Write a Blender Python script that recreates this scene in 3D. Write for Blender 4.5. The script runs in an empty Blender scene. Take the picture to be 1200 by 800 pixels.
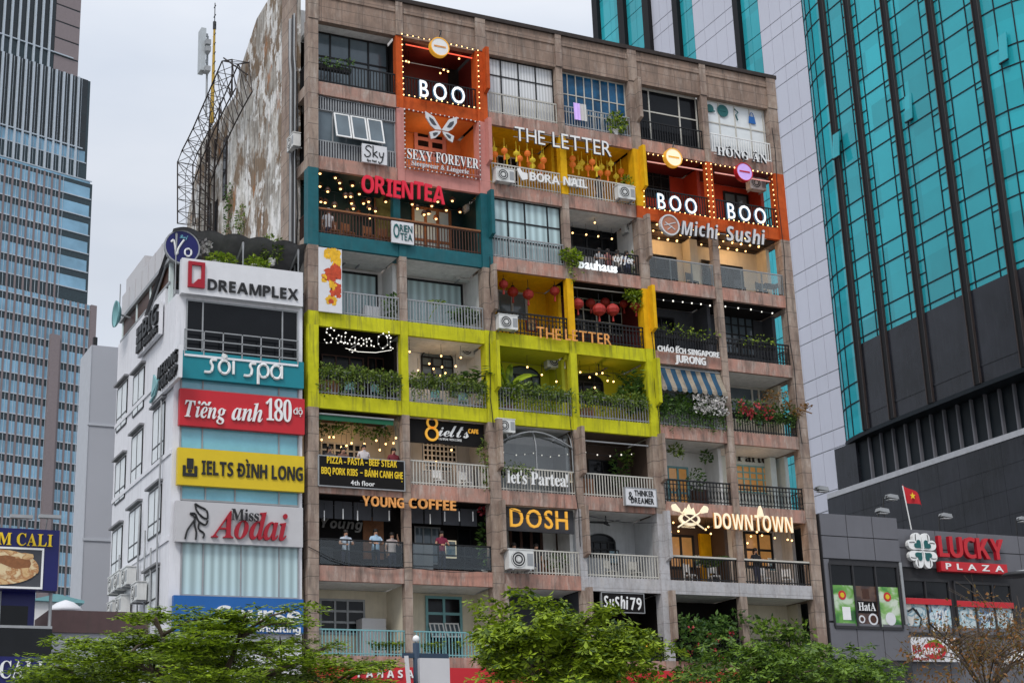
import bpy, bmesh, math, random, unicodedata
from mathutils import Vector, Matrix
random.seed(7)
R = math.radians
scene = bpy.context.scene
col = scene.collection

# ------------------------------------------------------------------ camera
F, YAW, PIT, ROL = 1884.0, 0.469048, 0.303626, -0.0389374
CAM = Vector((-19.598, -54.843, 1.706))
fwd = Vector((math.sin(YAW)*math.cos(PIT), math.cos(YAW)*math.cos(PIT), math.sin(PIT)))
r0 = Vector((math.cos(YAW), -math.sin(YAW), 0)); u0 = r0.cross(fwd)
rgt = math.cos(ROL)*r0 + math.sin(ROL)*u0
upv = -math.sin(ROL)*r0 + math.cos(ROL)*u0
cd = bpy.data.cameras.new('camera'); cam = bpy.data.objects.new('camera', cd); col.objects.link(cam)
cd.sensor_width = 36; cd.lens = 36*F/1200; cd.clip_start = 0.5; cd.clip_end = 3000
M = Matrix((rgt, upv, -fwd)).transposed().to_4x4(); M.translation = CAM
cam.matrix_world = M
scene.camera = cam

# ------------------------------------------------------------------ sky, sun, exposure
SUN = Vector((-0.62, -0.62, 1.0)).normalized()          # towards the sun
w = bpy.data.worlds.new('World'); scene.world = w; w.use_nodes = True
nt = w.node_tree; N = nt.nodes; L = nt.links
bg = N['Background']; bg.inputs['Strength'].default_value = 0.1
sky = N.new('ShaderNodeTexSky'); sky.sky_type = 'NISHITA'; sky.sun_disc = False
sky.sun_elevation = math.asin(SUN.z); sky.sun_rotation = math.atan2(SUN.x, SUN.y)
tc = N.new('ShaderNodeTexCoord'); sep = N.new('ShaderNodeSeparateXYZ'); L.new(tc.outputs['Generated'], sep.inputs[0])
def lin(k, c):
    q = N.new('ShaderNodeMath'); q.operation = 'MULTIPLY_ADD'; q.inputs[1].default_value = k; q.inputs[2].default_value = c; L.new(sep.outputs[2], q.inputs[0]); return q
mr = N.new('ShaderNodeMath'); mr.operation = 'MAXIMUM'; L.new(lin(-1.0, 1.2).outputs[0], mr.inputs[0]); L.new(lin(1.15, .48).outputs[0], mr.inputs[1])
mp = N.new('ShaderNodeMapping'); mp.inputs['Scale'].default_value = (1.6, 1.6, 5.0); L.new(tc.outputs['Generated'], mp.inputs[0])
nz = N.new('ShaderNodeTexNoise'); nz.inputs['Scale'].default_value = 1.5; nz.inputs['Detail'].default_value = 5; nz.inputs['Roughness'].default_value = .5
L.new(mp.outputs[0], nz.inputs['Vector'])
cr = N.new('ShaderNodeValToRGB'); cr.color_ramp.elements[0].position = .3; cr.color_ramp.elements[1].position = .72
cr.color_ramp.elements[0].color = (5.2, 5.85, 6.9, 1); cr.color_ramp.elements[1].color = (8.1, 8.3, 8.7, 1)
L.new(nz.outputs['Fac'], cr.inputs[0])
mul = N.new('ShaderNodeVectorMath'); mul.operation = 'SCALE'; L.new(cr.outputs[0], mul.inputs[0]); L.new(mr.outputs[0], mul.inputs['Scale'])
mx = N.new('ShaderNodeMixRGB'); mx.inputs[0].default_value = 0.88
L.new(sky.outputs[0], mx.inputs[1]); L.new(mul.outputs[0], mx.inputs[2]); L.new(mx.outputs[0], bg.inputs['Color'])

sl = bpy.data.lights.new('sun', 'SUN'); sl.energy = 1.5; sl.angle = R(18); sl.color = (1.0, .965, .92)
so = bpy.data.objects.new('sun', sl); col.objects.link(so); so.location = (-60, -60, 90)
so.rotation_euler = (-SUN).to_track_quat('-Z', 'Y').to_euler()

vs = scene.view_settings
scene.display_settings.display_device = 'sRGB'
vs.view_transform = 'Standard'; vs.look = 'None'; vs.gamma = 1; vs.use_curve_mapping = False
vs.exposure = 0.28
scene.cycles.max_bounces = 6; scene.cycles.transparent_max_bounces = 12

# ------------------------------------------------------------------ pixel of the 1200x800 photograph -> point on a real plane
def ray(x, y): return fwd + rgt*((x-600)/F) - upv*((y-400)/F)
def P(x, y, Y=0.0):
    d = ray(x, y); return CAM + d*((Y-CAM.y)/d.y)
def PX(x, y, X):
    d = ray(x, y); return CAM + d*((X-CAM.x)/d.x)
def RC(a, b, c, d, Y=0.0):                     # pixel rectangle -> x0,x1,z0,z1 on the plane Y
    my, mxx = (b+d)/2, (a+c)/2
    return P(a, my, Y).x, P(c, my, Y).x, P(mxx, d, Y).z, P(mxx, b, Y).z

# ------------------------------------------------------------------ materials
MATS = {}
def mat(name, c, rough=.75, metal=0., emit=None, es=0., var=.12, vscale=3., streak=0., streak_c=(.05,.045,.04), spec=.35, coat=0., grime=0.):
    if name in MATS: return MATS[name]
    m = bpy.data.materials.new(name); m.use_nodes = True; MATS[name] = m
    t = m.node_tree; n = t.nodes; l = t.links; b = n['Principled BSDF']
    b.inputs['Base Color'].default_value = (*c, 1); b.inputs['Roughness'].default_value = rough; b.inputs['Metallic'].default_value = metal
    b.inputs['Specular IOR Level'].default_value = spec
    if coat: b.inputs['Coat Weight'].default_value = coat; b.inputs['Coat Roughness'].default_value = .04
    if emit:
        b.inputs['Emission Color'].default_value = (*emit, 1); b.inputs['Emission Strength'].default_value = es
        try: m.cycles.emission_sampling = 'NONE'
        except Exception: pass
    if var or streak:
        tcn = n.new('ShaderNodeTexCoord'); oi = n.new('ShaderNodeObjectInfo')
        add = n.new('ShaderNodeVectorMath'); add.operation = 'ADD'
        sc = n.new('ShaderNodeMath'); sc.operation = 'MULTIPLY'; sc.inputs[1].default_value = 37.
        l.new(oi.outputs['Random'], sc.inputs[0]); l.new(tcn.outputs['Object'], add.inputs[0]); l.new(sc.outputs[0], add.inputs[1])
        nz = n.new('ShaderNodeTexNoise'); nz.inputs['Scale'].default_value = vscale; nz.inputs['Detail'].default_value = 5; nz.inputs['Roughness'].default_value = .6
        l.new(add.outputs[0], nz.inputs['Vector'])
        mrn = n.new('ShaderNodeMapRange'); mrn.inputs[1].default_value = .25; mrn.inputs[2].default_value = .75
        mrn.inputs[3].default_value = 1-var; mrn.inputs[4].default_value = 1+var
        l.new(nz.outputs['Fac'], mrn.inputs[0])
        vm = n.new('ShaderNodeVectorMath'); vm.operation = 'SCALE'; vm.inputs[0].default_value = c
        l.new(mrn.outputs[0], vm.inputs['Scale']); out = vm.outputs[0]
        if streak:
            mpn = n.new('ShaderNodeMapping'); mpn.inputs['Scale'].default_value = (5., 5., .45); l.new(add.outputs[0], mpn.inputs[0])
            n2 = n.new('ShaderNodeTexNoise'); n2.inputs['Scale'].default_value = 1.2; n2.inputs['Detail'].default_value = 6; n2.inputs['Roughness'].default_value = .65
            l.new(mpn.outputs[0], n2.inputs['Vector'])
            m2 = n.new('ShaderNodeMapRange'); m2.inputs[1].default_value = .5; m2.inputs[2].default_value = .72; m2.inputs[3].default_value = 0; m2.inputs[4].default_value = streak
            l.new(n2.outputs['Fac'], m2.inputs[0])
            mm = n.new('ShaderNodeMixRGB'); l.new(m2.outputs[0], mm.inputs[0]); l.new(out, mm.inputs[1]); mm.inputs[2].default_value = (*streak_c, 1); out = mm.outputs[0]
        l.new(out, b.inputs['Base Color'])
    return m

def stone(name, c1, c2, tile=(.9, .62), vert=True, stain=.55, pale=.4, joint=.55):
    """terrazzo cladding: thin dark joints, patches of two tones, rain streaks and pale lime bloom"""
    m = bpy.data.materials.new(name); m.use_nodes = True; MATS[name] = m
    t = m.node_tree; n = t.nodes; l = t.links; b = n['Principled BSDF']; b.inputs['Roughness'].default_value = .8; b.inputs['Specular IOR Level'].default_value = .2
    tcn = n.new('ShaderNodeTexCoord'); sp = n.new('ShaderNodeSeparateXYZ'); l.new(tcn.outputs['Object'], sp.inputs[0])
    def math_(op, a, bb=None):
        q = n.new('ShaderNodeMath'); q.operation = op
        for i, v in enumerate((a, bb)):
            if v is None: continue
            if isinstance(v, (int, float)): q.inputs[i].default_value = v
            else: l.new(v, q.inputs[i])
        return q.outputs[0]
    def noise(scale, det, sc3, off=0.):
        mpn = n.new('ShaderNodeMapping'); mpn.inputs['Scale'].default_value = sc3; mpn.inputs['Location'].default_value = (off,)*3; l.new(tcn.outputs['Object'], mpn.inputs[0])
        z = n.new('ShaderNodeTexNoise'); z.inputs['Scale'].default_value = scale; z.inputs['Detail'].default_value = det; z.inputs['Roughness'].default_value = .68
        l.new(mpn.outputs[0], z.inputs['Vector']); return z.outputs['Fac']
    def rng(o, a, bb, c, d):
        q = n.new('ShaderNodeMapRange'); q.inputs[1].default_value = a; q.inputs[2].default_value = bb; q.inputs[3].default_value = c; q.inputs[4].default_value = d; l.new(o, q.inputs[0]); return q.outputs[0]
    def mix(f, a, cc):
        q = n.new('ShaderNodeMixRGB')
        l.new(f, q.inputs[0])
        if isinstance(a, tuple): q.inputs[1].default_value = (*a, 1)
        else: l.new(a, q.inputs[1])
        q.inputs[2].default_value = (*cc, 1); return q.outputs[0]
    o = mix(rng(noise(.9, 5, (1, 1, 1)), .38, .62, 0, 1), c1, c2)
    o = mix(rng(noise(1.2, 6, (3.2, 3.2, .9), 5), .5, .7, 0, pale), o, (.52, .47, .42))
    o = mix(rng(noise(1.1, 8, (3.2, 3.2, .55), 9), .47, .72, 0, stain), o, (.085, .07, .06))
    o = mix(rng(noise(9, 3, (1, 1, 1), 2), .5, .75, 0, .35), o, (.19, .13, .11))
    # joints
    zf = math_('ABSOLUTE', math_('SUBTRACT', math_('FRACT', math_('DIVIDE', sp.outputs[2], tile[1])), .5)); jz = math_('GREATER_THAN', zf, .5-.014/tile[1])
    xf = math_('ABSOLUTE', math_('SUBTRACT', math_('FRACT', math_('DIVIDE', math_('ADD', sp.outputs[0], sp.outputs[1]), tile[0])), .5)); jx = math_('GREATER_THAN', xf, .5-.014/tile[0])
    jj = {True: math_('MAXIMUM', jz, jx), False: jz, None: jx}[vert]
    o = mix(math_('MULTIPLY', jj, joint), o, (.07, .06, .055))
    l.new(o, b.inputs['Base Color'])
    return m

def leafmat(name, c1, c2, trans=.3):
    m = bpy.data.materials.new(name); m.use_nodes = True; MATS[name] = m
    t = m.node_tree; n = t.nodes; l = t.links; b = n['Principled BSDF']; b.inputs['Roughness'].default_value = .45; b.inputs['Specular IOR Level'].default_value = .4
    g = n.new('ShaderNodeNewGeometry'); r = n.new('ShaderNodeValToRGB'); l.new(g.outputs['Random Per Island'], r.inputs[0])
    r.color_ramp.elements[0].color = (*c1, 1); r.color_ramp.elements[1].color = (*c2, 1)
    l.new(r.outputs[0], b.inputs['Base Color'])
    tr = n.new('ShaderNodeBsdfTranslucent'); l.new(r.outputs[0], tr.inputs[0]); ms = n.new('ShaderNodeMixShader'); ms.inputs[0].default_value = trans
    l.new(b.outputs[0], ms.inputs[1]); l.new(tr.outputs[0], ms.inputs[2]); l.new(ms.outputs[0], n['Material Output'].inputs[0])
    return m

def glass(name, tint=(1,1,1), gloss=.0, rough=.03):
    m = bpy.data.materials.new(name); m.use_nodes = True; MATS[name] = m
    t = m.node_tree; n = t.nodes; l = t.links; n.remove(n['Principled BSDF'])
    tr = n.new('ShaderNodeBsdfTransparent'); tr.inputs[0].default_value = (*tint, 1)
    gl = n.new('ShaderNodeBsdfGlossy'); gl.inputs['Roughness'].default_value = rough
    fr = n.new('ShaderNodeFresnel'); fr.inputs[0].default_value = 1.5
    ma = n.new('ShaderNodeMath'); ma.use_clamp = True; ma.inputs[1].default_value = gloss; l.new(fr.outputs[0], ma.inputs[0])
    ms = n.new('ShaderNodeMixShader'); l.new(ma.outputs[0], ms.inputs[0]); l.new(tr.outputs[0], ms.inputs[1]); l.new(gl.outputs[0], ms.inputs[2])
    l.new(ms.outputs[0], n['Material Output'].inputs[0]); return m

stone('terrazzo', (.36,.28,.225), (.25,.18,.145), tile=(.9,.66), vert=False, stain=.8, pale=.5, joint=.7)
stone('beam_stone', (.46,.235,.18), (.33,.225,.185), tile=(1.15,9.), vert=None, stain=.85, pale=.6, joint=.35)
stone('parapet_stone', (.31,.22,.17), (.23,.165,.13), tile=(.88,.52), stain=.6, pale=.3)
stone('grey_stone', (.46,.45,.46), (.40,.40,.41), tile=(1.2,.66), vert=False, stain=.45, pale=.3, joint=.3)
mat('teal', (.004,.095,.115), .6, var=.2, streak=.3, streak_c=(.05,.12,.13))
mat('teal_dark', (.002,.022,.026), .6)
mat('lime', (.50,.49,.016), .75, var=.22, vscale=1.6, streak=.8, streak_c=(.16,.15,.035), spec=.15)
mat('lime_wall', (.5,.52,.02), .6, var=.08)
mat('orange', (.48,.082,.016), .7, var=.2, spec=.15, streak=.5, streak_c=(.2,.03,.01))
mat('red_orange', (.36,.032,.010), .6)
mat('maroon', (.085,.008,.008), .6)
mat('pink', (.52,.22,.19), .65, var=.1, streak=.3, streak_c=(.3,.12,.1))
mat('orange_wall', (.6,.19,.05), .6)
mat('yellow', (.70,.385,.008), .7, var=.16, spec=.15, streak=.45, streak_c=(.4,.2,.01))
mat('white_wall', (.74,.73,.71), .8, var=.08, streak=.25, streak_c=(.35,.33,.3))
mat('cream_wall', (.68,.61,.48), .8, var=.08, streak=.2, streak_c=(.3,.25,.2))
mat('grey_wall', (.50,.51,.52), .8, var=.08, streak=.2)
mat('aqua_wall', (.62,.70,.69), .8, var=.06)
mat('dark_grey_wall', (.07,.073,.083), .7, spec=.15)
mat('dark_wall', (.015,.013,.013), .8, spec=.1)
mat('brown_wall', (.09,.06,.045), .7)
mat('ceiling_white', (.74,.73,.71), .85, var=.15, streak=.2)
mat('ceiling_dark', (.035,.022,.018), .7)
mat('black_metal', (.012,.012,.013), .45, metal=.2)
mat('grey_metal', (.30,.31,.32), .5, metal=.1)
mat('cream_metal', (.50,.48,.43), .55)
mat('white_paint', (.75,.75,.74), .5)
mat('wood', (.060,.022,.012), .5, var=.25, vscale=8)
mat('wood_light', (.24,.095,.035), .5, var=.25, vscale=8)
mat('aqua_metal', (.18,.38,.40), .5)
mat('window_dark', (.007,.008,.010), .12, spec=.22, var=.3, vscale=.8)
mat('window_grey', (.10,.13,.15), .08, spec=.6, var=.3, vscale=.8)
mat('window_pale', (.44,.54,.57), .15, spec=.4, var=.12, vscale=.6)
mat('window_sky', (.17,.44,.54), .08, spec=.7, var=.25, vscale=.5)
mat('window_blue', (.012,.075,.16), .15, spec=.3, var=.7, vscale=1.8)
mat('mural', (.16,.16,.05), .7, var=.6, vscale=3)
def fold_shades(name, c, k=7., amp=.25, coat=.5):  # shade of curtain folds painted as colour bands on a flat pane
    m = mat(name, c, .5, var=0, coat=coat); t = m.node_tree; n = t.nodes; l = t.links; b = n['Principled BSDF']
    tcn = n.new('ShaderNodeTexCoord'); wv = n.new('ShaderNodeTexWave'); wv.bands_direction = 'X'; wv.inputs['Scale'].default_value = k*.3; wv.inputs['Distortion'].default_value = 5.; wv.inputs['Detail'].default_value = 2; wv.inputs['Detail Scale'].default_value = .6
    mp_ = n.new('ShaderNodeMapping'); mp_.inputs['Scale'].default_value = (1.2, 1.2, .08); l.new(tcn.outputs['Object'], mp_.inputs[0]); l.new(mp_.outputs[0], wv.inputs['Vector'])
    r = n.new('ShaderNodeMapRange'); r.inputs[3].default_value = 1-amp; r.inputs[4].default_value = 1.; l.new(wv.outputs['Fac'], r.inputs[0])
    vm = n.new('ShaderNodeVectorMath'); vm.operation = 'SCALE'; vm.inputs[0].default_value = c; l.new(r.outputs[0], vm.inputs['Scale']); l.new(vm.outputs[0], b.inputs['Base Color'])
fold_shades('curtain', (.70,.71,.72), 6., .3); fold_shades('curtain_aqua', (.50,.66,.68), 2.6, .4)
mat('paper', (.66,.69,.70), .6, var=.06, coat=.5)
mat('window_warm', (.16,.08,.03), .1, emit=(1,.5,.15), es=.16, spec=.5, var=.6, vscale=2.)
glass('clear_glass', (.88,.92,.92), .0)
glass('tent_glass', (.62,.66,.66), .08, .08)
mat('plastic_white', (.66,.66,.64), .5, var=.08, streak=.2)
mat('fan_dark', (.03,.03,.033), .6)
mat('bulb', (.9,.7,.4), .4, emit=(1,.56,.20), es=3.2, var=0)
mat('bulb_white', (.9,.9,.85), .4, emit=(1,.93,.8), es=.9, var=0)
mat('bulb_warm', (.9,.6,.3), .4, emit=(1,.55,.2), es=3.2, var=0)
mat('letter_lit', (.9,.9,.9), .4, emit=(.88,.96,1), es=.4, var=0)
mat('letter_edge', (.10,.25,.38), .4, emit=(.1,.4,.8), es=.08, var=0)
mat('letter_white', (.78,.78,.77), .45, var=.04)
mat('letter_silver', (.60,.60,.61), .35, var=.05)
mat('letter_dim', (.30,.29,.28), .5)
mat('letter_black', (.015,.015,.016), .5, var=0)
mat('letter_gold', (.62,.30,.03), .4, emit=(1,.5,.05), es=.28, var=0)
mat('letter_bulbs', (.52,.22,.06), .5, emit=(1,.5,.15), es=.14, var=.75, vscale=9)
mat('letter_cream', (.85,.72,.5), .5, emit=(1,.85,.6), es=.32, var=0)
mat('letter_red', (.55,.012,.035), .4, emit=(1,.02,.07), es=.12, var=0)
mat('sign_red', (.50,.016,.025), .4, var=.05)
mat('sign_teal', (.006,.20,.245), .4, var=.04)
mat('sign_yellow', (.66,.47,.012), .4, var=.04)
mat('sign_white', (.66,.66,.68), .45, var=.05, streak=.1, streak_c=(.45,.45,.45))
mat('sign_grey', (.50,.49,.50), .45, var=.04)
mat('sign_blue', (.012,.11,.36), .4, var=.05)
mat('sign_navy', (.008,.01,.10), .35, var=.06)
mat('sign_black', (.010,.009,.009), .6, var=.1, spec=.12)
mat('letter_yellow', (.80,.55,.02), .45, var=0)
mat('letter_green', (.01,.10,.10), .5, var=0)
mat('letter_crimson', (.34,.008,.02), .4, var=0)
mat('shop_white', (.70,.70,.73), .75, var=.07, vscale=.8, streak=.42, streak_c=(.42,.42,.44))
mat('shop_shadow', (.10,.10,.11), .7)
mat('roofing', (.13,.13,.135), .6, var=.3, streak=.3, streak_c=(.09,.09,.09))
mat('rust', (.035,.027,.024), .8, var=.3)
mat('antenna_white', (.42,.45,.47), .5)
mat('antenna_yellow', (.42,.26,.03), .5)
mat('pot', (.22,.09,.05), .8); mat('pot_dark', (.03,.03,.032), .7)
mat('skin', (.42,.23,.15), .6, var=.05); mat('hair', (.012,.009,.008), .5, var=.1)
mat('lantern_red', (.36,.032,.025), .6, var=.1); mat('lantern_orange', (.7,.16,.03), .6, emit=(1,.3,.05), es=.12); mat('lantern_yellow', (.68,.52,.03), .6, emit=(1,.8,.1), es=.1)
mat('bark', (.10,.075,.055), .9, var=.3, vscale=6)
leafmat('leaf_dark', (.012,.04,.005), (.36,.50,.025)); leafmat('leaf_mid', (.018,.055,.006), (.36,.48,.025)); leafmat('leaf_cool', (.010,.04,.006), (.21,.34,.035))
leafmat('leaf_vine', (.03,.075,.012), (.24,.32,.05)); leafmat('leaf_deep', (.016,.055,.012), (.12,.22,.035)); leafmat('leaf_dry', (.12,.10,.02), (.30,.12,.03))
leafmat('leaf_lime', (.14,.24,.015), (.32,.42,.03))
leafmat('petal_white', (.6,.55,.55), (.7,.7,.66), .2); leafmat('petal_red', (.35,.02,.03), (.5,.06,.08), .2)

# ------------------------------------------------------------------ mesh collector
ROOTLOC = {}
class MB:
    def __init__(s): s.v = []; s.f = []; s.m = []; s.cur = 0
    def quad(s, *pts):
        i = len(s.v); s.v += [Vector(p) for p in pts]; s.f.append(tuple(range(i, i+len(pts)))); s.m.append(s.cur); return s
    def box(s, x0, x1, y0, y1, z0, z1):
        i = len(s.v)
        s.v += [Vector(p) for p in ((x0,y0,z0),(x1,y0,z0),(x1,y1,z0),(x0,y1,z0),(x0,y0,z1),(x1,y0,z1),(x1,y1,z1),(x0,y1,z1))]
        for f in ((0,3,2,1),(4,5,6,7),(0,1,5,4),(1,2,6,5),(2,3,7,6),(3,0,4,7)): s.f.append(tuple(i+k for k in f)); s.m.append(s.cur)
        return s
    def frame(s, O, U, W, Nn, u0, u1, w0, w1, n0, n1):     # box in a free frame
        i = len(s.v)
        for n in (n0, n1):
            for (a, b) in ((u0,w0),(u1,w0),(u1,w1),(u0,w1)): s.v.append(O + U*a + W*b + Nn*n)
        for f in ((0,3,2,1),(4,5,6,7),(0,1,5,4),(1,2,6,5),(2,3,7,6),(3,0,4,7)): s.f.append(tuple(i+k for k in f)); s.m.append(s.cur)
        return s
    def prism(s, pts, ext):                                 # polygon (3D points) pushed along ext
        n = len(pts); i = len(s.v); pts = [Vector(p) for p in pts]; e = Vector(ext)
        s.v += pts + [p+e for p in pts]
        s.f.append(tuple(range(i+n-1, i-1, -1))); s.f.append(tuple(range(i+n, i+2*n))); s.m += [s.cur]*2
        for k in range(n): s.f.append((i+k, i+(k+1) % n, i+n+(k+1) % n, i+n+k)); s.m.append(s.cur)
        return s
    def tube(s, path, r, n=6, r1=None):
        path = [Vector(p) for p in path]; k = len(path); base = len(s.v)
        for j, p in enumerate(path):
            d = (path[min(j+1, k-1)] - path[max(j-1, 0)]).normalized()
            a = d.orthogonal().normalized(); b = d.cross(a)
            rr = r if r1 is None else r + (r1-r)*j/(k-1)
            for q in range(n): s.v.append(p + (a*math.cos(2*math.pi*q/n) + b*math.sin(2*math.pi*q/n))*rr)
        for j in range(k-1):
            for q in range(n): s.f.append((base+j*n+q, base+j*n+(q+1) % n, base+(j+1)*n+(q+1) % n, base+(j+1)*n+q)); s.m.append(s.cur)
        s.f.append(tuple(base+q for q in range(n-1, -1, -1))); s.f.append(tuple(base+(k-1)*n+q for q in range(n))); s.m += [s.cur]*2
        return s
    def lathe(s, c, prof, n=12, axis='z'):                  # prof: (radius, height)
        base = len(s.v); c = Vector(c)
        for (r, h) in prof:
            for q in range(n):
                a = 2*math.pi*q/n; p = (r*math.cos(a), r*math.sin(a), h)
                if axis == 'y': p = (p[0], -h, p[1])
                if axis == 'x': p = (h, p[0], p[1])
                s.v.append(c + Vector(p))
        for j in range(len(prof)-1):
            for q in range(n): s.f.append((base+j*n+q, base+j*n+(q+1) % n, base+(j+1)*n+(q+1) % n, base+(j+1)*n+q)); s.m.append(s.cur)
        s.f.append(tuple(base+q for q in range(n-1, -1, -1))); s.f.append(tuple(base+(len(prof)-1)*n+q for q in range(n))); s.m += [s.cur]*2
        return s
    def ring(s, c, prof, n=24, axis='y'):                   # closed profile, no caps
        b = len(s.f); s.lathe(c, list(prof)+[prof[0]], n, axis); k = len(s.f); s.f = s.f[:k-2]; s.m = s.m[:k-2]; return s
    def ball(s, c, r, n=8, sz=1.):
        k = max(4, n//2); return s.lathe(c, [(r*math.sin(math.pi*(j+.15)/(k+.3))+1e-4, -r*sz*math.cos(math.pi*(j+.15)/(k+.3))) for j in range(k+1)], n)
    def disc(s, c, r, y0, y1, n=20):
        return s.lathe((c[0], 0, c[1]), [(r, -y0), (r, -y1)], n, 'y')
    def leaf(s, p, d, size, wid=.5, nrm=None):
        d = Vector(d).normalized(); n = Vector(nrm) if nrm else Vector((random.gauss(0,1), random.gauss(0,1), random.gauss(0,1)))
        sd = d.cross(n); sd = sd.normalized() if sd.length > 1e-4 else d.orthogonal().normalized()
        p = Vector(p); q = n.normalized()*size*.08
        return s.quad(p, p+d*size*.5+sd*size*wid*.5-q, p+d*size, p+d*size*.5-sd*size*wid*.5-q)
    def build(s, name, mats, parent=None, smooth=False, loc=None):
        me = bpy.data.meshes.new(name); o = bpy.data.objects.new(name, me)
        if parent: base = ROOTLOC.get(parent.name, Vector((0,0,0)))
        elif loc is not None: base = Vector(loc)
        else: base = Vector((0,0,0))
        me.from_pydata([tuple(p-base) for p in s.v], [], s.f)
        if not isinstance(mats, (list, tuple)): mats = [mats]
        for m in mats: me.materials.append(MATS[m] if isinstance(m, str) else m)
        if len(mats) > 1: me.polygons.foreach_set('material_index', s.m)
        if smooth: me.polygons.foreach_set('use_smooth', [True]*len(s.f))
        me.update(); col.objects.link(o)
        if parent: o.parent = parent
        else: o.location = base
        ROOTLOC[o.name] = base
        return o

def tag(o, label=None, cat=None, group=None, kind=None):
    if label: o['label'] = label
    if cat: o['category'] = cat
    if group: o['group'] = group
    if kind: o['kind'] = kind
    return o
def thing(name, label, cat, loc, group=None):
    o = bpy.data.objects.new(name, None); col.objects.link(o); o.location = loc; o.empty_display_size = .3
    ROOTLOC[o.name] = Vector(loc); return tag(o, label, cat, group)
def copy_tree(o, parent=None):
    c = o.copy(); col.objects.link(c); c.parent = parent
    ROOTLOC[c.name] = ROOTLOC.get(o.name, Vector((0,0,0)))
    for ch in list(o.children): copy_tree(ch, c)
    return c
def dup(o, loc, label, group=None, rz=0., sc=1.):
    c = copy_tree(o); c.location = loc; c.rotation_euler = (0, 0, rz); c.scale = (sc,)*3; c['label'] = label
    if group: c['group'] = group
    elif 'group' in c: del c['group']
    return c
def bulbs(root, pts, r=.05, mt='bulb', name='bulb'):
    b0 = None
    for p in pts:
        if b0 is None:
            mb = MB(); mb.ball((0,0,0), r, 6); b0 = mb.build(name, mt); b0.parent = root; b = b0
        else: b = b0.copy(); col.objects.link(b); b.parent = root; b.scale = (random.uniform(.75,1.12),)*3
        b.location = Vector(p) - ROOTLOC[root.name]
def lamp(root, p, e, c=(1,.6,.28), r=.15):
    l = bpy.data.lights.new('lamp_light', 'POINT'); l.energy = e; l.color = c; l.shadow_soft_size = r
    o = bpy.data.objects.new('lamp_light', l); col.objects.link(o); o.parent = root; o.location = Vector(p) - ROOTLOC[root.name]

# ------------------------------------------------------------------ lettering
STY = {'serif': (0x1D400, 0x1D41A, 0x1D7CE), 'script': (0x1D4D0, 0x1D4EA, 0x1D7CE), 'bolditalic': (0x1D468, 0x1D482, 0x1D7CE),
       'sans': (0x1D5D4, 0x1D5EE, 0x1D7EC), 'slant': (0x1D63C, 0x1D656, 0x1D7EC)}
def styled(ch, sty):
    if sty in STY:
        a, b, d = STY[sty]
        if 'A' <= ch <= 'Z': return chr(a+ord(ch)-65)
        if 'a' <= ch <= 'z': return chr(b+ord(ch)-97)
        if ch.isdigit() and ch.isascii(): return chr(d+ord(ch)-48)
    return ch
GC = {}
def glyph(ch, off=0.):
    k = (ch, off)
    if k not in GC:
        c = bpy.data.curves.new('glyph', 'FONT'); c.body = ch; c.extrude = .5; c.offset = off; c.resolution_u = 3
        o = bpy.data.objects.new('glyph', c); col.objects.link(o)
        dg = bpy.context.evaluated_depsgraph_get(); dg.update()
        m = bpy.data.meshes.new_from_object(o.evaluated_get(dg))
        GC[k] = ([v.co.copy() for v in m.vertices], [tuple(p.vertices) for p in m.polygons])
        bpy.data.objects.remove(o); bpy.data.meshes.remove(m); bpy.data.curves.remove(c)
    return GC[k]
ACC = {'\u0301': [(-.02,.0),(.10,.0),(.22,.16),(.08,.16)], '\u0300': [(.02,.0),(-.10,.0),(-.22,.16),(-.08,.16)],
       '\u0302': [(-.2,0),(-.1,0),(0,.08),(.1,0),(.2,0),(.05,.15),(-.05,.15)], '\u0309': [(-.06,0),(.06,0),(.14,.16),(-.1,.18),(-.1,.12),(.04,.1)],
       '\u0323': [(-.07,-.32),(.07,-.32),(.07,-.18),(-.07,-.18)]}
XU, ZU, NF = Vector((1,0,0)), Vector((0,0,1)), Vector((0,-1,0))
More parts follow.
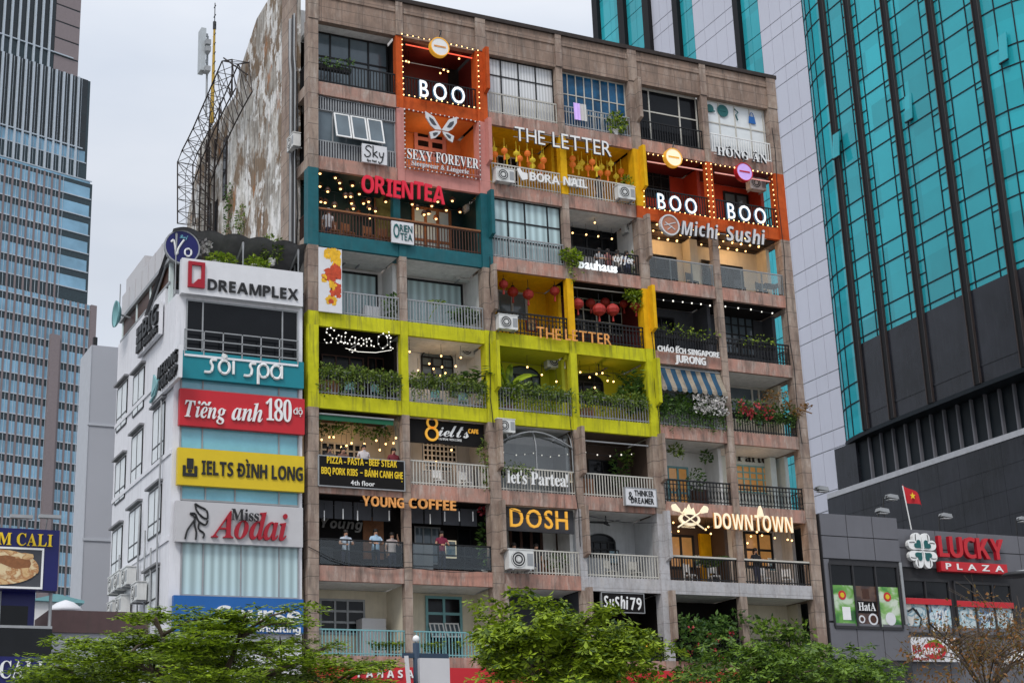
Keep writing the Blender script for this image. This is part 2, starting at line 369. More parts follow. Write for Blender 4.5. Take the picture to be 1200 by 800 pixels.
def lettering(text, sty, O, U, W, Nn, width, height, mt, parent, depth=.06, off=0., gap=.09, each='letter', whole=None, jig=0., shear=0., face=None):
    """text starting at O along U, cap height along W, pushed out along Nn; one mesh per letter, or one mesh if whole names it"""
    cap = max(v.y for v in glyph(styled('H', sty), off)[0]); x = 0.; items = []
    for ch in text:
        if ch == ' ': x += .30; continue
        base, marks = ch, ''
        if sty in STY and not ch.isascii():
            d = unicodedata.normalize('NFD', ch); base = {'Đ':'D','đ':'d'}.get(d[0], d[0]); marks = d[1:]
        vs_, fs_ = glyph(styled(base, sty), off)
        x0 = min(v.x for v in vs_); x1 = max(v.x for v in vs_); top = max(v.y for v in vs_)
        V = [(v.x-x0+x, v.y, v.z) for v in vs_]; Fc = list(fs_)
        sh = 0
        if ch in 'Đđ' and sty in STY:
            i = len(V); hb = top*.5 if ch == 'Đ' else top*.86; xa, xb = (x-.09, x+.3) if ch == 'Đ' else (x+(x1-x0)*.4, x+(x1-x0)*1.12)
            for z in (-.5, .5): V += [(a, b, z) for a, b in ((xa,hb-.05),(xb,hb-.05),(xb,hb+.05),(xa,hb+.05))]
            Fc += [(i+4,i+5,i+6,i+7),(i+3,i+2,i+1,i),(i,i+1,i+5,i+4),(i+1,i+2,i+6,i+5),(i+2,i+3,i+7,i+6),(i+3,i,i+4,i+7)]
        for mk in marks:
            if mk not in ACC: continue
            cx = x + (x1-x0)/2 + sh; y0 = top+.06 if mk != '\u0323' else 0.
            if mk in '\u0302': sh = .18
            i = len(V); pts = ACC[mk]; n = len(pts)
            for z in (-.5, .5): V += [(cx+a, y0+b, z) for a, b in pts]
            Fc.append(tuple(range(i+n, i+2*n))); Fc.append(tuple(range(i+n-1, i-1, -1)))
            for q in range(n): Fc.append((i+q, i+(q+1) % n, i+n+(q+1) % n, i+n+q))
        items.append((V, Fc, x, x+x1-x0)); x += x1-x0+gap-(.13 if sty == 'bolditalic' and ch == 'd' else 0)
    total = x-gap; sx = width/total; sy = height/cap
    acc = MB(); out = []
    for (V, Fc, a, b) in items:
        mb = acc if whole else MB(); i = len(mb.v); jj = random.uniform(-jig, jig); rt = random.uniform(-jig, jig)*.8; cx = (a+b)/2
        for (vx, vy, vz) in V:
            dx, dy = (vx-cx), (vy-cap/2); vx = cx + dx*math.cos(rt) - dy*math.sin(rt); vy = cap/2 + dx*math.sin(rt) + dy*math.cos(rt) + jj*cap
            mb.v.append(O + U*((vx + shear*vy)*sx) + W*(vy*sy) + Nn*((vz+.5)*depth))
        for f in Fc:
            mb.f.append(tuple(i+k for k in f))
            mb.m.append(0 if (face is None or len(set(round(V[k][2], 3) for k in f)) == 1) else 1)
        if not whole: out.append(mb.build(each, mt if face is None else [mt, face], parent))
    if whole: out.append(acc.build(whole, mt if face is None else [mt, face], parent))
    return out
def text_px(text, sty, xl, yl, xr, yr, h, mt, parent, Y=-.18, **k):
    """text on the facade plane Y; pixels of the baseline's two ends and the cap height in pixels"""
    a, b = P(xl, yl, Y), P(xr, yr, Y); z = (a.z+b.z)/2
    hh = P((xl+xr)/2, (yl+yr)/2-h, Y).z - P((xl+xr)/2, (yl+yr)/2, Y).z
    return lettering(text, sty, Vector((a.x, Y, z)), XU, ZU, NF, b.x-a.x, hh, mt, parent, **k)

HAND = {'S': (1, [[(.9,.85),(.6,1),(.25,.9),(.2,.65),(.5,.5),(.75,.3),(.6,.02),(.2,-.05),(0,.15)]]), 'a': (.8, [[(.75,.5),(.4,.55),(.12,.3),(.3,.02),(.6,.12),(.75,.5),(.75,.12),(1,.05)]]),
  'i': (.45, [[(.3,.5),(.3,.1),(.8,.05)], [(.3,.74),(.42,.78)]]), 'g': (.85, [[(.75,.5),(.4,.55),(.12,.3),(.32,.05),(.65,.15),(.75,.5),(.72,-.3),(.4,-.5),(.1,-.35),(1,.1)]]),
  'o': (.75, [[(.5,.52),(.15,.4),(.15,.12),(.45,0),(.75,.15),(.75,.4),(.5,.52)]]), 'n': (.8, [[(.1,.5),(.15,.03)], [(.15,.3),(.45,.55),(.68,.4),(.68,.1),(1,.05)]]),
  'O': (1.1, [[(.5,1),(.1,.75),(.08,.25),(.45,-.02),(.85,.25),(.85,.75),(.5,1)], [(.78,.85),(1.02,.92),(1.0,1.15)]]), 'k': (.8, [[(.12,1.05),(.12,0)], [(.75,.58),(.15,.26),(.4,.22),(.85,0)]]),
  'y': (.8, [[(.1,.5),(.25,.1),(.6,.15)], [(.8,.55),(.55,-.2),(.15,-.5),(-.05,-.35)]]), ' ': (.35, []), 'V': (1., [[(0,.8),(.2,.95),(.35,.3),(.4,0),(.6,.5),(1,1.05)]])}
def hand(text):
    W_ = sum(HAND[c][0] for c in text); x = 0; out = []
    for c in text:
        w_, st = HAND[c]; out += [[((x+a*w_)/W_, b) for a, b in p] for p in st]; x += w_
    return out

# ------------------------------------------------------------------ people: one skinned body, hair a child
def person_mesh(kind):
    """upright figure about 1.68 m, front towards -Y. Returns verts, faces, material index"""
    J = {'pel':((0,0,.93),.145),'wai':((0,.0,1.08),.125),'che':((0,.0,1.28),.15),'nek':((0,-.01,1.44),.058),'hed':((0,-.03,1.53),.085),'top':((0,-.02,1.62),.088)}
    E = [('pel','wai'),('wai','che'),('che','nek'),('nek','hed'),('hed','top')]
    for s, t in ((-1,'l'),(1,'r')):
        J['hip'+t] = ((s*.09,0,.86),.10); J['kne'+t] = ((s*.10,-.02,.48),.062); J['ank'+t] = ((s*.10,.02,.09),.042); J['toe'+t] = ((s*.11,-.14,.035),.036)
        J['sho'+t] = ((s*.18,0,1.37),.062)
        if kind == 'lean': el, wr = (s*.27,-.10,1.14), (s*.16,-.34,1.10)
        elif kind == 'phone' and t == 'r': el, wr = (s*.25,-.16,1.16), (s*.10,-.34,1.42)
        elif kind == 'fold': el, wr = (s*.28,-.04,1.12), (-s*.06,-.22,1.16)
        else: el, wr = (s*.25,.02,1.10), (s*.25,-.10,.86)
        J['elb'+t] = (el,.045); J['wri'+t] = (wr,.032)
        E += [('pel','hip'+t),('hip'+t,'kne'+t),('kne'+t,'ank'+t),('ank'+t,'toe'+t),('che','sho'+t),('sho'+t,'elb'+t),('elb'+t,'wri'+t)]
        d = (Vector(wr)-Vector(el)).normalized(); a = d.orthogonal().normalized(); b = d.cross(a)
        pc = Vector(wr)+d*.06; J['pal'+t] = (tuple(pc),.034); E.append(('wri'+t,'pal'+t))
        for q, ln in enumerate((.055,.07,.08,.07)):
            o1 = pc + a*(.03-.02*q) + d*.035; o2 = o1 + d*ln + b*s*-.03
            J['f%d%s' % (q,t)] = (tuple(o1),.011); J['g%d%s' % (q,t)] = (tuple(o2),.009); E += [('pal'+t,'f%d%s' % (q,t)),('f%d%s' % (q,t),'g%d%s' % (q,t))]
        th = Vector(wr)+d*.03+a*.05; J['th'+t] = (tuple(th+d*.03),.011); E.append(('wri'+t,'th'+t))
    ks = list(J); me = bpy.data.meshes.new('sk'); me.from_pydata([J[k][0] for k in ks], [(ks.index(a), ks.index(b)) for a, b in E], [])
    o = bpy.data.objects.new('sk', me); col.objects.link(o)
    m = o.modifiers.new('s', 'SKIN'); sv = me.skin_vertices[0].data
    for i, k in enumerate(ks): sv[i].radius = (J[k][1],)*2; sv[i].use_root = (i == 0)
    for k in ('pel','wai','che'): sv[ks.index(k)].radius = (J[k][1]*1.15, J[k][1]*.8)
    u = o.modifiers.new('u', 'SUBSURF'); u.levels = 1
    dg = bpy.context.evaluated_depsgraph_get(); dg.update(); em = bpy.data.meshes.new_from_object(o.evaluated_get(dg))
    V = [v.co.copy() for v in em.vertices]; Fc = [tuple(p.vertices) for p in em.polygons]; mi = []
    for v in V:                                               # a nose and chin on the face
        if abs(v.x) < .02 and v.y < -.08 and 1.52 < v.z < 1.57: v.y -= .025
    for f in Fc:
        c = sum((V[k] for k in f), Vector())/len(f)
        wr = min((c-Vector(J[k+t][0])).length for k in ('wri','pal','elb') for t in 'lr')
        if c.z > 1.44: mi.append(0)
        elif c.z < .05: mi.append(3)
        elif wr < .13 or (abs(c.x) < .3 and c.y < -.2 and c.z > .8): mi.append(0)
        elif c.z > .9 or (abs(c.x) > .2 and c.z > .8): mi.append(1)
        else: mi.append(2)
    bpy.data.objects.remove(o); bpy.data.meshes.remove(me); bpy.data.meshes.remove(em)
    return V, Fc, mi
PMESH = {k: person_mesh(k) for k in ('lean','phone','fold','stand')}
def person(px, py, Y, label, kind='lean', shirt=(.3,.3,.3), trousers=(.05,.05,.08), long_hair=False, rz=0., hat=None, lift=0.):
    """px,py: pixel of the head's middle"""
    h = P(px, py, Y); base = Vector((h.x, Y, h.z-1.55))
    root = thing('person', label, 'person', base)
    V, Fc, mi = PMESH[kind]; sm = mat('shirt_%d' % (len(MATS)), shirt, .8, var=.1); tm = mat('trousers_%d' % (len(MATS)), trousers, .8, var=.1)
    mb = MB(); mb.v = [v + base for v in V]; mb.f = list(Fc); mb.m = list(mi)
    mb.build('body', ['skin', sm, tm, 'letter_black'], root, True)
    hb = MB(); hb.lathe(base+Vector((0,.0,1.585)), [(.099,-.02),(.105,.03),(.09,.09),(.05,.12),(.005,.13)], 12)
    if long_hair: hb.box(base.x-.09, base.x+.09, base.y+.02, base.y+.10, base.z+1.25, base.z+1.6)
    else: hb.box(base.x-.08, base.x+.08, base.y+.03, base.y+.09, base.z+1.47, base.z+1.6)
    hb.build('hair', 'hair', root, True)
    for s in (-1, 1): fb = MB(); fb.ball(base+Vector((s*.033,-.108,1.565)), .011, 6); fb.build('eye', 'letter_black', root)
    mo = MB(); mo.box(base.x-.022, base.x+.022, base.y-.115, base.y-.10, base.z+1.497, base.z+1.505); mo.build('mouth', 'lantern_red', root)
    if hat:
        hm = MB(); hm.lathe(base+Vector((0,0,1.61)), [(.17,0),(.17,.015),(.10,.02),(.085,.1),(.01,.115)], 14); hm.build('hat', hat, root, True)
    root.rotation_euler = (0, 0, rz); return root

# ------------------------------------------------------------------ ground
def ground(name, x0, x1, y0, y1, z, m, h=0):
    mb = MB()
    if h: mb.box(x0, x1, y0, y1, z-h, z)
    else: mb.quad((x0,y0,z),(x1,y0,z),(x1,y1,z),(x0,y1,z))
    return tag(mb.build(name, m), kind='structure')
mat('asphalt', (.05,.05,.052), .9, var=.2); mat('granite_paving', (.34,.33,.32), .75, var=.12, vscale=2); mat('kerb_stone', (.3,.3,.29), .8); mat('earth', (.12,.11,.09), .95, var=.2, vscale=.3)
mat('road_paint', (.7,.7,.68), .7)
ground('ground', -900, 900, -900, 900, -.02, 'earth')
ground('pavement', -60, 80, -5.2, -.9, .12, 'granite_paving', .12)
ground('kerb', -60, 80, -5.4, -5.2, .125, 'kerb_stone', .12)
ground('road', -200, 200, -13, -5.4, .0, 'asphalt')
ground('road_marking', -200, 200, -9.3, -9.15, .006, 'road_paint')
ground('plaza', -60, 80, -75, -13.2, .1, 'granite_paving', .1)
ground('kerb', -60, 80, -13.2, -13, .105, 'kerb_stone', .1)

# ------------------------------------------------------------------ the old apartment block
def zb(k): return 30.4 - 3.2181*k
def zt(k): return zb(k) + .5557
TOP = 33.65
def ceil(n): return zb(n-1) if n > 0 else TOP
BAYS = [(0, 3.36), (3.66, 6.98), (7.45, 10.8), (11.1, 14.42), (14.86, 18.18), (18.5, 21.86)]
COLS = [(-.42, 0), (3.36, 3.66), (6.98, 7.45), (10.8, 11.1), (14.42, 14.86), (18.18, 18.5), (21.86, 22.36)]
DEP = 2.0
apt = thing('apartment_building', 'weathered pink stone apartment block of nine storeys full of balconies and shop signs', 'building', (11, 5, 0))
def part(mb, name, m, parent=None, **k): return mb.build(name, m, parent or apt, **k)

SLABM = {(0,1):'orange', (1,1):'pink', (1,4):'orange', (1,5):'orange', (2,0):'teal', (2,1):'teal'}
for b in range(4):
    SLABM[(3,b)] = 'lime'; SLABM[(4,b)] = 'lime'
for b in (3,4,5): SLABM[(6,b)] = 'grey_stone'
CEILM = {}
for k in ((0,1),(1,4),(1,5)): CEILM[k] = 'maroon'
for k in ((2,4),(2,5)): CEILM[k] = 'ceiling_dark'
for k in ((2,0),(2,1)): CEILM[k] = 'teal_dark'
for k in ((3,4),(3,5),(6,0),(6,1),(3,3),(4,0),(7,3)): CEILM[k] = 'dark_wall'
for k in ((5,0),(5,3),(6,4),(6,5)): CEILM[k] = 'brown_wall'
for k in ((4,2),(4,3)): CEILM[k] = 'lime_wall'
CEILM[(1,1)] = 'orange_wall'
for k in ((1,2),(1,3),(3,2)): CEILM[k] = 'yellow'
for n in range(8):
    for b, (x0, x1) in enumerate(BAYS):
        mb = MB(); mb.box(x0+.002, x1-.002, .0, .16, zb(n), zt(n)); mb.cur = 1; mb.box(x0+.002, x1-.002, .162, DEP, zb(n)+.01, zb(n)+.26)
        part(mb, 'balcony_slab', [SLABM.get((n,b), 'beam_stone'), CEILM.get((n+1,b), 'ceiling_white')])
for b, (x0, x1) in enumerate(BAYS):
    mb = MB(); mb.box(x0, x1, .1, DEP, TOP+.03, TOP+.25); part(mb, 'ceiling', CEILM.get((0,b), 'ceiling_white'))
CM = {(0,2):'teal', (2,2):'teal', (1,0):'orange', (2,0):'orange', (1,1):'pink', (2,1):'pink', (1,2):'teal', (3,1):'yellow', (4,1):'yellow',
      (5,1):'orange', (6,1):'orange', (3,3):'yellow', (4,3):'yellow', (4,6):'grey_stone', (3,6):'grey_stone', (4,7):'grey_stone', (1,7):'terrazzo'}
for c in range(5): CM[(c,4)] = 'lime'
NODE = {(0,2):'teal',(2,2):'teal',(1,0):'orange',(2,0):'orange',(1,1):'pink',(2,1):'pink',(4,1):'orange',(5,1):'orange',(6,1):'orange',(1,2):'teal',(4,6):'grey_stone',(5,6):'grey_stone',(3,6):'grey_stone'}
for c in range(5):
    NODE[(c,3)] = 'lime'; NODE[(c,4)] = 'lime'
for n in range(8):
    for c, (x0, x1) in enumerate(COLS):
        mb = MB(); e = .05 if c in (1,3,5) else .07; d = .26 if c in (1,3,5) else .42
        y0 = -e
        if (c, n) == (1, 2): y0 = .5; d = .8
        mb.box(x0, x1, y0, d, zt(n), ceil(n)); mb.cur = 1; mb.box(x0, x1, -e, d, zb(n), zt(n)-.004)
        if n == 7: mb.cur = 0; mb.box(x0, x1, -e, d, 0, zb(7)-.004)
        part(mb, 'column', [CM.get((c,n), 'terrazzo'), NODE.get((c,n), 'terrazzo')])
# the plates that stick out of the columns between neighbours
for c, n, m in ((2,0,'orange'),(2,1,'pink'),(2,2,'teal'),(2,3,'terrazzo'),(2,4,'lime'),(2,5,'terrazzo'),(2,6,'terrazzo'),(2,7,'terrazzo'),
                (4,0,'terrazzo'),(4,1,'yellow'),(4,2,'terrazzo'),(4,3,'yellow'),(4,4,'lime'),(4,5,'terrazzo'),(4,6,'grey_stone'),(4,7,'terrazzo'),
                (3,5,'terrazzo'),(3,6,'terrazzo'),(3,7,'terrazzo')):
    x0, x1 = COLS[c]; top = ceil(n)+.10; lo = top-2.05; y = -.07 if c != 3 else -.05
    mb = MB(); xa = x1-.17
    mb.prism([(xa, y-.002, lo), (xa, -.42, lo+.12), (xa, -.42, top-.02), (xa, y-.002, top)], (.15, 0, 0)); part(mb, 'fin', m)
# parapet with coping and shallow piers
mb = MB(); mb.box(-.42, 22.36, .0, .3, TOP+.003, 35.2); part(mb, 'parapet', 'parapet_stone')
mb = MB(); mb.box(-.5, 22.44, -.12, .36, 35.203, 35.38); part(mb, 'coping', 'rust')
mb = MB(); mb.box(-.42, 22.36, -.05, -.003, 34.72, 34.95); part(mb, 'string_course', 'parapet_stone')
for (x0, x1) in COLS:
    mb = MB(); mb.box(x0, x1, -.1, -.002, TOP+.005, 35.2); part(mb, 'parapet_pier', 'terrazzo')
# rear body, side wall with peeling plaster
def plaster():
    m = bpy.data.materials.new('peeling_plaster'); m.use_nodes = True; MATS['peeling_plaster'] = m
    t = m.node_tree; n = t.nodes; l = t.links; b = n['Principled BSDF']; b.inputs['Roughness'].default_value = .9; b.inputs['Specular IOR Level'].default_value = .1
    tcn = n.new('ShaderNodeTexCoord')
    def noise(s, sc3, off=0, det=8, ro=.68):
        mpn = n.new('ShaderNodeMapping'); mpn.inputs['Scale'].default_value = sc3; mpn.inputs['Location'].default_value = (off,)*3; l.new(tcn.outputs['Object'], mpn.inputs[0])
        z = n.new('ShaderNodeTexNoise'); z.inputs['Scale'].default_value = s; z.inputs['Detail'].default_value = det; z.inputs['Roughness'].default_value = ro; l.new(mpn.outputs[0], z.inputs['Vector']); return z.outputs['Fac']
    def ramp(o, a, bb, k=1.):
        q = n.new('ShaderNodeMapRange'); q.inputs[1].default_value = a; q.inputs[2].default_value = bb; q.inputs[4].default_value = k; l.new(o, q.inputs[0]); return q.outputs[0]
    def mix(f, a, c):
        q = n.new('ShaderNodeMixRGB'); l.new(f, q.inputs[0])
        if isinstance(a, tuple): q.inputs[1].default_value = (*a, 1)
        else: l.new(a, q.inputs[1])
        q.inputs[2].default_value = (*c, 1); return q.outputs[0]
    o = mix(ramp(noise(.45, (1,1,.7), 3), .42, .58), (.60,.58,.54), (.30,.27,.235))
    o = mix(ramp(noise(.8, (1,1,.55), 11), .49, .56, .9), o, (.19,.125,.075))
    o = mix(ramp(noise(1.1, (1,1,.7), 41), .53, .57, .95), o, (.74,.73,.71))
    o = mix(ramp(noise(2.2, (3,3,.22), 23), .50, .68, .9), o, (.07,.066,.06))
    o = mix(ramp(noise(.6, (1.4,1.4,.5), 57), .61, .67, .85), o, (.34,.14,.045))
    o = mix(ramp(noise(3.5, (1,1,1), 71), .56, .66, .6), o, (.12,.11,.095))
    l.new(o, b.inputs['Base Color'])
plaster()
XS = -.44
mb = MB(); mb.prism([(XS+.2, DEP+.1, 0), (XS+.2, 18, 0), (XS+.2, 18, 31.5), (XS+.2, 15.8, 34.6), (XS+.2, 9.9, 34.6), (XS+.2, 9.6, 35.2), (XS+.2, DEP+.1, 35.2)], (22.4, 0, 0)); part(mb, 'rear_body', 'white_wall')
mb = MB(); pts = [(1.35,0),(17.7,0),(17.7,31.7),(15.6,34.8),(9.85,34.75),(9.5,35.5),(6.75,37.05),(1.35,37.4)]
mb.prism([(XS, y, z) for y, z in pts], (.19, 0, 0)); part(mb, 'side_wall', 'peeling_plaster')
mb = MB(); mb.box(XS-.03, XS-.002, 1.3, 3.1, 0, 37.2); part(mb, 'side_pilaster', 'terrazzo')
for (q0, q1, za, zc) in ((12.3, 12.9, 27.4, 30.6), (13.4, 14.0, 27.6, 30.8), (10.9, 11.5, 30.2, 33.2), (12.4, 13.0, 23, 26)):
    mb = MB(); mb.box(XS-.05, XS-.004, q0, q1, za, zc); f = part(mb, 'window', 'rust')
    mb = MB(); mb.box(XS-.07, XS-.052, q0+.1, q1-.1, za+.1, zc-.1); part(mb, 'pane', 'window_dark', f)
# back walls, partitions
WALL = [['dark_wall','maroon','dark_wall','dark_wall','dark_wall','dark_wall'],
        ['dark_wall','orange_wall','yellow','yellow','red_orange','red_orange'],
        ['teal_dark','teal_dark','white_wall','white_wall','cream_wall','cream_wall'],
        ['white_wall','white_wall','yellow','maroon','dark_grey_wall','dark_grey_wall'],
        ['dark_wall','white_wall','lime_wall','lime_wall','white_wall','cream_wall'],
        ['cream_wall','grey_wall','grey_wall','brown_wall','white_wall','aqua_wall'],
        ['dark_wall','dark_wall','white_wall','grey_wall','brown_wall','grey_wall'],
        ['cream_wall','cream_wall','dark_grey_wall','dark_wall','dark_wall','cream_wall']]
for n in range(8):
    for b, (x0, x1) in enumerate(BAYS):
        mb = MB(); a = x0-.2 if b else x0+.0; c = x1+.2 if b < 5 else x1
        mb.box(x0-.15, x1+.15, DEP+.003, DEP+.09, zb(n)+.27, ceil(n)-.003)
        part(mb, 'back_wall', WALL[n][b])
    for c in (2, 4):
        x0, x1 = COLS[c]
        for s, xa, xb in ((c-1, x0+.12, x0+.2), (c, x0+.203, x1-.1)):
            mb = MB(); mb.box(xa, xb, .43, DEP-.003, zb(n)+.3, ceil(n)-.004); part(mb, 'partition', WALL[n][s])
    for c in (1, 3, 5):
        if (n in (2,) and c in (1, 5)) or (n == 6 and c == 1): continue
        x0, x1 = COLS[c]; mb = MB(); mb.box(x0+.08, x1-.08, .9 if n not in (7, 0) else .3, DEP-.003, zb(n)+.3, ceil(n)-.004); part(mb, 'partition', WALL[n][c-1])

# --- windows, doors, railings
def glazed(x0, x1, z0, z1, Y, nx, nz, fm, pm, name='window', t=.05, zs=None, parent=None, arch=False, proud=.04):
    """frame with a pane mesh under it; nx columns, nz rows (zs: own row heights as fractions)"""
    xs = [x0 + (x1-x0)*i/nx for i in range(nx+1)] if isinstance(nx, int) else [x0+(x1-x0)*v for v in nx]
    zz = [z0 + (z1-z0)*i/nz for i in range(nz+1)] if zs is None else [z0+(z1-z0)*v for v in zs]
    mb = MB()
    for i, x in enumerate(xs): mb.box(x-t/2, x+t/2, Y-proud, Y, z0-t/2, z1+t/2)
    for z in zz: mb.box(x0, x1, Y-proud+.006, Y-.006, z-t/2, z+t/2)
    if arch:
        cx = (x0+x1)/2; r = (x1-x0)/2; pts = [(cx+r*math.cos(math.pi*i/12), Y-proud/2, z1+.5*r*math.sin(math.pi*i/12)) for i in range(13)]
        mb.tube(pts, t*.6, 4)
    f = part(mb, name, fm, parent)
    mb = MB(); mb.box(x0+.004, x1-.004, Y+.0, Y+.02, z0, z1)
    if arch: mb.prism([(cx+r*math.cos(math.pi*i/12), Y, z1+.5*r*math.sin(math.pi*i/12)) for i in range(13)], (0, .02, 0))
    part(mb, 'pane', pm, f); return f
def back(a, b, c, d, nx, nz, fm, pm, name='window', Y=DEP, **k):
    x0, x1, z0, z1 = RC(a, b, c, d, Y); return glazed(x0, x1, z0, z1, Y-.03, nx, nz, fm, pm, name, **k)
def railing(n, b, style, m, h=.95, x0=None, x1=None, Y=.06, top='same', step=.13):
    a, c = BAYS[b]; a = a+.01 if x0 is None else x0; c = c-.01 if x1 is None else x1; z = zt(n)+.004
    mb = MB()
    if style == 'bars':
        mb.box(a, c, Y-.025, Y+.025, z+h-.05, z+h); mb.box(a, c, Y-.02, Y+.02, z+.06, z+.10)
        k = max(2, int((c-a)/step))
        for i in range(k+1): x = a+.02+(c-a-.04)*i/k; mb.box(x-.017, x+.017, Y-.015, Y+.015, z, z+h-.052)
    if style == 'ornate':
        mb.box(a, c, Y-.03, Y+.03, z+h-.06, z+h); mb.box(a, c, Y-.025, Y+.025, z+h-.22, z+h-.19); mb.box(a, c, Y-.02, Y+.02, z+.08, z+.12)
        k = max(2, int((c-a)/.16))
        for i in range(k+1):
            x = a+.02+(c-a-.04)*i/k; mb.box(x-.018, x+.018, Y-.015, Y+.015, z, z+h-.062)
            if i < k: mb.tube([(x+.08+.06*math.cos(q*math.pi/4), Y, z+.4+.2*math.sin(q*math.pi/4)) for q in range(9)], .014, 4)
    if style == 'glass':
        mb.box(a, c, Y-.03, Y+.03, z+h, z+h+.05)
        k = 3
        for i in range(k+1): x = a+.03+(c-a-.06)*i/k; mb.box(x-.025, x+.025, Y-.02, Y+.02, z, z+h)
        if m == 'black_metal': mb.box(a, c, Y-.022, Y+.022, z+.55, z+.60); mb.box(a, c, Y-.022, Y+.022, z+.10, z+.15)
    r = part(mb, 'railing', m)
    if style == 'glass':
        mb = MB(); mb.box(a+.05, c-.05, Y-.045, Y-.035, z+.05, z+h-.02); part(mb, 'glass_panel', 'clear_glass', r)
    if top != 'same':
        mb = MB(); mb.box(a, c, Y-.06, Y+.05, z+h+.002, z+h+.07); part(mb, 'handrail', top, r)
    return r
for n, b, st, m in ((0,0,'bars','black_metal'),(0,1,'bars','black_metal'),(0,2,'bars','cream_metal'),(0,3,'bars','grey_metal'),(0,4,'bars','black_metal'),(0,5,'bars','white_paint'),
    (1,1,'bars','pink'),(1,2,'bars','cream_metal'),(1,3,'bars','cream_metal'),(1,4,'bars','black_metal'),(1,5,'bars','black_metal'),
    (2,2,'bars','grey_metal'),(2,3,'bars','black_metal'),(2,4,'glass','grey_metal'),(2,5,'glass','grey_metal'),
    (3,0,'bars','grey_metal'),(3,1,'bars','grey_metal'),(3,2,'ornate','black_metal'),(3,3,'ornate','black_metal'),(3,4,'bars','black_metal'),(3,5,'ornate','black_metal'),
    (4,0,'bars','grey_metal'),(4,1,'bars','grey_metal'),(4,2,'bars','grey_metal'),(4,3,'bars','grey_metal'),(4,4,'bars','grey_metal'),(4,5,'bars','black_metal'),
    (5,1,'bars','cream_metal'),(5,2,'bars','cream_metal'),(5,3,'bars','cream_metal'),(5,4,'ornate','black_metal'),(5,5,'ornate','black_metal'),
    (6,0,'glass','black_metal'),(6,1,'glass','black_metal'),(6,2,'bars','cream_metal'),(6,3,'bars','cream_metal'),
    (7,0,'bars','aqua_metal'),(7,1,'bars','aqua_metal'),(7,2,'bars','aqua_metal'),(7,3,'bars','black_metal'),(7,4,'bars','black_metal'),(7,5,'bars','black_metal')):
    railing(n, b, st, m)
railing(6, 4, 'bars', 'black_metal', top='cream_metal'); railing(6, 5, 'bars', 'black_metal', top='cream_metal')
railing(2, 0, 'bars', 'wood', x0=.01, x1=6.97, top='wood_light', h=.98)
# side openings: short railings on the corner bays
for n in range(8):
    for x in (-.3, 22.2):
        m = {2:'wood'}.get(n, 'black_metal'); mb = MB(); z = zt(n)
        mb.box(x-.02, x+.02, .43, 1.95 if x > 0 else 1.3, z+.9, z+.95)
        for i in range(8): y = .5+.18*i; (y < (1.9 if x > 0 else 1.28)) and mb.box(x-.015, x+.015, y-.015, y+.015, z-.25, z+.9)
        part(mb, 'railing', m)
        mb = MB(); mb.box(x-.12 if x < 0 else x-.3, x+.2 if x < 0 else x+.1, .43, 1.98 if x > 0 else 1.3, zb(n), zt(n)-.1); part(mb, 'slab_end', 'terrazzo')

for n in range(8):                                        # stub of end wall behind the corner column
    mb = MB(); mb.box(21.95, 22.12, 1.25, DEP-.003, zb(n)+.3, ceil(n)-.004); part(mb, 'partition', WALL[n][5])
# floor 0 (top)
def front(n, b, nx, zs, fm, pm, Y=.45, lo=0., hi=0., **k):
    x0, x1 = BAYS[b]; return glazed(x0+.02, x1-.02, zt(n)-.1+lo, ceil(n)-.03-hi, Y, nx, 2, fm, pm, zs=zs, **k)
front(0, 0, 4, (0,.62,1), 'black_metal', 'window_grey', Y=.9, t=.07)
front(0, 2, 4, (0,.42,.72,1), 'black_metal', 'curtain', Y=.3)
front(0, 3, 8, (0,.34,.64,1), 'cream_metal', 'window_blue', Y=.35, t=.045)
front(0, 4, (0,.24,.72,1), (0,.62,1), 'cream_metal', 'window_dark', Y=.4, t=.06)
front(0, 5, (0,.24,.5,.75,.97), (0,.62,1), 'cream_metal', 'paper', Y=.3, t=.05)
x0, x1, z0, z1 = RC(526, 60, 556, 112, 1.9)
mb = MB(); mb.box(x0, x1, DEP-.06, DEP-.002, z0, z1); part(mb, 'dark_panel', 'dark_wall')
# hat, figure, bag and kettle painted on the paper windows
for i, (px_, py_, shape) in enumerate(((832,127,'cap'),(847,130,'hat'),(863,134,'figure'),(881,138,'bag'))):
    c = P(px_, py_, .24); mb = MB()
    if shape == 'hat': mb.lathe((c.x, .25, c.z), [(.30,.0),(.30,.012)], 18, 'y'); mb.box(c.x-.2, c.x+.16, .22, .237, c.z-.02, c.z+.1)
    elif shape == 'bag':
        mb.prism([(c.x-.2,.24,c.z-.3),(c.x+.2,.24,c.z-.3),(c.x+.15,.24,c.z+.05),(c.x-.15,.24,c.z+.05)], (0,.012,0))
        mb.tube([(c.x+.1*math.cos(q*math.pi/6), .24, c.z+.05+.2*math.sin(q*math.pi/6)) for q in range(7)], .018, 4)
    elif shape == 'cap': mb.lathe((c.x, .25, c.z), [(.2,.0),(.2,.012)], 14, 'y'); mb.box(c.x, c.x+.25, .225, .24, c.z-.15, c.z-.08)
    else: mb.tube([(c.x-.1,.24,c.z+.25),(c.x+.1,.24,c.z+.1),(c.x-.05,.24,c.z-.05),(c.x+.05,.24,c.z-.3)], .03, 4)
    part(mb, 'window_sticker', 'sign_blue' if shape == 'bag' else 'letter_green')
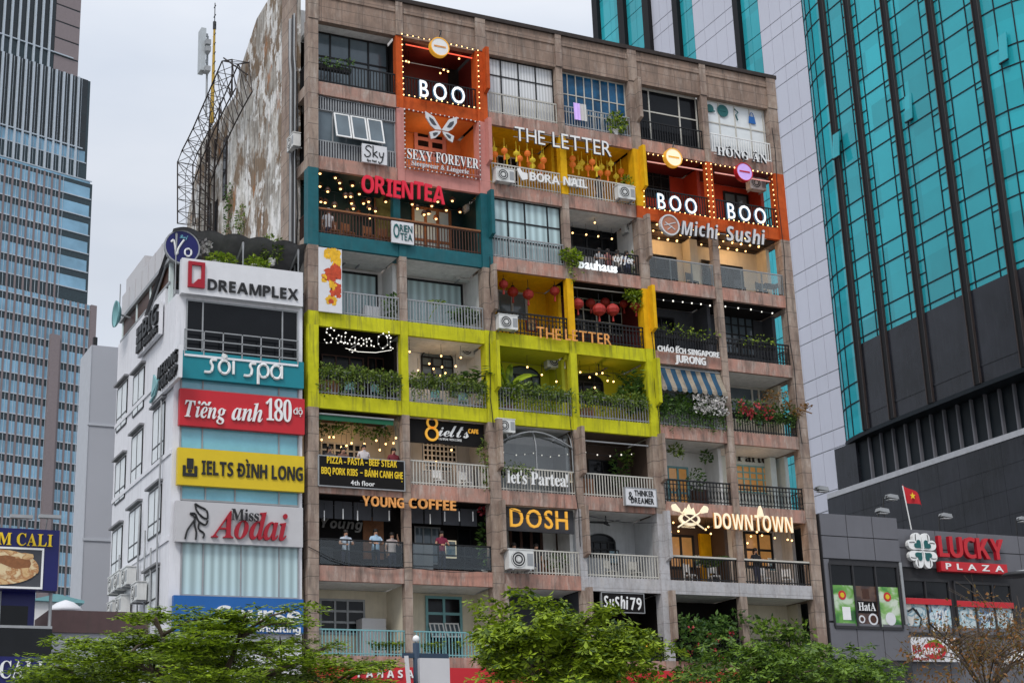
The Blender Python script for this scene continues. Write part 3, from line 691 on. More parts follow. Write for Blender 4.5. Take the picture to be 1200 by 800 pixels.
# floor 1
x0, x1 = BAYS[0]; z0, z1 = zt(1), ceil(1)
glazed(x0+.02, x1-.02, z0+.75, z1-.62, .2, (0,.2,.83,1), 1, 'grey_metal', 'window_grey')
for i, m_ in ((0, 'upper'), (1, 'lower')):
    mb = MB(); za, zc = ((z1-.62, z1-.02), (z0+.02, z0+.75))[i]; zc -= .0
    mb.box(x0+.02, x1-.02, .12, .14, za, za+.04); mb.box(x0+.02, x1-.02, .12, .14, zc-.05, zc)
    k = 30
    for j in range(k+1): x = x0+.04+(x1-x0-.08)*j/k; mb.box(x-.025, x+.025, .1, .118, za, zc)
    mb.cur = 1; mb.box(x0+.02, x1-.02, .15, .17, za, zc); part(mb, 'grille', ['grey_metal', 'dark_grey_wall'])
for j in range(3):                                        # the three open awning sashes
    xa = x0+.70+.70*j; za, zc = z0+.82, z1-.66; O = Vector((xa, .14, zc)); Wd = Vector((0, -.28, -1)).normalized(); Nn = Vector((0,-1,.28)).normalized()
    mb = MB(); h = zc-za
    for (a, b, c, d) in ((0,.66,0,.06),(0,.66,h-.06,h),(0,.06,.06,h-.06),(.60,.66,.06,h-.06)): mb.frame(O, XU, Wd, Nn, a, b, c, d, 0, .045)
    f = part(mb, 'awning_sash', 'white_paint'); mb = MB(); mb.frame(O, XU, Wd, Nn, .061, .599, .061, h-.061, .01, .03); part(mb, 'pane', 'window_grey', f)
back(487, 152, 520, 186, 2, (3), 'pink', 'window_dark', 'door', zs=(0,.3,.62,1), t=.16)
back(583, 185, 606, 226, 3, 3, 'cream_metal', 'window_dark')
x0, x1, z0, z1 = RC(755, 196, 783, 232, DEP); glazed(x0, x1, z0, z1, DEP-.03, 3, 3, 'black_metal', 'window_dark', 'door')
back(849, 228, 876, 256, 2, 1, 'black_metal', 'window_grey', 'door', t=.1)
# floor 2
back(484, 246, 527, 302, 3, 3, 'wood_light', 'window_pale', 'door', t=.12)
back(439, 225, 464, 283, 1, 1, 'wood_light', 'mural', 'mural_panel', t=.06)
x0, x1 = BAYS[2]; glazed(x0+.02, x1-.02, zt(2)-.1, ceil(2)-.02, .25, (0,.26,.5,.82,1), 2, 'black_metal', 'curtain_aqua', zs=(0,.36,.66,1), t=.06)
back(669, 256, 721, 300, 3, 2, 'black_metal', 'window_dark', t=.09)
back(756, 300, 792, 330, 3, 1, 'black_metal', 'window_dark', t=.06); back(838, 312, 870, 344, 2, 1, 'black_metal', 'window_dark', t=.06)
back(823, 306, 834, 340, 1, 1, 'black_metal', 'window_dark', t=.04)
mb = MB(); a = P(815, 300, 1.2); mb.box(a.x-.2, a.x+.2, 1.3, 1.9, zb(2)+.3, ceil(2)-.01); part(mb, 'pillar', 'cream_wall')
# floor 3
back(396, 321, 441, 378, 1, 1, 'black_metal', 'curtain_aqua', t=.09); back(476, 331, 541, 383, 1, 1, 'black_metal', 'curtain_aqua', t=.09)
back(583, 343, 616, 372, 2, 1, 'grey_metal', 'window_grey', 'door', t=.1); back(668, 352, 728, 390, 4, 3, 'cream_metal', 'window_dark', t=.05)
back(760, 372, 790, 412, 2, 2, 'black_metal', 'window_dark'); back(849, 371, 882, 415, 4, 4, 'black_metal', 'window_grey', 'door', t=.06)
# floor 4
back(377, 418, 425, 450, 3, 2, 'wood', 'window_dark'); back(431, 420, 449, 455, 2, 1, 'wood', 'window_dark', 'door')
back(494, 420, 530, 450, 3, 3, 'black_metal', 'window_grey', arch=True, t=.06); back(594, 440, 632, 462, 4, 2, 'black_metal', 'window_grey', arch=True, t=.06)
back(672, 448, 706, 470, 3, 2, 'black_metal', 'window_dark', arch=True, t=.06)
back(782, 445, 826, 478, 3, 2, 'cream_metal', 'window_pale'); back(850, 455, 900, 485, (0,.62,.78,1), 2, 'cream_metal', 'window_grey', t=.09)
# floor 5
back(376, 520, 422, 553, 6, 4, 'cream_metal', 'window_dark', t=.07); back(496, 517, 534, 552, 8, 6, 'white_paint', 'window_dark', 'door', t=.05)
x0, x1 = BAYS[2]
mb = MB(); z0, z1 = zt(5), ceil(5); prof = [(.1, z0+.9), (.12, z1-.75), (.22, z1-.35), (.45, z1-.05)]       # glass tent front with a curved top
for (ya, za), (yb, zc) in zip(prof, prof[1:]): mb.quad((x0+.03, ya, za), (x1-.03, ya, za), (x1-.03, yb, zc), (x0+.03, yb, zc))
tf = part(mb, 'glass_screen', 'tent_glass', smooth=True)
mb = MB()
for x in (x0+.05, (x0+x1)/2, x1-.05): mb.tube([(x, y-.02, z) for y, z in prof], .025, 5)
mb.tube([(x0+.05+(x1-x0-.1)*q/10, .06, z1-.75+.55*math.sin(math.pi*q/10)) for q in range(11)], .03, 5); part(mb, 'glass_frame', 'grey_metal', tf)
back(690, 540, 722, 575, 2, 1, 'black_metal', 'window_dark', 'door'); back(783, 548, 806, 592, 2, 3, 'aqua_metal', 'window_warm', 'door', t=.09)
back(863, 547, 909, 577, 6, 4, 'aqua_metal', 'window_warm', t=.06)
mb = MB(); a = BAYS[5]; mb.box(a[1]-.5, a[1]-.2, 1.5, 1.95, zb(5)+.3, ceil(5)-.02); part(mb, 'pillar', 'aqua_wall')
# floor 6
x0, x1, z0, z1 = RC(425, 606, 449, 655, DEP); mb = MB(); mb.box(x0, x1, DEP-.06, DEP-.002, z0, z1); part(mb, 'door', 'wood_light')
back(486, 618, 515, 660, 3, 1, 'grey_metal', 'window_grey', 'door'); back(536, 620, 566, 655, 2, 1, 'black_metal', 'window_dark')
for b in (0, 1):                                          # dark fascia boards under the ceiling
    x0, x1 = BAYS[b]; mb = MB()
    for i in range(4): xa = x0+.15+(x1-x0-.3)*i/4; mb.box(xa+.03, xa+(x1-x0-.3)/4-.03, .85, .9, ceil(6)-.75, ceil(6)-.08)
    part(mb, 'fascia_board', 'dark_grey_wall')
x0, x1 = BAYS[2]; mb = MB(); mb.box(x0+.05, x1-.03, .3, .36, ceil(6)-.95, ceil(6)-.02); part(mb, 'fascia_board', 'dark_grey_wall')
back(598, 618, 634, 655, 3, 1, 'wood', 'window_dark', 'door', t=.12); back(688, 635, 720, 652, 4, 2, 'black_metal', 'window_dark', arch=True, t=.07)
back(652, 622, 668, 655, 2, 2, 'wood', 'window_dark', arch=True)
back(783, 628, 812, 665, 2, 1, 'black_metal', 'window_warm', 'door', t=.1); back(873, 625, 904, 664, 2, 2, 'black_metal', 'window_warm', 'door', t=.1)
mb = MB(); a = P(832, 640, 1.5); mb.box(a.x-.25, a.x+.3, 1.85, 1.98, zb(6)+.9, ceil(6)-.3); part(mb, 'painted_lit_patch', 'yellow')  # yellow box paints a lit patch of the back wall
# floor 7
back(375, 703, 426, 742, (0,.33,.62,1), 3, 'grey_metal', 'window_dark', 'door', t=.08); back(500, 700, 540, 768, 2, 3, 'aqua_metal', 'window_dark', 'door', t=.1, zs=(0,.45,.72,1))
for px_ in (511, 529):
    c = P(px_, 730, DEP-.1); O = Vector((c.x-.3, DEP-.08, c.z)); Wd = Vector((0,-.45,-1)).normalized(); Nn = Vector((0,-1,.45)).normalized(); mb = MB()
    for a in (0, .18, .36, .54): mb.frame(O, XU, Wd, Nn, a, a+.05, 0, .62, 0, .04)
    for d in (0, .57): mb.frame(O, XU, Wd, Nn, .051, .54, d, d+.05, .004, .036)
    f = part(mb, 'awning_sash', 'white_paint'); mb = MB(); mb.frame(O, XU, Wd, Nn, .05, .54, .05, .57, .015, .02); part(mb, 'pane', 'window_grey', f)
a = P(443, 740, 1.6); mb = MB(); mb.box(a.x-.75, a.x+.2, 1.3, 1.9, zb(7)+.3, zb(7)+2.1); tag(mb.build('cupboard', 'sign_grey', loc=(a.x, 1.6, zb(7)+.3)), 'pale metal cupboard on the lowest balcony beside the dark shuttered door', 'cupboard')
# ground floor
x0, x1 = -.42, 22.3
mb = MB()
for k in range(6): xa, xb = BAYS[k]; mb.box(xa+.02, xb-.02, .4, .46, .3, 6.2)
part(mb, 'shopfront', 'window_dark')
# pipes down the corner
for y, r, m in ((1.25, .05, 'black_metal'), (1.1, .035, 'grey_metal'), (1.6, .06, 'grey_metal'), (1.75, .03, 'black_metal')):
    mb = MB(); mb.tube([(XS-.12, y, z) for z in (2, 10, 20, 28.5, 31.9)] + [(XS-.10, y+.2, 32.6), (XS-.1, y+.2, 34.5)], r, 6); part(mb, 'drain_pipe', m, smooth=True)
mb = MB(); mb.tube([(XS-.1-.02*math.sin(i*1.3), .95+.12*math.sin(i*2.1), 8+1.25*i) for i in range(20)], .03, 5); part(mb, 'cable', 'black_metal')

# ------------------------------------------------------------------ white corner building with shop boards
XW = -5.45                                                  # its flank facing the alley
shop = thing('office_building', 'narrow white corner building covered with coloured sign boards on its street front', 'building', (-3, 4, 0))
def spart(mb, name, m, parent=None, **k): return mb.build(name, m, parent or shop, **k)
XR = -.62
mat('hood_grey', (.22,.22,.23), .8, var=.2)
mb = MB(); mb.box(XW, XR, .0, 9.2, 0, 21.35); mb.box(XW, XR, 1.6, 9.2, 21.353, 22.1); spart(mb, 'wall', 'shop_white')
mb = MB()
for z in (9.1, 12.3, 15.4, 18.5): mb.box(XW-.05, XW-.003, .1, 9.15, z, z+.16)
spart(mb, 'string_course', 'shop_white')
def wwin(px0, py0, px1, py1, nx=2):
    a, b = PX(px0, (py0+py1)/2, XW), PX(px1, (py0+py1)/2, XW); y0, y1 = min(a.y, b.y), max(a.y, b.y)
    c = (px0+px1)/2; z1 = PX(c, py0, XW).z; z0 = PX(c, py1, XW).z
    mb = MB(); t = .032
    for i in range(nx+1): y = y0+(y1-y0)*i/nx; mb.box(XW-.04, XW-.004, y-t, y+t, z0, z1)
    for z in (z0, z0+(z1-z0)*.28, z1): mb.box(XW-.036, XW-.006, y0, y1, z-t, z+t)
    f = spart(mb, 'window', 'black_metal')
    mb = MB(); mb.box(XW-.03, XW-.005, y0+.003, y1-.003, z0+.003, z1-.003); spart(mb, 'pane', 'paper', f)
    mb = MB(); mb.box(XW-.18, XW-.003, y0-.12, y1+.12, z1+.12, z1+.2); spart(mb, 'hood', 'hood_grey', f)
for q in ((138,452,149,500),(157,437,169,482),(180,478,193,538),(155,509,167,562),(136,540,147,586),(175,574,189,627),(152,597,165,653),(132,621,143,672),(171,671,186,716)):
    wwin(*q[:4])
# front: glass bands between the boards, top loggia
def sfront(a, b, c, d, pm, nx=(0,.18,.83,1), fm='grey_metal', Y=0.):
    x0, x1, z0, z1 = RC(a, b, c, d, Y); t = .05; mb = MB()
    for v in nx: x = x0+(x1-x0)*v; mb.box(x-t/2, x+t/2, Y-.07, Y-.004, z0, z1)
    mb.box(x0, x1, Y-.06, Y-.006, z1-.06, z1); mb.box(x0, x1, Y-.06, Y-.006, z0, z0+.06)
    f = spart(mb, 'window', fm); mb = MB(); mb.box(x0+.01, x1-.01, Y-.03, Y-.003, z0+.01, z1-.01); spart(mb, 'pane', pm, f)
sfront(212, 441, 349, 462, 'window_sky'); sfront(211, 497, 349, 531, 'window_sky'); sfront(212, 568, 349, 590, 'window_sky', (0,.2,.45,.83,1)); sfront(212, 636, 349, 700, 'curtain_aqua', (0,.18,.5,.83,1))
sfront(218, 358, 348, 425, 'window_dark', (0,.14,.86,1))
a, b = P(216, 405, -.3), P(349, 419, -.3)
mb = MB()
for h in (.0, .35, .7): mb.box(a.x, b.x, -.33, -.29, a.z-.1+h, a.z-.06+h)
for i in range(7): x = a.x+(b.x-a.x)*i/6; mb.box(x-.02, x+.02, -.33, -.29, a.z-.3, a.z+.64)
mb.cur = 1; mb.box(a.x, b.x, -.35, -.004, a.z-.38, a.z-.3); spart(mb, 'railing', ['grey_metal', 'shop_white'])
# terrace on the roof: post, gutter, slatted screens, corrugated awning
mb = MB(); z0 = 21.36
for y in (1.3, 4.2, 6.4, 8.8): mb.box(XW+.05, XW+.2, y-.08, y+.08, z0, 23.3)
mb.cur = 1; mb.box(XW-.05, XW+.1, .2, 9.0, 23.0, 23.15); mb.box(XW+.02, XW+.08, 1.2, 9.0, 22.15, 22.25)
mb.cur = 2; mb.box(XW+.09, XW+.13, 1.4, 8.9, 22.26, 23.0)
mb.cur = 3; mb.box(XW+.02, XW+.08, 1.2, 8.9, 23.16, 24.15); mb.box(XW+.13, XR, 4.3, 8.9, 22.105, 23.6); mb.box(XW+.1, XW+1.6, 5.5, 8.6, 24.153, 24.8)
for i in range(7): mb.box(XW-.0, XW+.018, 1.3+1.05*i, 1.38+1.05*i, 23.16, 24.15)
spart(mb, 'roof_terrace', ['aqua_wall', 'grey_metal', 'wood', 'sign_grey'])
mb = MB(); k = 11; aw = []; ZA = (P(198,259,.1).z+P(318,291,.1).z)/2
for i in range(k*4+1):
    x = XW-.15+(XR+.35-XW+.15)*i/(k*4); dz = .13*abs(math.sin(math.pi*i/8))
    aw.append((x, dz))
for (xa, da), (xb, dc) in zip(aw, aw[1:]):
    mb.quad((xa, .1, ZA+da), (xb, .1, ZA+dc), (xb, 4.2, ZA-2.1+dc), (xa, 4.2, ZA-2.1+da)); mb.quad((xa, .1, ZA-.04+da), (xa, 4.2, ZA-2.14+da), (xb, 4.2, ZA-2.14+dc), (xb, .1, ZA-.04+dc))
spart(mb, 'corrugated_awning', 'roofing', smooth=True)
for x in (XW, -2.9, XR-.1): mb = MB(); mb.tube([(x, .2, 21.4), (x, .2, ZA-.15), (x, 4.1, ZA-2.2)], .04, 6); spart(mb, 'awning_post', 'grey_metal')
# pipes on the flank
for y, za, zc in ((4.0, 4, 14.2), (2.1, 4, 12.4), (3.0, 4, 13.2), (1.2, 6, 18), (7.0, 4, 13.0)):
    mb = MB(); mb.tube([(XW-.12, y+.1*math.sin(z*1.1), z) for z in [za+(zc-za)*i/7 for i in range(8)]], .035, 5); spart(mb, 'pipe', 'grey_metal', smooth=True)
c = PX(137, 368, XW-.5)
dish = thing('satellite_dish', 'round greenish dish fixed to the roof edge of the white corner building', 'dish', c)
mb = MB(); mb.lathe(c, [(.02,.16),(.3,.12),(.52,.0),(.56,-.08),(.5,-.03),(.28,.07),(.02,.11)], 18, 'x'); mb.build('reflector', 'aqua_metal', dish, True)
mb = MB(); mb.tube([c+Vector((.1,0,0)), c+Vector((.55,0,-.1))], .04, 6); mb.tube([c+Vector((.1,0,.3)), c+Vector((.1,0,1.3))], .025, 5); mb.build('bracket', 'grey_metal', dish)

def board(name, label, TL, TR, BR, BL, m, Y=-.3, d=.22, group=None):
    """sign board whose four pixel corners lie on the plane Y"""
    x0 = (P(*TL, Y).x+P(*BL, Y).x)/2; x1 = (P(*TR, Y).x+P(*BR, Y).x)/2; z1 = (P(*TL, Y).z+P(*TR, Y).z)/2; z0 = (P(*BL, Y).z+P(*BR, Y).z)/2
    root = thing(name, label, 'sign', ((x0+x1)/2, Y, z0), group)
    mb = MB(); mb.box(x0, x1, Y, Y+d, z0, z1); mb.build('panel', m, root)
    root['_b'] = (x0, x1, z0, z1); return root
def rim(root, m, Y, t=.05):
    x0, x1, z0, z1 = root['_b']; mb = MB()
    mb.box(x0-t, x1+t, Y-.03, Y+.1, z1+.001, z1+t); mb.box(x0-t, x1+t, Y-.03, Y+.1, z0-t, z0-.001); mb.box(x0-t, x0-.001, Y-.03, Y+.1, z0, z1); mb.box(x1+.001, x1+t, Y-.03, Y+.1, z0, z1)
    mb.build('frame', m, root)
def strokes(root, name, m, paths, frame, r=.03, Y=-.2, n=5):
    """hand lettering: polylines given in a unit box placed on the facade"""
    x0, x1, z0, z1 = frame; mb = MB()
    for p in paths:
        q = [Vector((x0+(x1-x0)*a, Y, z0+(z1-z0)*b)) for a, b in p]
        if len(q) > 2:                                  # smooth the stroke
            s = [q[0]]
            for i in range(len(q)-1):
                p0, p1, p2, p3 = q[max(i-1,0)], q[i], q[i+1], q[min(i+2,len(q)-1)]
                for t in (.25,.5,.75,1): s.append(.5*((2*p1)+(p2-p0)*t+(2*p0-5*p1+4*p2-p3)*t*t+(3*p1-p0-3*p2+p3)*t**3))
            q = s
        mb.tube(q, r, n)
    return mb.build(name, m, root)
YS = -.3
s = board('sign_board', 'white board with dark capital letters and a red outlined page emblem, under the roof terrace', (213,302),(355,319),(355,359),(213,343), 'sign_white', d=.29)
text_px('DREAMPLEX', 'sans', 243, 339.5, 349, 352, 12.5, 'letter_black', s, Y=YS-.003, depth=.06, each='letter', gap=.1)
x0, x1, z0, z1 = RC(220,307.6,239.5,337.6,YS); mb = MB(); t = .13
mb.box(x0,x1,YS-.1,YS-.003,z1-t,z1); mb.box(x0,x1,YS-.1,YS-.003,z0,z0+t); mb.box(x0,x0+t,YS-.098,YS-.004,z0+t,z1-t); mb.box(x1-t,x1,YS-.098,YS-.004,z0+t,z1-t)
mb.prism([(x1-t-.3,YS-.003,z0+t),(x1-t,YS-.003,z0+t),(x1-t,YS-.003,z0+t+.22),(x1-t-.12,YS-.003,z0+t+.2)], (0,-.09,0)); mb.build('emblem', 'letter_crimson', s)
s = board('sign_board', 'teal board with rounded white lettering below the dark loggia of the white building', (211,410),(356,424),(356,455),(211,442), 'sign_teal')
x0, x1, z0, z1 = RC(239, 422, 332.5, 449, YS)
def arc(cx, cy, rx, ry, a0, a1, n=8): return [(cx+rx*math.cos(R(a0+(a1-a0)*i/n)), cy+ry*math.sin(R(a0+(a1-a0)*i/n))) for i in range(n+1)]
fr = (x0, x1, z0+.05, z0+1.0); xh = .42; by = .22
for pp_ in ([[(.15,.75),(.09,.74),(.08,.62),(.10,.5),(.09,.32),(.06,.25),(0,.25)]], [arc(.245,.5,.065,.26,0,360,14), arc(.245,.93,.02,.05,-60,160,5)+[(.25,.86)]], [[(.36,.77),(.36,.25)]],
            [[(.64,.75),(.58,.74),(.57,.62),(.59,.5),(.58,.32),(.55,.25),(.49,.25)]], [[(.67,-.05),(.67,.5)]+arc(.735,.5,.065,.26,180,-180,14)[1:]], [arc(.90,.5,.065,.26,0,360,14), [(.97,.77),(.97,.25)]]):
    strokes(s, 'letter', 'letter_white', pp_, fr, .055, YS-.05)
s = board('sign_board', 'red board with white script lettering on the white building', (210.6,455),(357,467),(357,509),(210.6,497.4), 'sign_red')
text_px('Tiếng', 'bolditalic', 216, 488, 264, 492, 19, 'letter_white', s, Y=YS-.002, depth=.08, whole='lettering', gap=.01)
text_px('anh', 'bolditalic', 271, 492, 307, 495, 21, 'letter_white', s, Y=YS-.002, depth=.08, whole='lettering', gap=.01)
text_px('180', 'bolditalic', 311, 492, 341, 495, 24, 'letter_white', s, Y=YS-.002, depth=.08, whole='lettering', gap=.02)
text_px('độ', 'plain', 343.5, 485, 354, 486.5, 7.5, 'letter_white', s, Y=YS-.002, depth=.06, whole='lettering', gap=.02)
s = board('sign_board', 'yellow board with heavy black capitals and a pencil case emblem', (208.5,524),(356.5,534),(356.5,576),(208,567.5), 'sign_yellow')
text_px('IELTS ĐÌNH LONG', 'sans', 236, 556, 354.5, 563, 16, 'letter_black', s, Y=YS-.002, depth=.05, whole='lettering', gap=.1)
x0, x1, z0, z1 = RC(214, 537, 231, 558, YS); mb = MB(); wd = x1-x0; hh = z1-z0
mb.box(x0,x1,YS-.05,YS-.002,z0,z0+hh*.18); mb.box(x0,x0+wd*.2,YS-.049,YS-.003,z0+hh*.18,z0+hh*.6); mb.box(x1-wd*.2,x1,YS-.049,YS-.003,z0+hh*.18,z0+hh*.6); mb.box(x0+wd*.28,x0+wd*.72,YS-.05,YS-.002,z0+hh*.42,z0+hh)
mb.prism([(x0+wd*(.5+.16*math.cos(i*math.pi/5)),YS-.003,z0+hh*(.3+.09*math.sin(i*math.pi/5))) for i in range(10)], (0,-.045,0)); mb.build('emblem', 'letter_black', s)
s = board('sign_board', 'pale grey board with crimson serif lettering and an ink drawing of a woman', (206,586.5),(355,594),(355,640.7),(206,634), 'sign_grey')
text_px('Aodai', 'bolditalic', 247, 629.5, 336, 633.5, 31, 'letter_crimson', s, Y=YS-.002, depth=.1, each='letter', gap=.03)
text_px('Miss', 'serif', 271, 609, 303, 610.5, 13, 'letter_black', s, Y=YS-.12, depth=.06, whole='lettering', gap=.06)
x0, x1, z0, z1 = RC(217, 590, 243, 632, YS)
strokes(s, 'emblem', 'letter_black', [[(.42,1),(.6,.93),(.95,.82),(1,.6)],[(.42,1),(.5,.8),(.8,.62),(1,.6)],[(.2,.72),(.42,.72),(.5,.62),(.62,.5),(.9,.42),(1,.55)],[(.2,.72),(.42,.6),(.3,.45),(.1,.25),(0,0)],[(.42,.6),(.42,.4),(.5,.2),(.48,0)],[(.62,.5),(.6,.3),(.85,.18),(.8,.05)]], (x0,x1,z0,z1), .035, YS-.04)
s = board('sign_board', 'blue board with white words half hidden by the tree crown', (203,698),(355.5,700.5),(355.5,740),(203,741), 'sign_blue')
text_px('Course', 'sans', 252, 728, 352, 729, 18, 'letter_white', s, Y=YS-.002, depth=.05, whole='lettering', gap=.05)
text_px('Consulting', 'sans', 292, 740, 352, 740.5, 8, 'letter_white', s, Y=YS-.002, depth=.04, whole='lettering', gap=.07)
# signs on the flank and roof
c = P(213, 290, .3); s = thing('round_sign', 'round navy sign with white script on the roof corner of the white building', 'sign', c)
mb = MB(); mb.lathe((c.x, .3, c.z), [(.62,-.06),(.62,.06)], 28, 'y'); mb.build('panel', 'sign_navy', s); mb = MB(); mb.ring((c.x, .3, c.z), [(.622,-.07),(.67,-.07),(.67,.075),(.622,.075)], 28, 'y'); mb.build('rim', 'grey_metal', s)
strokes(s, 'lettering', 'letter_white', hand('Vo'), (c.x-.42, c.x+.42, c.z-.35, c.z+.25), .035, .22)
lettering('Roof', 'script', Vector((c.x-.1,.235,c.z+.33)), XU, ZU, NF, .3, .13, 'window_sky', s, depth=.03, whole='small_lettering', gap=.0)
mb = MB(); mb.tube([(c.x, .42, c.z+.3), (c.x, .42, 21.3)], .04, 6); mb.build('post', 'grey_metal', s)
def flank(name, label, corners, m, lines, lm, logo=None):
    a = [PX(x, y, XW-.2) for x, y in corners]; y0 = min(p.y for p in a); y1 = max(p.y for p in a); zl, zh = corners[0], None
    z1 = (a[0].z+a[1].z)/2; z0 = (a[2].z+a[3].z)/2; s = thing(name, label, 'sign', (XW-.2, (y0+y1)/2, z0))
    mb = MB(); mb.box(XW-.2, XW-.06, y0, y1, z0, z1); mb.build('panel', m, s); U = Vector((0,-1,0)); Nn = Vector((-1,0,0)); hh = z1-z0; ww = y1-y0
    for (tx, sty, u0, u1, w0, w1) in lines: lettering(tx, sty, Vector((XW-.202, y1-u0*ww, z0+w0*hh)), U, ZU, Nn, (u1-u0)*ww, (w1-w0)*hh, lm, s, depth=.1, whole='lettering', gap=.06)
    if logo == 'grid':
        mb = MB()
        for i in range(2):
            for j in range(3): mb.box(XW-.3, XW-.203, y1-.1-.36*i*ww/2.6-.3*ww/2.6, y1-.1-.36*i*ww/2.6, z0+.1*hh+j*.28*hh, z0+.1*hh+j*.28*hh+.23*hh)
        mb.build('emblem', lm, s)
    if logo == 'bird':
        mb = MB(); mb.prism([(XW-.203, y1-.05*ww, z0+.2*hh), (XW-.203, y1-.28*ww, z0+.45*hh), (XW-.203, y1-.12*ww, z0+.85*hh)], (-.06,0,0)); mb.tube([(XW-.25, y1-.02*ww, z0+.05*hh), (XW-.25, y1-.2*ww, z0+.15*hh), (XW-.25, y1-.34*ww, z0+.5*hh)], .05, 5); mb.build('emblem', 'aqua_metal', s)
flank('wall_sign', 'white sign with raised black letters and a square grid emblem, high on the alley wall', [(162,385),(186,352),(186,392),(162,417)], 'shop_white', [('BIG','sans',.32,.98,.38,.95),('BUILDING','sans',.36,.98,.08,.28)], 'letter_black', 'grid')
flank('wall_sign', 'long white sign with black letters and a green heron emblem beside the teal board', [(178,438),(209,404),(209,440),(178,474)], 'sign_white', [('MEKONG','slant',.3,.99,.52,.88),('TOUR SHOP','slant',.36,.99,.12,.42)], 'letter_black', 'bird')

# ------------------------------------------------------------------ plaza building with the clover
XL0, XL1 = 22.55, 36.6
lucky = thing('shopping_centre', 'low grey panelled shopping centre with poster windows and a clover emblem', 'building', (29.5, 6, 0))
def lp(mb, name, m, parent=None, **k): return mb.build(name, m, parent or lucky, **k)
mat('lucky_panel', (.13,.13,.145), .5, var=.08, streak=.12, streak_c=(.07,.07,.07), vscale=.6); mat('lucky_joint', (.03,.03,.033), .7)
XB = P(1053.5, 640, 0).x
mb = MB(); mb.box(XL0, XB, .0, 14, 0, 14.78); mb.box(XB+.003, XL1, .55, 14, 0, 14.45); lp(mb, 'wall', 'lucky_joint')
def panels(x0, x1, z0, z1, Y, nx, nz):
    mb = MB(); g = .02
    for i in range(nx):
        for j in range(nz):
            a = x0+(x1-x0)*i/nx; b = x0+(x1-x0)*(i+1)/nx; c = z0+(z1-z0)*j/nz; d = z0+(z1-z0)*(j+1)/nz; mb.box(a+g, b-g, Y-.05, Y-.003, c+g, d-g)
    lp(mb, 'cladding', 'lucky_panel')
panels(XL0, XB, 12.85, 14.8, 0, 3, 2); panels(XL0, XL0+.30, 10.2, 12.84, 0, 1, 1); panels(XL0, XB, 8.6, 10.15, 0, 3, 1); panels(XB+.1, XL1, 12.75, 14.47, .55, 4, 2); panels(XB+.1, XL1, 4, 10.2, .55, 4, 2)
mb = MB(); mb.box(XB-.13, XB-.003, -.054, -.003, 10.16, 12.84); lp(mb, 'corner_trim', 'grey_metal')
def poster(px0, py0, px1, py1, Y, mats_, n):
    x0, x1, z0, z1 = RC(px0, py0, px1, py1, Y); t = .07; mb = MB()
    for i in range(n+1): x = x0+(x1-x0)*i/n; mb.box(x-t/2, x+t/2, Y-.12, Y-.004, z0, z1)
    mb.box(x0, x1, Y-.1, Y-.006, z1-.05, z1+.08); mb.box(x0, x1, Y-.1, Y-.006, z0-.08, z0+.05)
    f = lp(mb, 'window', 'lucky_joint')
    for i in range(n):
        a = x0+(x1-x0)*i/n+t/2+.002; b = x0+(x1-x0)*(i+1)/n-t/2-.002; zs = z0+(z1-z0)*.66
        mb = MB(); mb.box(a, b, Y-.04, Y-.002, zs+.003, z1-.051); lp(mb, 'pane', 'window_dark', f)
        mb = MB(); mb.box(a, b, Y-.045, Y-.003, z0+.052, zs); lp(mb, 'poster', mats_[i], f)
    return x0, x1, z0, z1
def pmat(name, bands, scale=1.4, seed=0):
    m = bpy.data.materials.new(name); m.use_nodes = True; MATS[name] = m; t = m.node_tree; n = t.nodes; l = t.links; b = n['Principled BSDF']; b.inputs['Roughness'].default_value = .25
    tcn = n.new('ShaderNodeTexCoord'); mpn = n.new('ShaderNodeMapping'); mpn.inputs['Location'].default_value = (seed, seed*2, seed); mpn.inputs['Scale'].default_value = (1, 1, 1.3); l.new(tcn.outputs['Object'], mpn.inputs[0])
    z = n.new('ShaderNodeTexNoise'); z.inputs['Scale'].default_value = scale; z.inputs['Detail'].default_value = 3; z.inputs['Distortion'].default_value = .6; l.new(mpn.outputs[0], z.inputs['Vector'])
    r = n.new('ShaderNodeValToRGB'); r.color_ramp.interpolation = 'LINEAR'; e = r.color_ramp.elements
    while len(e) < len(bands): e.new(.5)
    for i, c in enumerate(bands): e[i].position = .3+.4*i/len(bands); e[i].color = (*c, 1)
    l.new(z.outputs['Fac'], r.inputs[0]); l.new(r.outputs[0], b.inputs['Base Color'])
pmat('poster_green', [(.02,.10,.02),(.05,.22,.03),(.14,.34,.06),(.5,.6,.45)], 1.0, 3); pmat('poster_green_two', [(.02,.12,.02),(.06,.25,.04),(.2,.4,.1),(.55,.62,.5)], 1.0, 9)
pmat('poster_dark', [(.02,.012,.01),(.05,.02,.015),(.10,.05,.03)], 1.5, 5); pmat('poster_blue', [(.30,.45,.5),(.55,.62,.62),(.10,.25,.33),(.62,.6,.55)], 1.8, 7); pmat('poster_cool', [(.10,.28,.42),(.35,.55,.62),(.6,.66,.68),(.08,.15,.25)], 2.2, 12)
pmat('food_photo', [(.55,.33,.13),(.62,.42,.20),(.38,.16,.05),(.66,.52,.30)], 3.2, 4)
x0, x1, z0, z1 = poster(974, 662, 1053, 735, 0, ['poster_green','poster_dark','poster_green_two'], 3)
wd = (x1-x0)/3; zs = z0+(z1-z0)*.66
def decal(name, m, fn, par=None): mb = MB(); fn(mb); return lp(mb, name, m, par or lucky)
mb = MB(); mb.box(x0+wd*1.06,x0+wd*1.94,-.0485,-.0455,z0+.6,z0+1.12); lp(mb, 'poster_band', 'sign_black')
lettering('HatA', 'serif', Vector((x0+wd*1.12, -.05, z0+.72)), XU, ZU, NF, wd*.76, .34, 'letter_white', lucky, depth=.01, whole='poster_lettering', gap=.04)
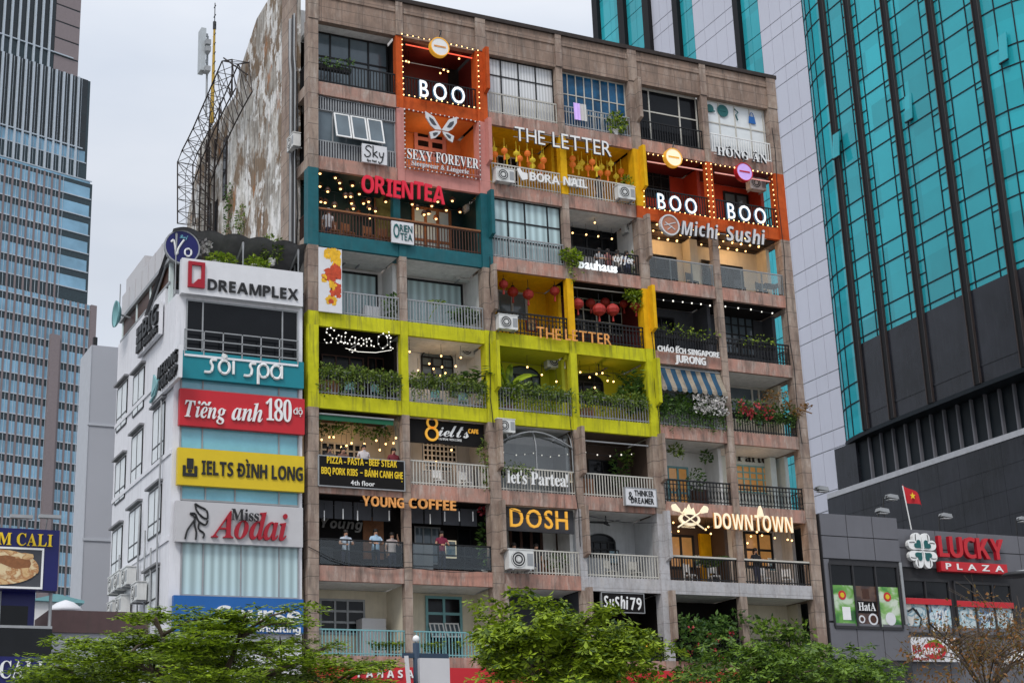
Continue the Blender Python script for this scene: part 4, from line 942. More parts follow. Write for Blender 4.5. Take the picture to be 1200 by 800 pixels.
decal('poster_cup', 'sign_white', lambda mb: mb.lathe((x0+wd*1.22,-.048,z0+.35),[(.17,.0),(.17,.01)],12,'y')); decal('poster_cup', 'sign_white', lambda mb: mb.lathe((x0+wd*1.72,-.048,z0+.36),[(.25,0),(.25,.012)],14,'y'))
decal('poster_coffee', 'wood', lambda mb: mb.lathe((x0+wd*1.72,-.062,z0+.36),[(.17,0),(.17,.004)],14,'y')); decal('poster_coffee', 'wood', lambda mb: mb.lathe((x0+wd*1.22,-.06,z0+.35),[(.10,0),(.10,.006)],12,'y')); decal('poster_pack', 'wood', lambda mb: mb.box(x0+wd*1.35,x0+wd*1.65,-.052,-.046,zs-.55,zs-.12))
for k in (0, 2): decal('poster_emblem', 'sign_red', lambda mb: mb.lathe((x0+wd*(k+.45),-.05,zs-.42),[(.2,0),(.2,.012)],14,'y')); decal('poster_emblem', 'sign_yellow', lambda mb: mb.lathe((x0+wd*(k+.45),-.063,zs-.42),[(.11,0),(.11,.006)],10,'y'))
decal('poster_pack', 'letter_white', lambda mb: mb.box(x0+wd*.4, x0+wd*.75, -.056, -.047, z0+.3, z0+.85)); decal('poster_cup', 'sign_white', lambda mb: mb.lathe((x0+wd*2.5,-.048,z0+.40),[(.2,0),(.28,.012)],14,'y'))
for q in ((1057,680,1113,742),(1120,684,1186,745)):
    a = poster(*q, .55, ['poster_blue','poster_cool','poster_blue'], 2 if q[0] < 1100 else 3)
    mb = MB(); zz = a[2]+(a[3]-a[2])*.66; mb.box(a[0], a[1], .40, .425, zz-.28, zz-.02); lp(mb, 'poster_strip', 'sign_red')
    if q[0] < 1100:
        decal('poster_figure', 'letter_black', lambda mb: [mb.tube([(a[0]+.25,.49,zz-.6),(a[0]+.55,.49,zz-.45),(a[0]+.85,.49,zz-.75)],.05,4), mb.tube([(a[0]+.7,.49,zz-.5),(a[0]+.95,.49,zz-.9),(a[0]+.8,.49,zz-1.3)],.035,4)])
        decal('poster_stripes', 'letter_white', lambda mb: [mb.prism([(a[1]-1.15+.25*i,.5,a[2]+.1),(a[1]-1.08+.25*i,.5,a[2]+.1),(a[1]-.75+.16*i,.5,zz-.5),(a[1]-.80+.16*i,.5,zz-.5)],(0,-.012,0)) for i in range(4)])
Y = .3
s = thing('building_sign', 'red lettering over a red strip with white capitals on the grey shopping centre', 'sign', P(1137,672,Y))
text_px('LUCKY', 'sans', 1098, 651, 1175, 658, 24, 'sign_red', s, Y=Y, depth=.2, gap=.05, face='letter_crimson', off=.0)
x0 = P(1100.8,663,Y).x; x1 = P(1178.4,668,Y).x; z1 = (P(1100.6,656,Y).z+P(1178.6,663,Y).z)/2; z0 = (P(1101,669,Y).z+P(1178,672.6,Y).z)/2
mb = MB(); mb.box(x0, x1, Y-.12, Y+.2, z0, z1); mb.build('panel', 'sign_red', s)
lettering('PLAZA', 'plain', Vector((x0+.25, Y-.122, z0+.09)), XU, ZU, NF, x1-x0-.5, z1-z0-.17, 'letter_white', s, depth=.03, gap=.5, whole='lettering', off=.02)
c = P(1078, 645.5, Y); s = thing('clover_emblem', 'white four leaf clover emblem with green hearts on the grey shopping centre', 'emblem', c)
for i in range(4):
    a0 = R(45+90*i); pts = []
    for j in range(28):
        t = 2*math.pi*j/28; hx = 16*math.sin(t)**3; hy = 13*math.cos(t)-5*math.cos(2*t)-2*math.cos(3*t)-math.cos(4*t); pts.append((hx/17, (hy+17)/17))
    def place(k, y, dd): return [Vector((c.x + k*(px_*math.cos(a0-math.pi/2) - (py_)*math.sin(a0-math.pi/2)), y, c.z + k*(px_*math.sin(a0-math.pi/2) + py_*math.cos(a0-math.pi/2)))) for px_, py_ in pts]
    mb = MB(); mb.prism(place(.47, Y, 0), (0,-.2,0)); mb.build('leaf', 'letter_white', s)
    g = [(c.x+(p.x-c.x)*.75, Y-.203, c.z+(p.z-c.z)*.75) for p in place(.38, Y, 0)]
    mb = MB(); mb.prism([(c.x+.12*math.cos(a0)+(p[0]-c.x)*.8, p[1], c.z+.12*math.sin(a0)+(p[2]-c.z)*.8) for p in g], (0,-.03,0)); mb.build('heart', 'letter_green', s)
    mb = MB(); 
    for sgn in (-1, 1): mb.tube([Vector((c.x+.78*math.cos(a0+sgn*.35*(.3+.7*q/5))*(.7+.06*q)/1., Y-.21, c.z+.78*math.sin(a0+sgn*.35*(.3+.7*q/5))*(.7+.06*q))) for q in range(6)], .018, 4)
    mb.build('scroll', 'letter_black', s)
s = board('shop_banner', 'white banner with red and brown lettering hanging below the poster windows', (1068,745),(1123,748),(1123.5,776),(1068,773), 'sign_white', Y=.1)
text_px('MART', 'sans', 1083, 766, 1105, 767, 8, 'letter_white', s, Y=.05, depth=.02, whole='lettering', gap=.04)
x0, x1, z0, z1 = RC(1081, 752, 1108, 772, .1); mb = MB(); mb.prism([((x0+x1)/2+(x1-x0)/2*math.cos(i*math.pi/8), .098, (z0+z1)/2+(z1-z0)/2*math.sin(i*math.pi/8)) for i in range(16)], (0,-.045,0)); mb.build('emblem', 'sign_red', s)
x0, x1, z0, z1 = RC(1084, 748, 1104, 757, .1); mb = MB(); mb.prism([(x0,.098,z0),(x0+.2,.098,z1-.1),(x1-.3,.098,z1),(x1,.098,z0+.1)], (0,-.03,0)); mb.build('leaf_emblem', 'leaf_mid', s)
text_px('BA', 'sans', 1070, 765, 1081, 765.4, 10, 'letter_crimson', s, Y=.098, depth=.02, whole='lettering', gap=.04); text_px('MINI SHOP', 'sans', 1069, 773, 1089, 773, 3, 'letter_crimson', s, Y=.098, depth=.02, whole='small_lettering')
# flag and floodlights on the roof
c = P(1068, 620, 1.0); s = thing('flag', 'red flag with a yellow star on a white pole above the shopping centre', 'flag', c)
t0 = P(1061.5, 588, 1.0); d = (t0-c); t1 = c+d*1.6
mb = MB(); mb.tube([c-d*.3, t1], .03, 6); mb.build('pole', 'white_paint', s)
mb = MB(); dz = .88
for i in range(10):
    u0_, u1_ = i/10, (i+1)/10; f0 = lambda u: Vector((1.0*u, .16*math.sin(u*7), -.34*u*u*.6))
    A = t0+f0(u0_); B = t0+f0(u1_); h0 = dz*(1-.55*u0_); h1 = dz*(1-.55*u1_); mb.quad(A, B, B+Vector((-.1,0,h1)), A+Vector((-.1,0,h0))); mb.quad(A+Vector((0,.012,0)), A+Vector((-.1,.012,h0)), B+Vector((-.1,.012,h1)), B+Vector((0,.012,0)))
fl = mb.build('cloth', 'sign_red', s, True)
mb = MB(); cc = t0+Vector((.33,-.13,.28)); mb.prism([(cc.x+(.17 if i % 2 == 0 else .07)*math.sin(i*math.pi/5), cc.y, cc.z+(.17 if i % 2 == 0 else .07)*math.cos(i*math.pi/5)) for i in range(10)], (0,.015,0)); mb.build('star', 'letter_yellow', fl)
def flood(px, py, Y, dx, label):
    h = P(px, py, Y); s = thing('floodlight', label, 'lamp', (h.x-dx, Y, h.z-1.2)); mb = MB(); zb_ = h.z-1.4
    mb.tube([(h.x-dx, Y, zb_), (h.x-dx+.1, Y, h.z-.05), (h.x-.2, Y-.05, h.z+.03)], .035, 5); mb.build('arm', 'black_metal', s)
    mb = MB(); mb.prism([(h.x-.28, Y-.2, h.z-.06), (h.x+.3, Y-.2, h.z-.12), (h.x+.25, Y-.2, h.z+.06), (h.x-.2, Y-.2, h.z+.1)], (0,.34,0)); mb.build('head', 'grey_metal', s)
    mb = MB(); mb.box(h.x-.22, h.x+.24, Y-.16, Y+.1, h.z-.15, h.z-.125); mb.build('lens', 'bulb_white' if 0 else 'letter_white', s)
flood(962, 572.5, .8, .55, 'floodlight on a bent arm nearest the old apartment block corner')
flood(1044, 582, 1.2, .55, 'tall floodlight on a bent arm standing behind the flag'); flood(1033, 598, .6, .3, 'small floodlight low on the parapet before the tall one')
flood(1107, 604, 1.2, .45, 'floodlight on a bent arm above the red lettering of the shopping centre'); flood(1198, 608, 1.2, .5, 'floodlight at the far end of the shopping centre parapet')
c = P(1192, 673, -3.); s = thing('street_lamp', 'flat dark street lamp head reaching in before the shopping centre', 'street lamp', (c.x+2.2, -3., .1))
mb = MB(); mb.lathe((c.x-.05, -3., c.z), [(.05,-.1),(.62,-.08),(.66,-.03),(.5,.08),(.1,.14)], 20); mb.build('head', 'fan_dark', s, True); mb = MB(); mb.tube([(c.x, -3., c.z+.1), (c.x+1.2, -3, c.z+.3), (c.x+2.2, -3, c.z-.2), (c.x+2.2, -3, .1)], .07, 8); mb.build('post', 'grey_metal', s, True)
c = P(1195, 763, -4.); s = thing('parasol', 'white curved parasol top at the edge of the bare tree', 'parasol', (c.x+.6, -4., .1))
mb = MB(); mb.lathe((c.x+.6, -4., c.z-.3), [(1.3,-.3),(1.25,0),(.8,.35),(.05,.55)], 12); mb.build('canopy', 'letter_white', s, True); mb = MB(); mb.tube([(c.x+.6,-4,.1),(c.x+.6,-4,c.z+.2)], .04, 6); mb.build('pole', 'grey_metal', s)

# ------------------------------------------------------------------ tower with the teal curtain wall
mat('curtain_glass', (.004,.36,.43), .05, spec=.35, var=.28, vscale=.13); mat('tower_panel', (.52,.53,.61), .45, var=.05, vscale=.15, streak=.08, streak_c=(.25,.25,.3)); mat('mullion', (.008,.012,.016), .5, spec=.2)
mat('fin_metal', (.008,.008,.009), .5, spec=.2); mat('fin_edge', (.045,.035,.033), .4); mat('dark_stone', (.013,.014,.019), .25, var=.8, vscale=.3, spec=.3, streak=.35, streak_c=(.04,.042,.05)); mat('stone_ledge', (.42,.43,.46), .6)
def panes(name, c, cell, lo, hi, rough=.05, spec=.35):  # tone per pane: blinds, and uneven reflections painted into the colour
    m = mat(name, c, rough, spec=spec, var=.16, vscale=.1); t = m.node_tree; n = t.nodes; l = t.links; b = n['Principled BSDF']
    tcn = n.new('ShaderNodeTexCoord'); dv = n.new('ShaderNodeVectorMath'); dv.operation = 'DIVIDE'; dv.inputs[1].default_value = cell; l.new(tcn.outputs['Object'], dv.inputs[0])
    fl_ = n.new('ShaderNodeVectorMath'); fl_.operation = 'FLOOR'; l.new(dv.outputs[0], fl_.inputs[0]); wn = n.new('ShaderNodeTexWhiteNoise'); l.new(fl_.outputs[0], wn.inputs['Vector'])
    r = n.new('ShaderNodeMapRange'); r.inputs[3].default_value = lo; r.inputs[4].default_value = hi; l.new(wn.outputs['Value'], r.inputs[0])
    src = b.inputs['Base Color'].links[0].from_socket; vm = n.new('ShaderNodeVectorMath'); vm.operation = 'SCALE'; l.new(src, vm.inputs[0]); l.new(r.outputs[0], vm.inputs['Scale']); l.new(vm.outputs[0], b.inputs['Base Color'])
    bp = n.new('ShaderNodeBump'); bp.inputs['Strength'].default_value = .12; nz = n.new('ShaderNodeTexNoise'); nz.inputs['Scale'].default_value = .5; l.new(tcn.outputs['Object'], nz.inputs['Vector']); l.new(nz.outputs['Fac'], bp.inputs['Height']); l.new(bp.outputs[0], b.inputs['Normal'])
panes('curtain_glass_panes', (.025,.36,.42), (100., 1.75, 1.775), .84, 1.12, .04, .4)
tw = thing('office_tower', 'tall office tower of teal glass with dark vertical fins over a black stone podium', 'tower', (50, 25, 0))
def tp(mb, name, m, parent=None, **k): return mb.build(name, m, parent or tw, **k)
XP = 40.; HT = 130
mb = MB(); mb.box(XP+.02, 75, -2, 45.9, 0, HT-1); tp(mb, 'core', 'tower_panel')
# panelled flank with vertical glass strips
YP = [(19.3,23.96,'p'),(23.96,25.87,'g'),(25.87,26.46,'f'),(26.46,31.72,'p'),(31.72,33.26,'g'),(33.26,33.92,'f'),(33.92,37.15,'p'),(37.15,37.99,'f'),(37.99,40.69,'g'),(40.69,41.57,'f'),(41.57,44.7,'g'),(44.7,45.5,'f')]
ZR = []                                                     # paired joints, one pair a storey
z = 16.6
while z < HT: ZR += [z, z+1.1]; z += 3.55
for (ya, yb, k) in YP:
    if k == 'f': mb = MB(); mb.box(XP-.35, XP+.015, ya, yb, 12, HT); tp(mb, 'fin', 'fin_metal'); continue
    mb = MB(); g = .03
    nx = max(2, round((yb-ya)/1.25)) if k == 'p' else 2
    zz = [12]+ZR+[HT]
    for i in range(nx):
        for c, d in zip(zz, zz[1:]): mb.box(XP-.04, XP+.01, ya+(yb-ya)*i/nx+g*.6, ya+(yb-ya)*(i+1)/nx-g*.6, c+g, d-g)
    if k == 'p': tp(mb, 'cladding', 'tower_panel')
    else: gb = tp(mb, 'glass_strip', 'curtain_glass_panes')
    mb = MB(); mb.box(XP-.006, XP+.0105, ya, yb, 12.01, HT-.01); tp(mb, 'joint', 'mullion' if k == 'g' else 'stone_ledge' if 0 else 'grey_metal')
# curtain wall: plan line bulging out of the flank, bays between fins
plan = [(40,19.36),(39.72,18.75),(39.5,18.0),(39.36,17.2),(39.26,16.4),(39.09,13.83),(38.97,10.44),(38.83,6.58),(38.8,3.1)]
for i in range(1, 9):
    a = R(180+12*i); plan.append((43.8+5*math.cos(a), 3.1+5*math.sin(a)*1.0))
ZB = 23.8
zt0 = lambda i: 30.6                                        # the glass starts above a band of black stone
def bay(pa, pb, name, zlo, mt, pattern, kk=0):
    """one bay of curtain wall between two plan points, with its mullions as a sub-part"""
    A, B = Vector((*pa, 0)), Vector((*pb, 0)); U = (B-A).normalized(); ln = (B-A).length; Nn = U.cross(ZU); 
    if Nn.x > 0 and Nn.y > -.2: Nn = -Nn
    O = A.copy(); mb = MB()
    mb.frame(O, U, ZU, Nn, 0, ln, zlo, HT, -.05, 0); f = tp(mb, name, mt)
    mb = MB(); t = .034; z = ZB+1.9-kk*.0
    us = {'fin': [.2, .74], 'arc': [.5], 'none': [.03]}[pattern]
    for u in us: mb.frame(O, U, ZU, Nn, ln*u-t, ln*u+t, zlo, HT, .002, .04)
    j = 0
    while z < HT:
        for dz in (0, 1.15):
            if z+dz > zlo+.1: mb.frame(O, U, ZU, Nn, 0, ln, z+dz-t, z+dz+t, .003, .035)
        if pattern == 'fin':
            for (u0_, u1_, fr_) in ((0,.2,.62),(0,.2,.30),(.74,1,.48),(.74,1,.86)):
                zz = z+1.15+2.4*fr_
                if zz > zlo+.1: mb.frame(O, U, ZU, Nn, ln*u0_, ln*u1_, zz-t*.8, zz+t*.8, .004, .034)
        z += 3.55; j += 1
    tp(mb, 'mullion', 'mullion', f); return f
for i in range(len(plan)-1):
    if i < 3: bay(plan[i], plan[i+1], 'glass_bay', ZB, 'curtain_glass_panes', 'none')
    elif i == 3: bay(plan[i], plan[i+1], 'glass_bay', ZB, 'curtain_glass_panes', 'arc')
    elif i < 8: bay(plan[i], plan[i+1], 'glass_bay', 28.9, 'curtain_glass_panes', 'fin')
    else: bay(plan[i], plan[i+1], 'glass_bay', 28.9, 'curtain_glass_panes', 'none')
for i in range(4, len(plan)-1):                             # black stone band under the glass
    A, B = Vector((*plan[i], 0)), Vector((*plan[i+1], 0)); U = (B-A).normalized(); Nn = U.cross(ZU)
    if Nn.x > 0 and Nn.y > -.2: Nn = -Nn
    mb = MB(); mb.frame(A, U, ZU, Nn, 0, (B-A).length, 24.78, 28.89, -.05, .03); mb.frame(A, U, ZU, Nn, 0, (B-A).length, ZB, 24.68, -.05, .03); mb.frame(A, U, ZU, Nn, 0, (B-A).length, 24.681, 24.779, -.05, .06); tp(mb, 'stone_band', 'dark_stone')
for i in (4, 5, 6, 7, 8):                                   # the deep fins
    p = plan[i]; mb = MB(); mb.box(p[0]-.14, p[0]+.0, p[1]-.2, p[1]+.2, ZB, HT); f = tp(mb, 'fin', 'fin_metal')
    for s in (-1, 1): mb = MB(); mb.box(p[0]-.2, p[0]-.0, p[1]+s*.225-.02, p[1]+s*.225+.02, ZB, HT); tp(mb, 'fin_edge', 'fin_edge', f)
mb = MB(); mb.prism([(x-.1, y, ZB-.25) for x, y in plan]+[(44, -1.5, ZB-.25), (44, 19.4, ZB-.25)], (0,0,.24)); tp(mb, 'soffit', 'mullion')
# recessed louvre storey, ledge, podium
mb = MB(); mb.box(XP-.1, XP+.018, 2.0, 18.2, 20.95, ZB-.26); tp(mb, 'recess', 'mullion')
mb = MB(); mb.box(XP-.3, XP-.101, 18.2, 20.2, 20.95, ZB-.26); tp(mb, 'pier', 'dark_stone')
for i in range(14): mb = MB(); y = 3.0+1.08*i; mb.box(XP-.30, XP-.103, y-.05, y+.05, 20.95, ZB-.26); tp(mb, 'louvre_post', 'lucky_panel')
mb = MB(); mb.box(XP-.75, XP+.01, -2, 20.75, 20.62, 20.93); tp(mb, 'ledge', 'stone_ledge')
mb = MB()
for j in range(8):
    for i in range(14): mb.box(XP-.7, XP-.4, -2+1.63*i+.008, -2+1.63*(i+1)-.008, 10.5+1.265*j+.008, 10.5+1.265*(j+1)-.008)
tp(mb, 'podium_cladding', 'dark_stone'); mb = MB(); mb.box(XP-.66, XP+.012, -1.98, 20.78, 0, 20.6); tp(mb, 'podium_wall', 'mullion')
for (px, py) in ((1067,128),(982,172),(1178,58)):            # tilted opening sashes
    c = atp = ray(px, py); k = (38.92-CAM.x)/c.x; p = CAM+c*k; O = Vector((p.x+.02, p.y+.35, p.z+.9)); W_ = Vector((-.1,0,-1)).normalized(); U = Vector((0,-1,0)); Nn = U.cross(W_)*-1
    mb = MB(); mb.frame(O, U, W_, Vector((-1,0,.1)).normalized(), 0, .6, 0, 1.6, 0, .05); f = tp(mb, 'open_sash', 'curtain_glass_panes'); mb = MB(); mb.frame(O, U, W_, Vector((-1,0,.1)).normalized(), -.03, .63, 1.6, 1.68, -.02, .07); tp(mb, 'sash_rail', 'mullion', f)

# ------------------------------------------------------------------ distant tower of windows
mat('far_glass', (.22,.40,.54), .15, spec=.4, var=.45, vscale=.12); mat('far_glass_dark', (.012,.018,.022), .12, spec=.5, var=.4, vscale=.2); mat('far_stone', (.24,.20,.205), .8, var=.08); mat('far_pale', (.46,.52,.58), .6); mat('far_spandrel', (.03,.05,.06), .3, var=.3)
ft = thing('glass_tower', 'distant stepped tower of narrow blue windows between pale stone piers', 'tower', (15, 200, 0))
U = Vector((math.cos(R(19)), math.sin(R(19)), 0)); Nn = Vector((U.y, -U.x, 0)); Wd = ZU
O = CAM + ray(93, 0)*300; O.z = 0
def fu(px, py):                                             # pixel -> (u, z) on the tower's face
    d = ray(px, py); t = (O-CAM).dot(Nn)/d.dot(Nn); p = CAM+d*t; return (p-O).dot(U), p.z
def tfp(mb, name, m, parent=None, **k): return mb.build(name, m, parent or ft, **k)
uA = fu(93, 45)[0]; uB = fu(102, 150)[0]; uC = fu(103, 260)[0]; uD = fu(100, 450)[0]
zA = fu(90, 92)[1]; zB = fu(100, 217)[1]; zC = fu(100, 360)[1]; UL = -62.
mb = MB()
for (u1_, za, zc, dp) in ((uA, zA, 195, 0), (uB, zB, zA, .5), (uC, zC, zB, 1.0), (uD+.4, 0, zC, 1.4)): mb.frame(O, U, Wd, Nn, UL, u1_, za+.002, zc, -26, dp)
tfp(mb, 'core', 'far_spandrel')
sp = (fu(66, 180)[0]-fu(12, 160)[0])/6; fl = 3.5
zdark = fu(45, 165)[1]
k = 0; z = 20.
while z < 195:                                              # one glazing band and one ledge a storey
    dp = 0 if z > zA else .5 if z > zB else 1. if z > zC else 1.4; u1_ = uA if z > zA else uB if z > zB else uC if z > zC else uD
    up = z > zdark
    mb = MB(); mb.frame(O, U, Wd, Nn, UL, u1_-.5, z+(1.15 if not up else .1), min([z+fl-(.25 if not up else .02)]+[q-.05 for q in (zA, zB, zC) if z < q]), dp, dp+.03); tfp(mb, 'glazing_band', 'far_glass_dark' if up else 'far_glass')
    if not up: mb = MB(); mb.frame(O, U, Wd, Nn, UL, u1_-.2, z+.95, z+1.15, dp, dp+.12); tfp(mb, 'ledge', 'far_pale')
    elif k % 5 == 0: mb = MB(); mb.frame(O, U, Wd, Nn, UL, u1_-1.2, z, z+.22, dp, dp+.35); tfp(mb, 'ledge', 'far_pale')
    z += fl; k += 1
i = 0; u = UL+.5
while u < uD:
    for (lo, hi, lim, dp) in ((zA, 195, uA-5, 0), (zB, zA, uB-2.4, .5), (zC, zB, uC-6.5, 1.), (0, zC, uD-.2, 1.4)):
        if u > lim: continue
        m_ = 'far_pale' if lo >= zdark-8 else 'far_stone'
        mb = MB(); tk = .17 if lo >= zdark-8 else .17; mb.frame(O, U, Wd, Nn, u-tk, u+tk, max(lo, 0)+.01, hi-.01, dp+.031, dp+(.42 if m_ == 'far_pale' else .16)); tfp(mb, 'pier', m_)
        if lo < zdark:                                     # thin mid mullions
            mb = MB(); mb.frame(O, U, Wd, Nn, u+sp/2-.03, u+sp/2+.03, max(lo,0)+.01, hi-.01, dp+.031, dp+.12); tfp(mb, 'mullion', 'far_pale')
    u += sp
ub = fu(55, 500)[0]
for (a, b, za, zc, d) in ((uD-.6, uD+.5, 0, zC-.01, 1.95), (ub-1.2, ub+.5, 0, fu(58, 395)[1], 2.1)):
    mb = MB(); mb.frame(O, U, Wd, Nn, a, b, za+.01, zc, 1.401, d); tfp(mb, 'stone_pier', 'far_stone')
for (a, b, za, zc, dp) in ((uA-5, uA-.05, zA+.1, 194, 0),):
    mb = MB()
    z = za
    while z < zc: mb.frame(O, U, Wd, Nn, a, b, z, z+3.1, dp+.04, dp+.12); z += 3.4
    tfp(mb, 'stone_cladding', 'far_stone')

# plain grey slab block behind the alley
mat('slab_grey', (.40,.41,.45), .8, var=.05, vscale=.2); mat('slab_pale', (.46,.48,.52), .8, var=.05)
YG = 24.; c0 = P(108, 404, YG); c1 = P(150, 404, YG); g = thing('tower_block', 'plain windowless grey block standing behind the white corner building', 'building', (c0.x+4, YG+4, 0))
zt_ = c0.z
mb = MB(); mb.box(c0.x, c0.x+9, YG, YG+2.6, 0, zt_); mb.build('wall', 'slab_grey', g)
mb = MB(); mb.box(c0.x-.04, c0.x-.003, YG-.03, YG+2.6, 0, zt_-.02); mb.build('side_wall', 'slab_pale', g)
mb = MB()
for z in (zt_-4.2, zt_-10, zt_-16): mb.box(c0.x-.08, c0.x+9, YG-.06, YG-.003, z, z+.12)
mb.build('band', 'slab_pale', g); mb = MB(); mb.tube([(c0.x+.2, YG+.3, zt_), (c0.x+.2, YG+.3, zt_+.5)], .12, 6); mb.build('roof_light', 'black_metal', g)

# ------------------------------------------------------------------ restaurant with navy boards beyond the alley
YC = -5.; rst = thing('restaurant_building', 'dark navy restaurant front with an open railed upper floor', 'building', (-13, YC+2, 0))
a = P(66, 690, YC); zq = P(40, 700, YC).z
def rp(mb, name, m, parent=None, **k): return mb.build(name, m, parent or rst, **k)
xr = P(58, 740, YC+.3).x; xr2 = P(40, 740, YC+.3).x
mb = MB(); mb.box(-22, xr2, YC+.4, YC+5, 0, P(40,690,YC).z+.3); rp(mb, 'wall', 'sign_navy'); mb = MB(); z = P(30, 733, YC).z; mb.box(-22, xr, YC-.1, YC+.3, z-.08, z); mb.cur = 1; mb.box(-22, xr, YC-.12, YC-.101, z-1., z-.1); rp(mb, 'railing', ['grey_metal', 'window_dark'])
mb = MB(); 
for i in range(4): x = xr-.05-1.5*i; mb.tube([(x, YC+.1, 0), (x, YC+.1, P(40,690,YC).z)], .05, 6)
rp(mb, 'post', 'grey_metal'); mb = MB(); mb.box(-22, xr2-.2, YC+.38, YC+.398, zq-2.0, zq-.2); rp(mb, 'window', 'window_dark')
mb = MB(); mb.box(-22, xr, YC-.1, YC+4, 0, P(20, 770, YC).z); rp(mb, 'base_wall', 'dark_wall')
Y = YC-.3
s = board('billboard', 'navy billboard with yellow capitals above a framed plate of food', (-60,614),(69,622),(68,690),(-60,690), 'sign_navy', Y=Y, d=.4)
text_px('TẤM CALI', 'serif', -27, 636, 61, 641, 14, 'letter_yellow', s, Y=Y-.002, depth=.06, whole='lettering', gap=.07)
x0, x1, z0, z1 = RC(-60, 640, 50.5, 688.5, Y); mb = MB(); t = .06
mb.cur = 0; mb.box(x0, x1-t, Y-.03, Y-.003, z0+t, z1-t); mb.cur = 1; mb.box(x0, x1, Y-.05, Y-.003, z1-t+.001, z1); mb.box(x0, x1, Y-.05, Y-.003, z0, z0+t-.001); mb.box(x1-t+.001, x1, Y-.05, Y-.003, z0+t, z1-t); pic = mb.build('picture', ['dark_grey_wall', 'letter_white'], s)
c = P(-2, 664, Y); ex = P(45, 664, Y).x-c.x; ez = P(0, 643.5, Y).z-c.z; mb = MB(); mb.prism([(c.x+ex*math.cos(i*math.pi/16), Y-.031, c.z+ez*math.sin(i*math.pi/16)) for i in range(32)], (0,-.03,0)); mb.build('plate', 'food_photo', pic)
for (px, py, rr, m_) in ((28,652,.28,'letter_cream'),(20,660,.4,'wood_light'),(33,668,.3,'letter_cream'),(10,672,.35,'letter_cream'),(6,655,.3,'wood_light')):
    q = P(px, py, Y); mb = MB(); mb.prism([(q.x+rr*math.cos(i*math.pi/4)*(1+.3*math.sin(i*2)), Y-.0612, q.z+rr*.4*math.sin(i*math.pi/4)) for i in range(8)], (0,-.004-.002*rr,0)); mb.build('food_piece', 'food_photo' if m_ == 'letter_cream' else m_, pic)
for px in (22, 55):
    q = P(px, 612, Y); l_ = thing('sign_lamp', 'small lamp arm over the navy billboard', 'lamp', q, 'lamps along the billboard top'); mb = MB(); mb.tube([(q.x, Y+.2, q.z-.4), (q.x, Y, q.z+.12), (q.x, Y-.5, q.z+.1)], .03, 5); mb.build('arm', 'grey_metal', l_); mb = MB(); mb.box(q.x-.35, q.x+.3, Y-.65, Y-.45, q.z+.02, q.z+.12); mb.build('head', 'grey_metal', l_)
s = board('billboard', 'navy board with large white serif capitals at the restaurant ground floor', (-60,769),(57,768),(57,802),(-60,803), 'sign_navy', Y=Y, d=.3)
text_px('TẤM CALI', 'serif', -58, 794, 50, 794, 20, 'letter_white', s, Y=Y-.002, depth=.06, whole='lettering', gap=.06)
# things on the low roof beside the alley
YR = -2.5; z = P(110, 716, YR).z
q = thing('low_roof_building', 'low flat roofed annex with a dull brown fascia in the alley', 'building', (-8.6, YR+2, 0)); xa, xb = P(58, 725, YR).x, P(170, 725, YR).x
mat('brown_fascia', (.09,.055,.055), .8, streak=.3)
mb = MB(); mb.box(xa, xb, YR, YR+2.3, 0, z-.5); mb.build('wall', 'slab_grey', q); mb = MB(); mb.box(xa-.05, xb+.1, YR-.1, YR+2.3, z-.7, z); mb.build('fascia', 'brown_fascia', q)
YT = 1.; c = P(77, 706, YT); s = thing('parasol', 'cream parasol on the low annex roof below the navy billboard', 'parasol', (c.x, YT, z)); mb = MB(); mb.lathe((c.x, YT, c.z-.2), [(.6,-.12),(.57,0),(.3,.2),(.03,.3)], 10); mb.build('canopy', 'letter_cream' if 0 else 'sign_white', s, True); mb = MB(); mb.tube([(c.x,YT,0.1),(c.x,YT,c.z+.1)], .04, 6); mb.build('pole', 'grey_metal', s)
s = board('small_sign', 'small navy sign with a pale line of writing in the alley', (65,715),(80,716),(80,728),(65,728), 'sign_navy', Y=.0, d=.1); text_px('CAFE', 'sans', 68, 723, 76, 723, 3, 'letter_white', s, Y=-.002, depth=.02, whole='lettering')
mb = MB(); x0, x1, zz0, zz1 = RC(65, 715, 80, 728, .0); mb.box(x0+.3, x0+.36, .02, .08, .0, zz0); mb.build('post', 'grey_metal', s)
xa, xb = P(81, 710, 3).x, P(92, 710, 3).x; s = thing('alley_house', 'small pale house wall squeezed between parasol and grey block', 'building', ((xa+xb)/2, 4, 0)); mb = MB(); mb.box(xa-1.2, xb, 3.2, 8, 0, P(86, 705, 3.2).z); mb.build('wall', 'white_wall', s); mb = MB(); mb.prism([(xa-1.4,3.0,P(86,705,3.2).z),(xb+.2,3.0,P(86,707,3.2).z),(xb+.2,3.0,P(86,704,3.2).z),((xa+xb)/2-.6,3.0,P(86,697,3.2).z)], (0,5,0)); mb.build('roof', 'aqua_metal', s)

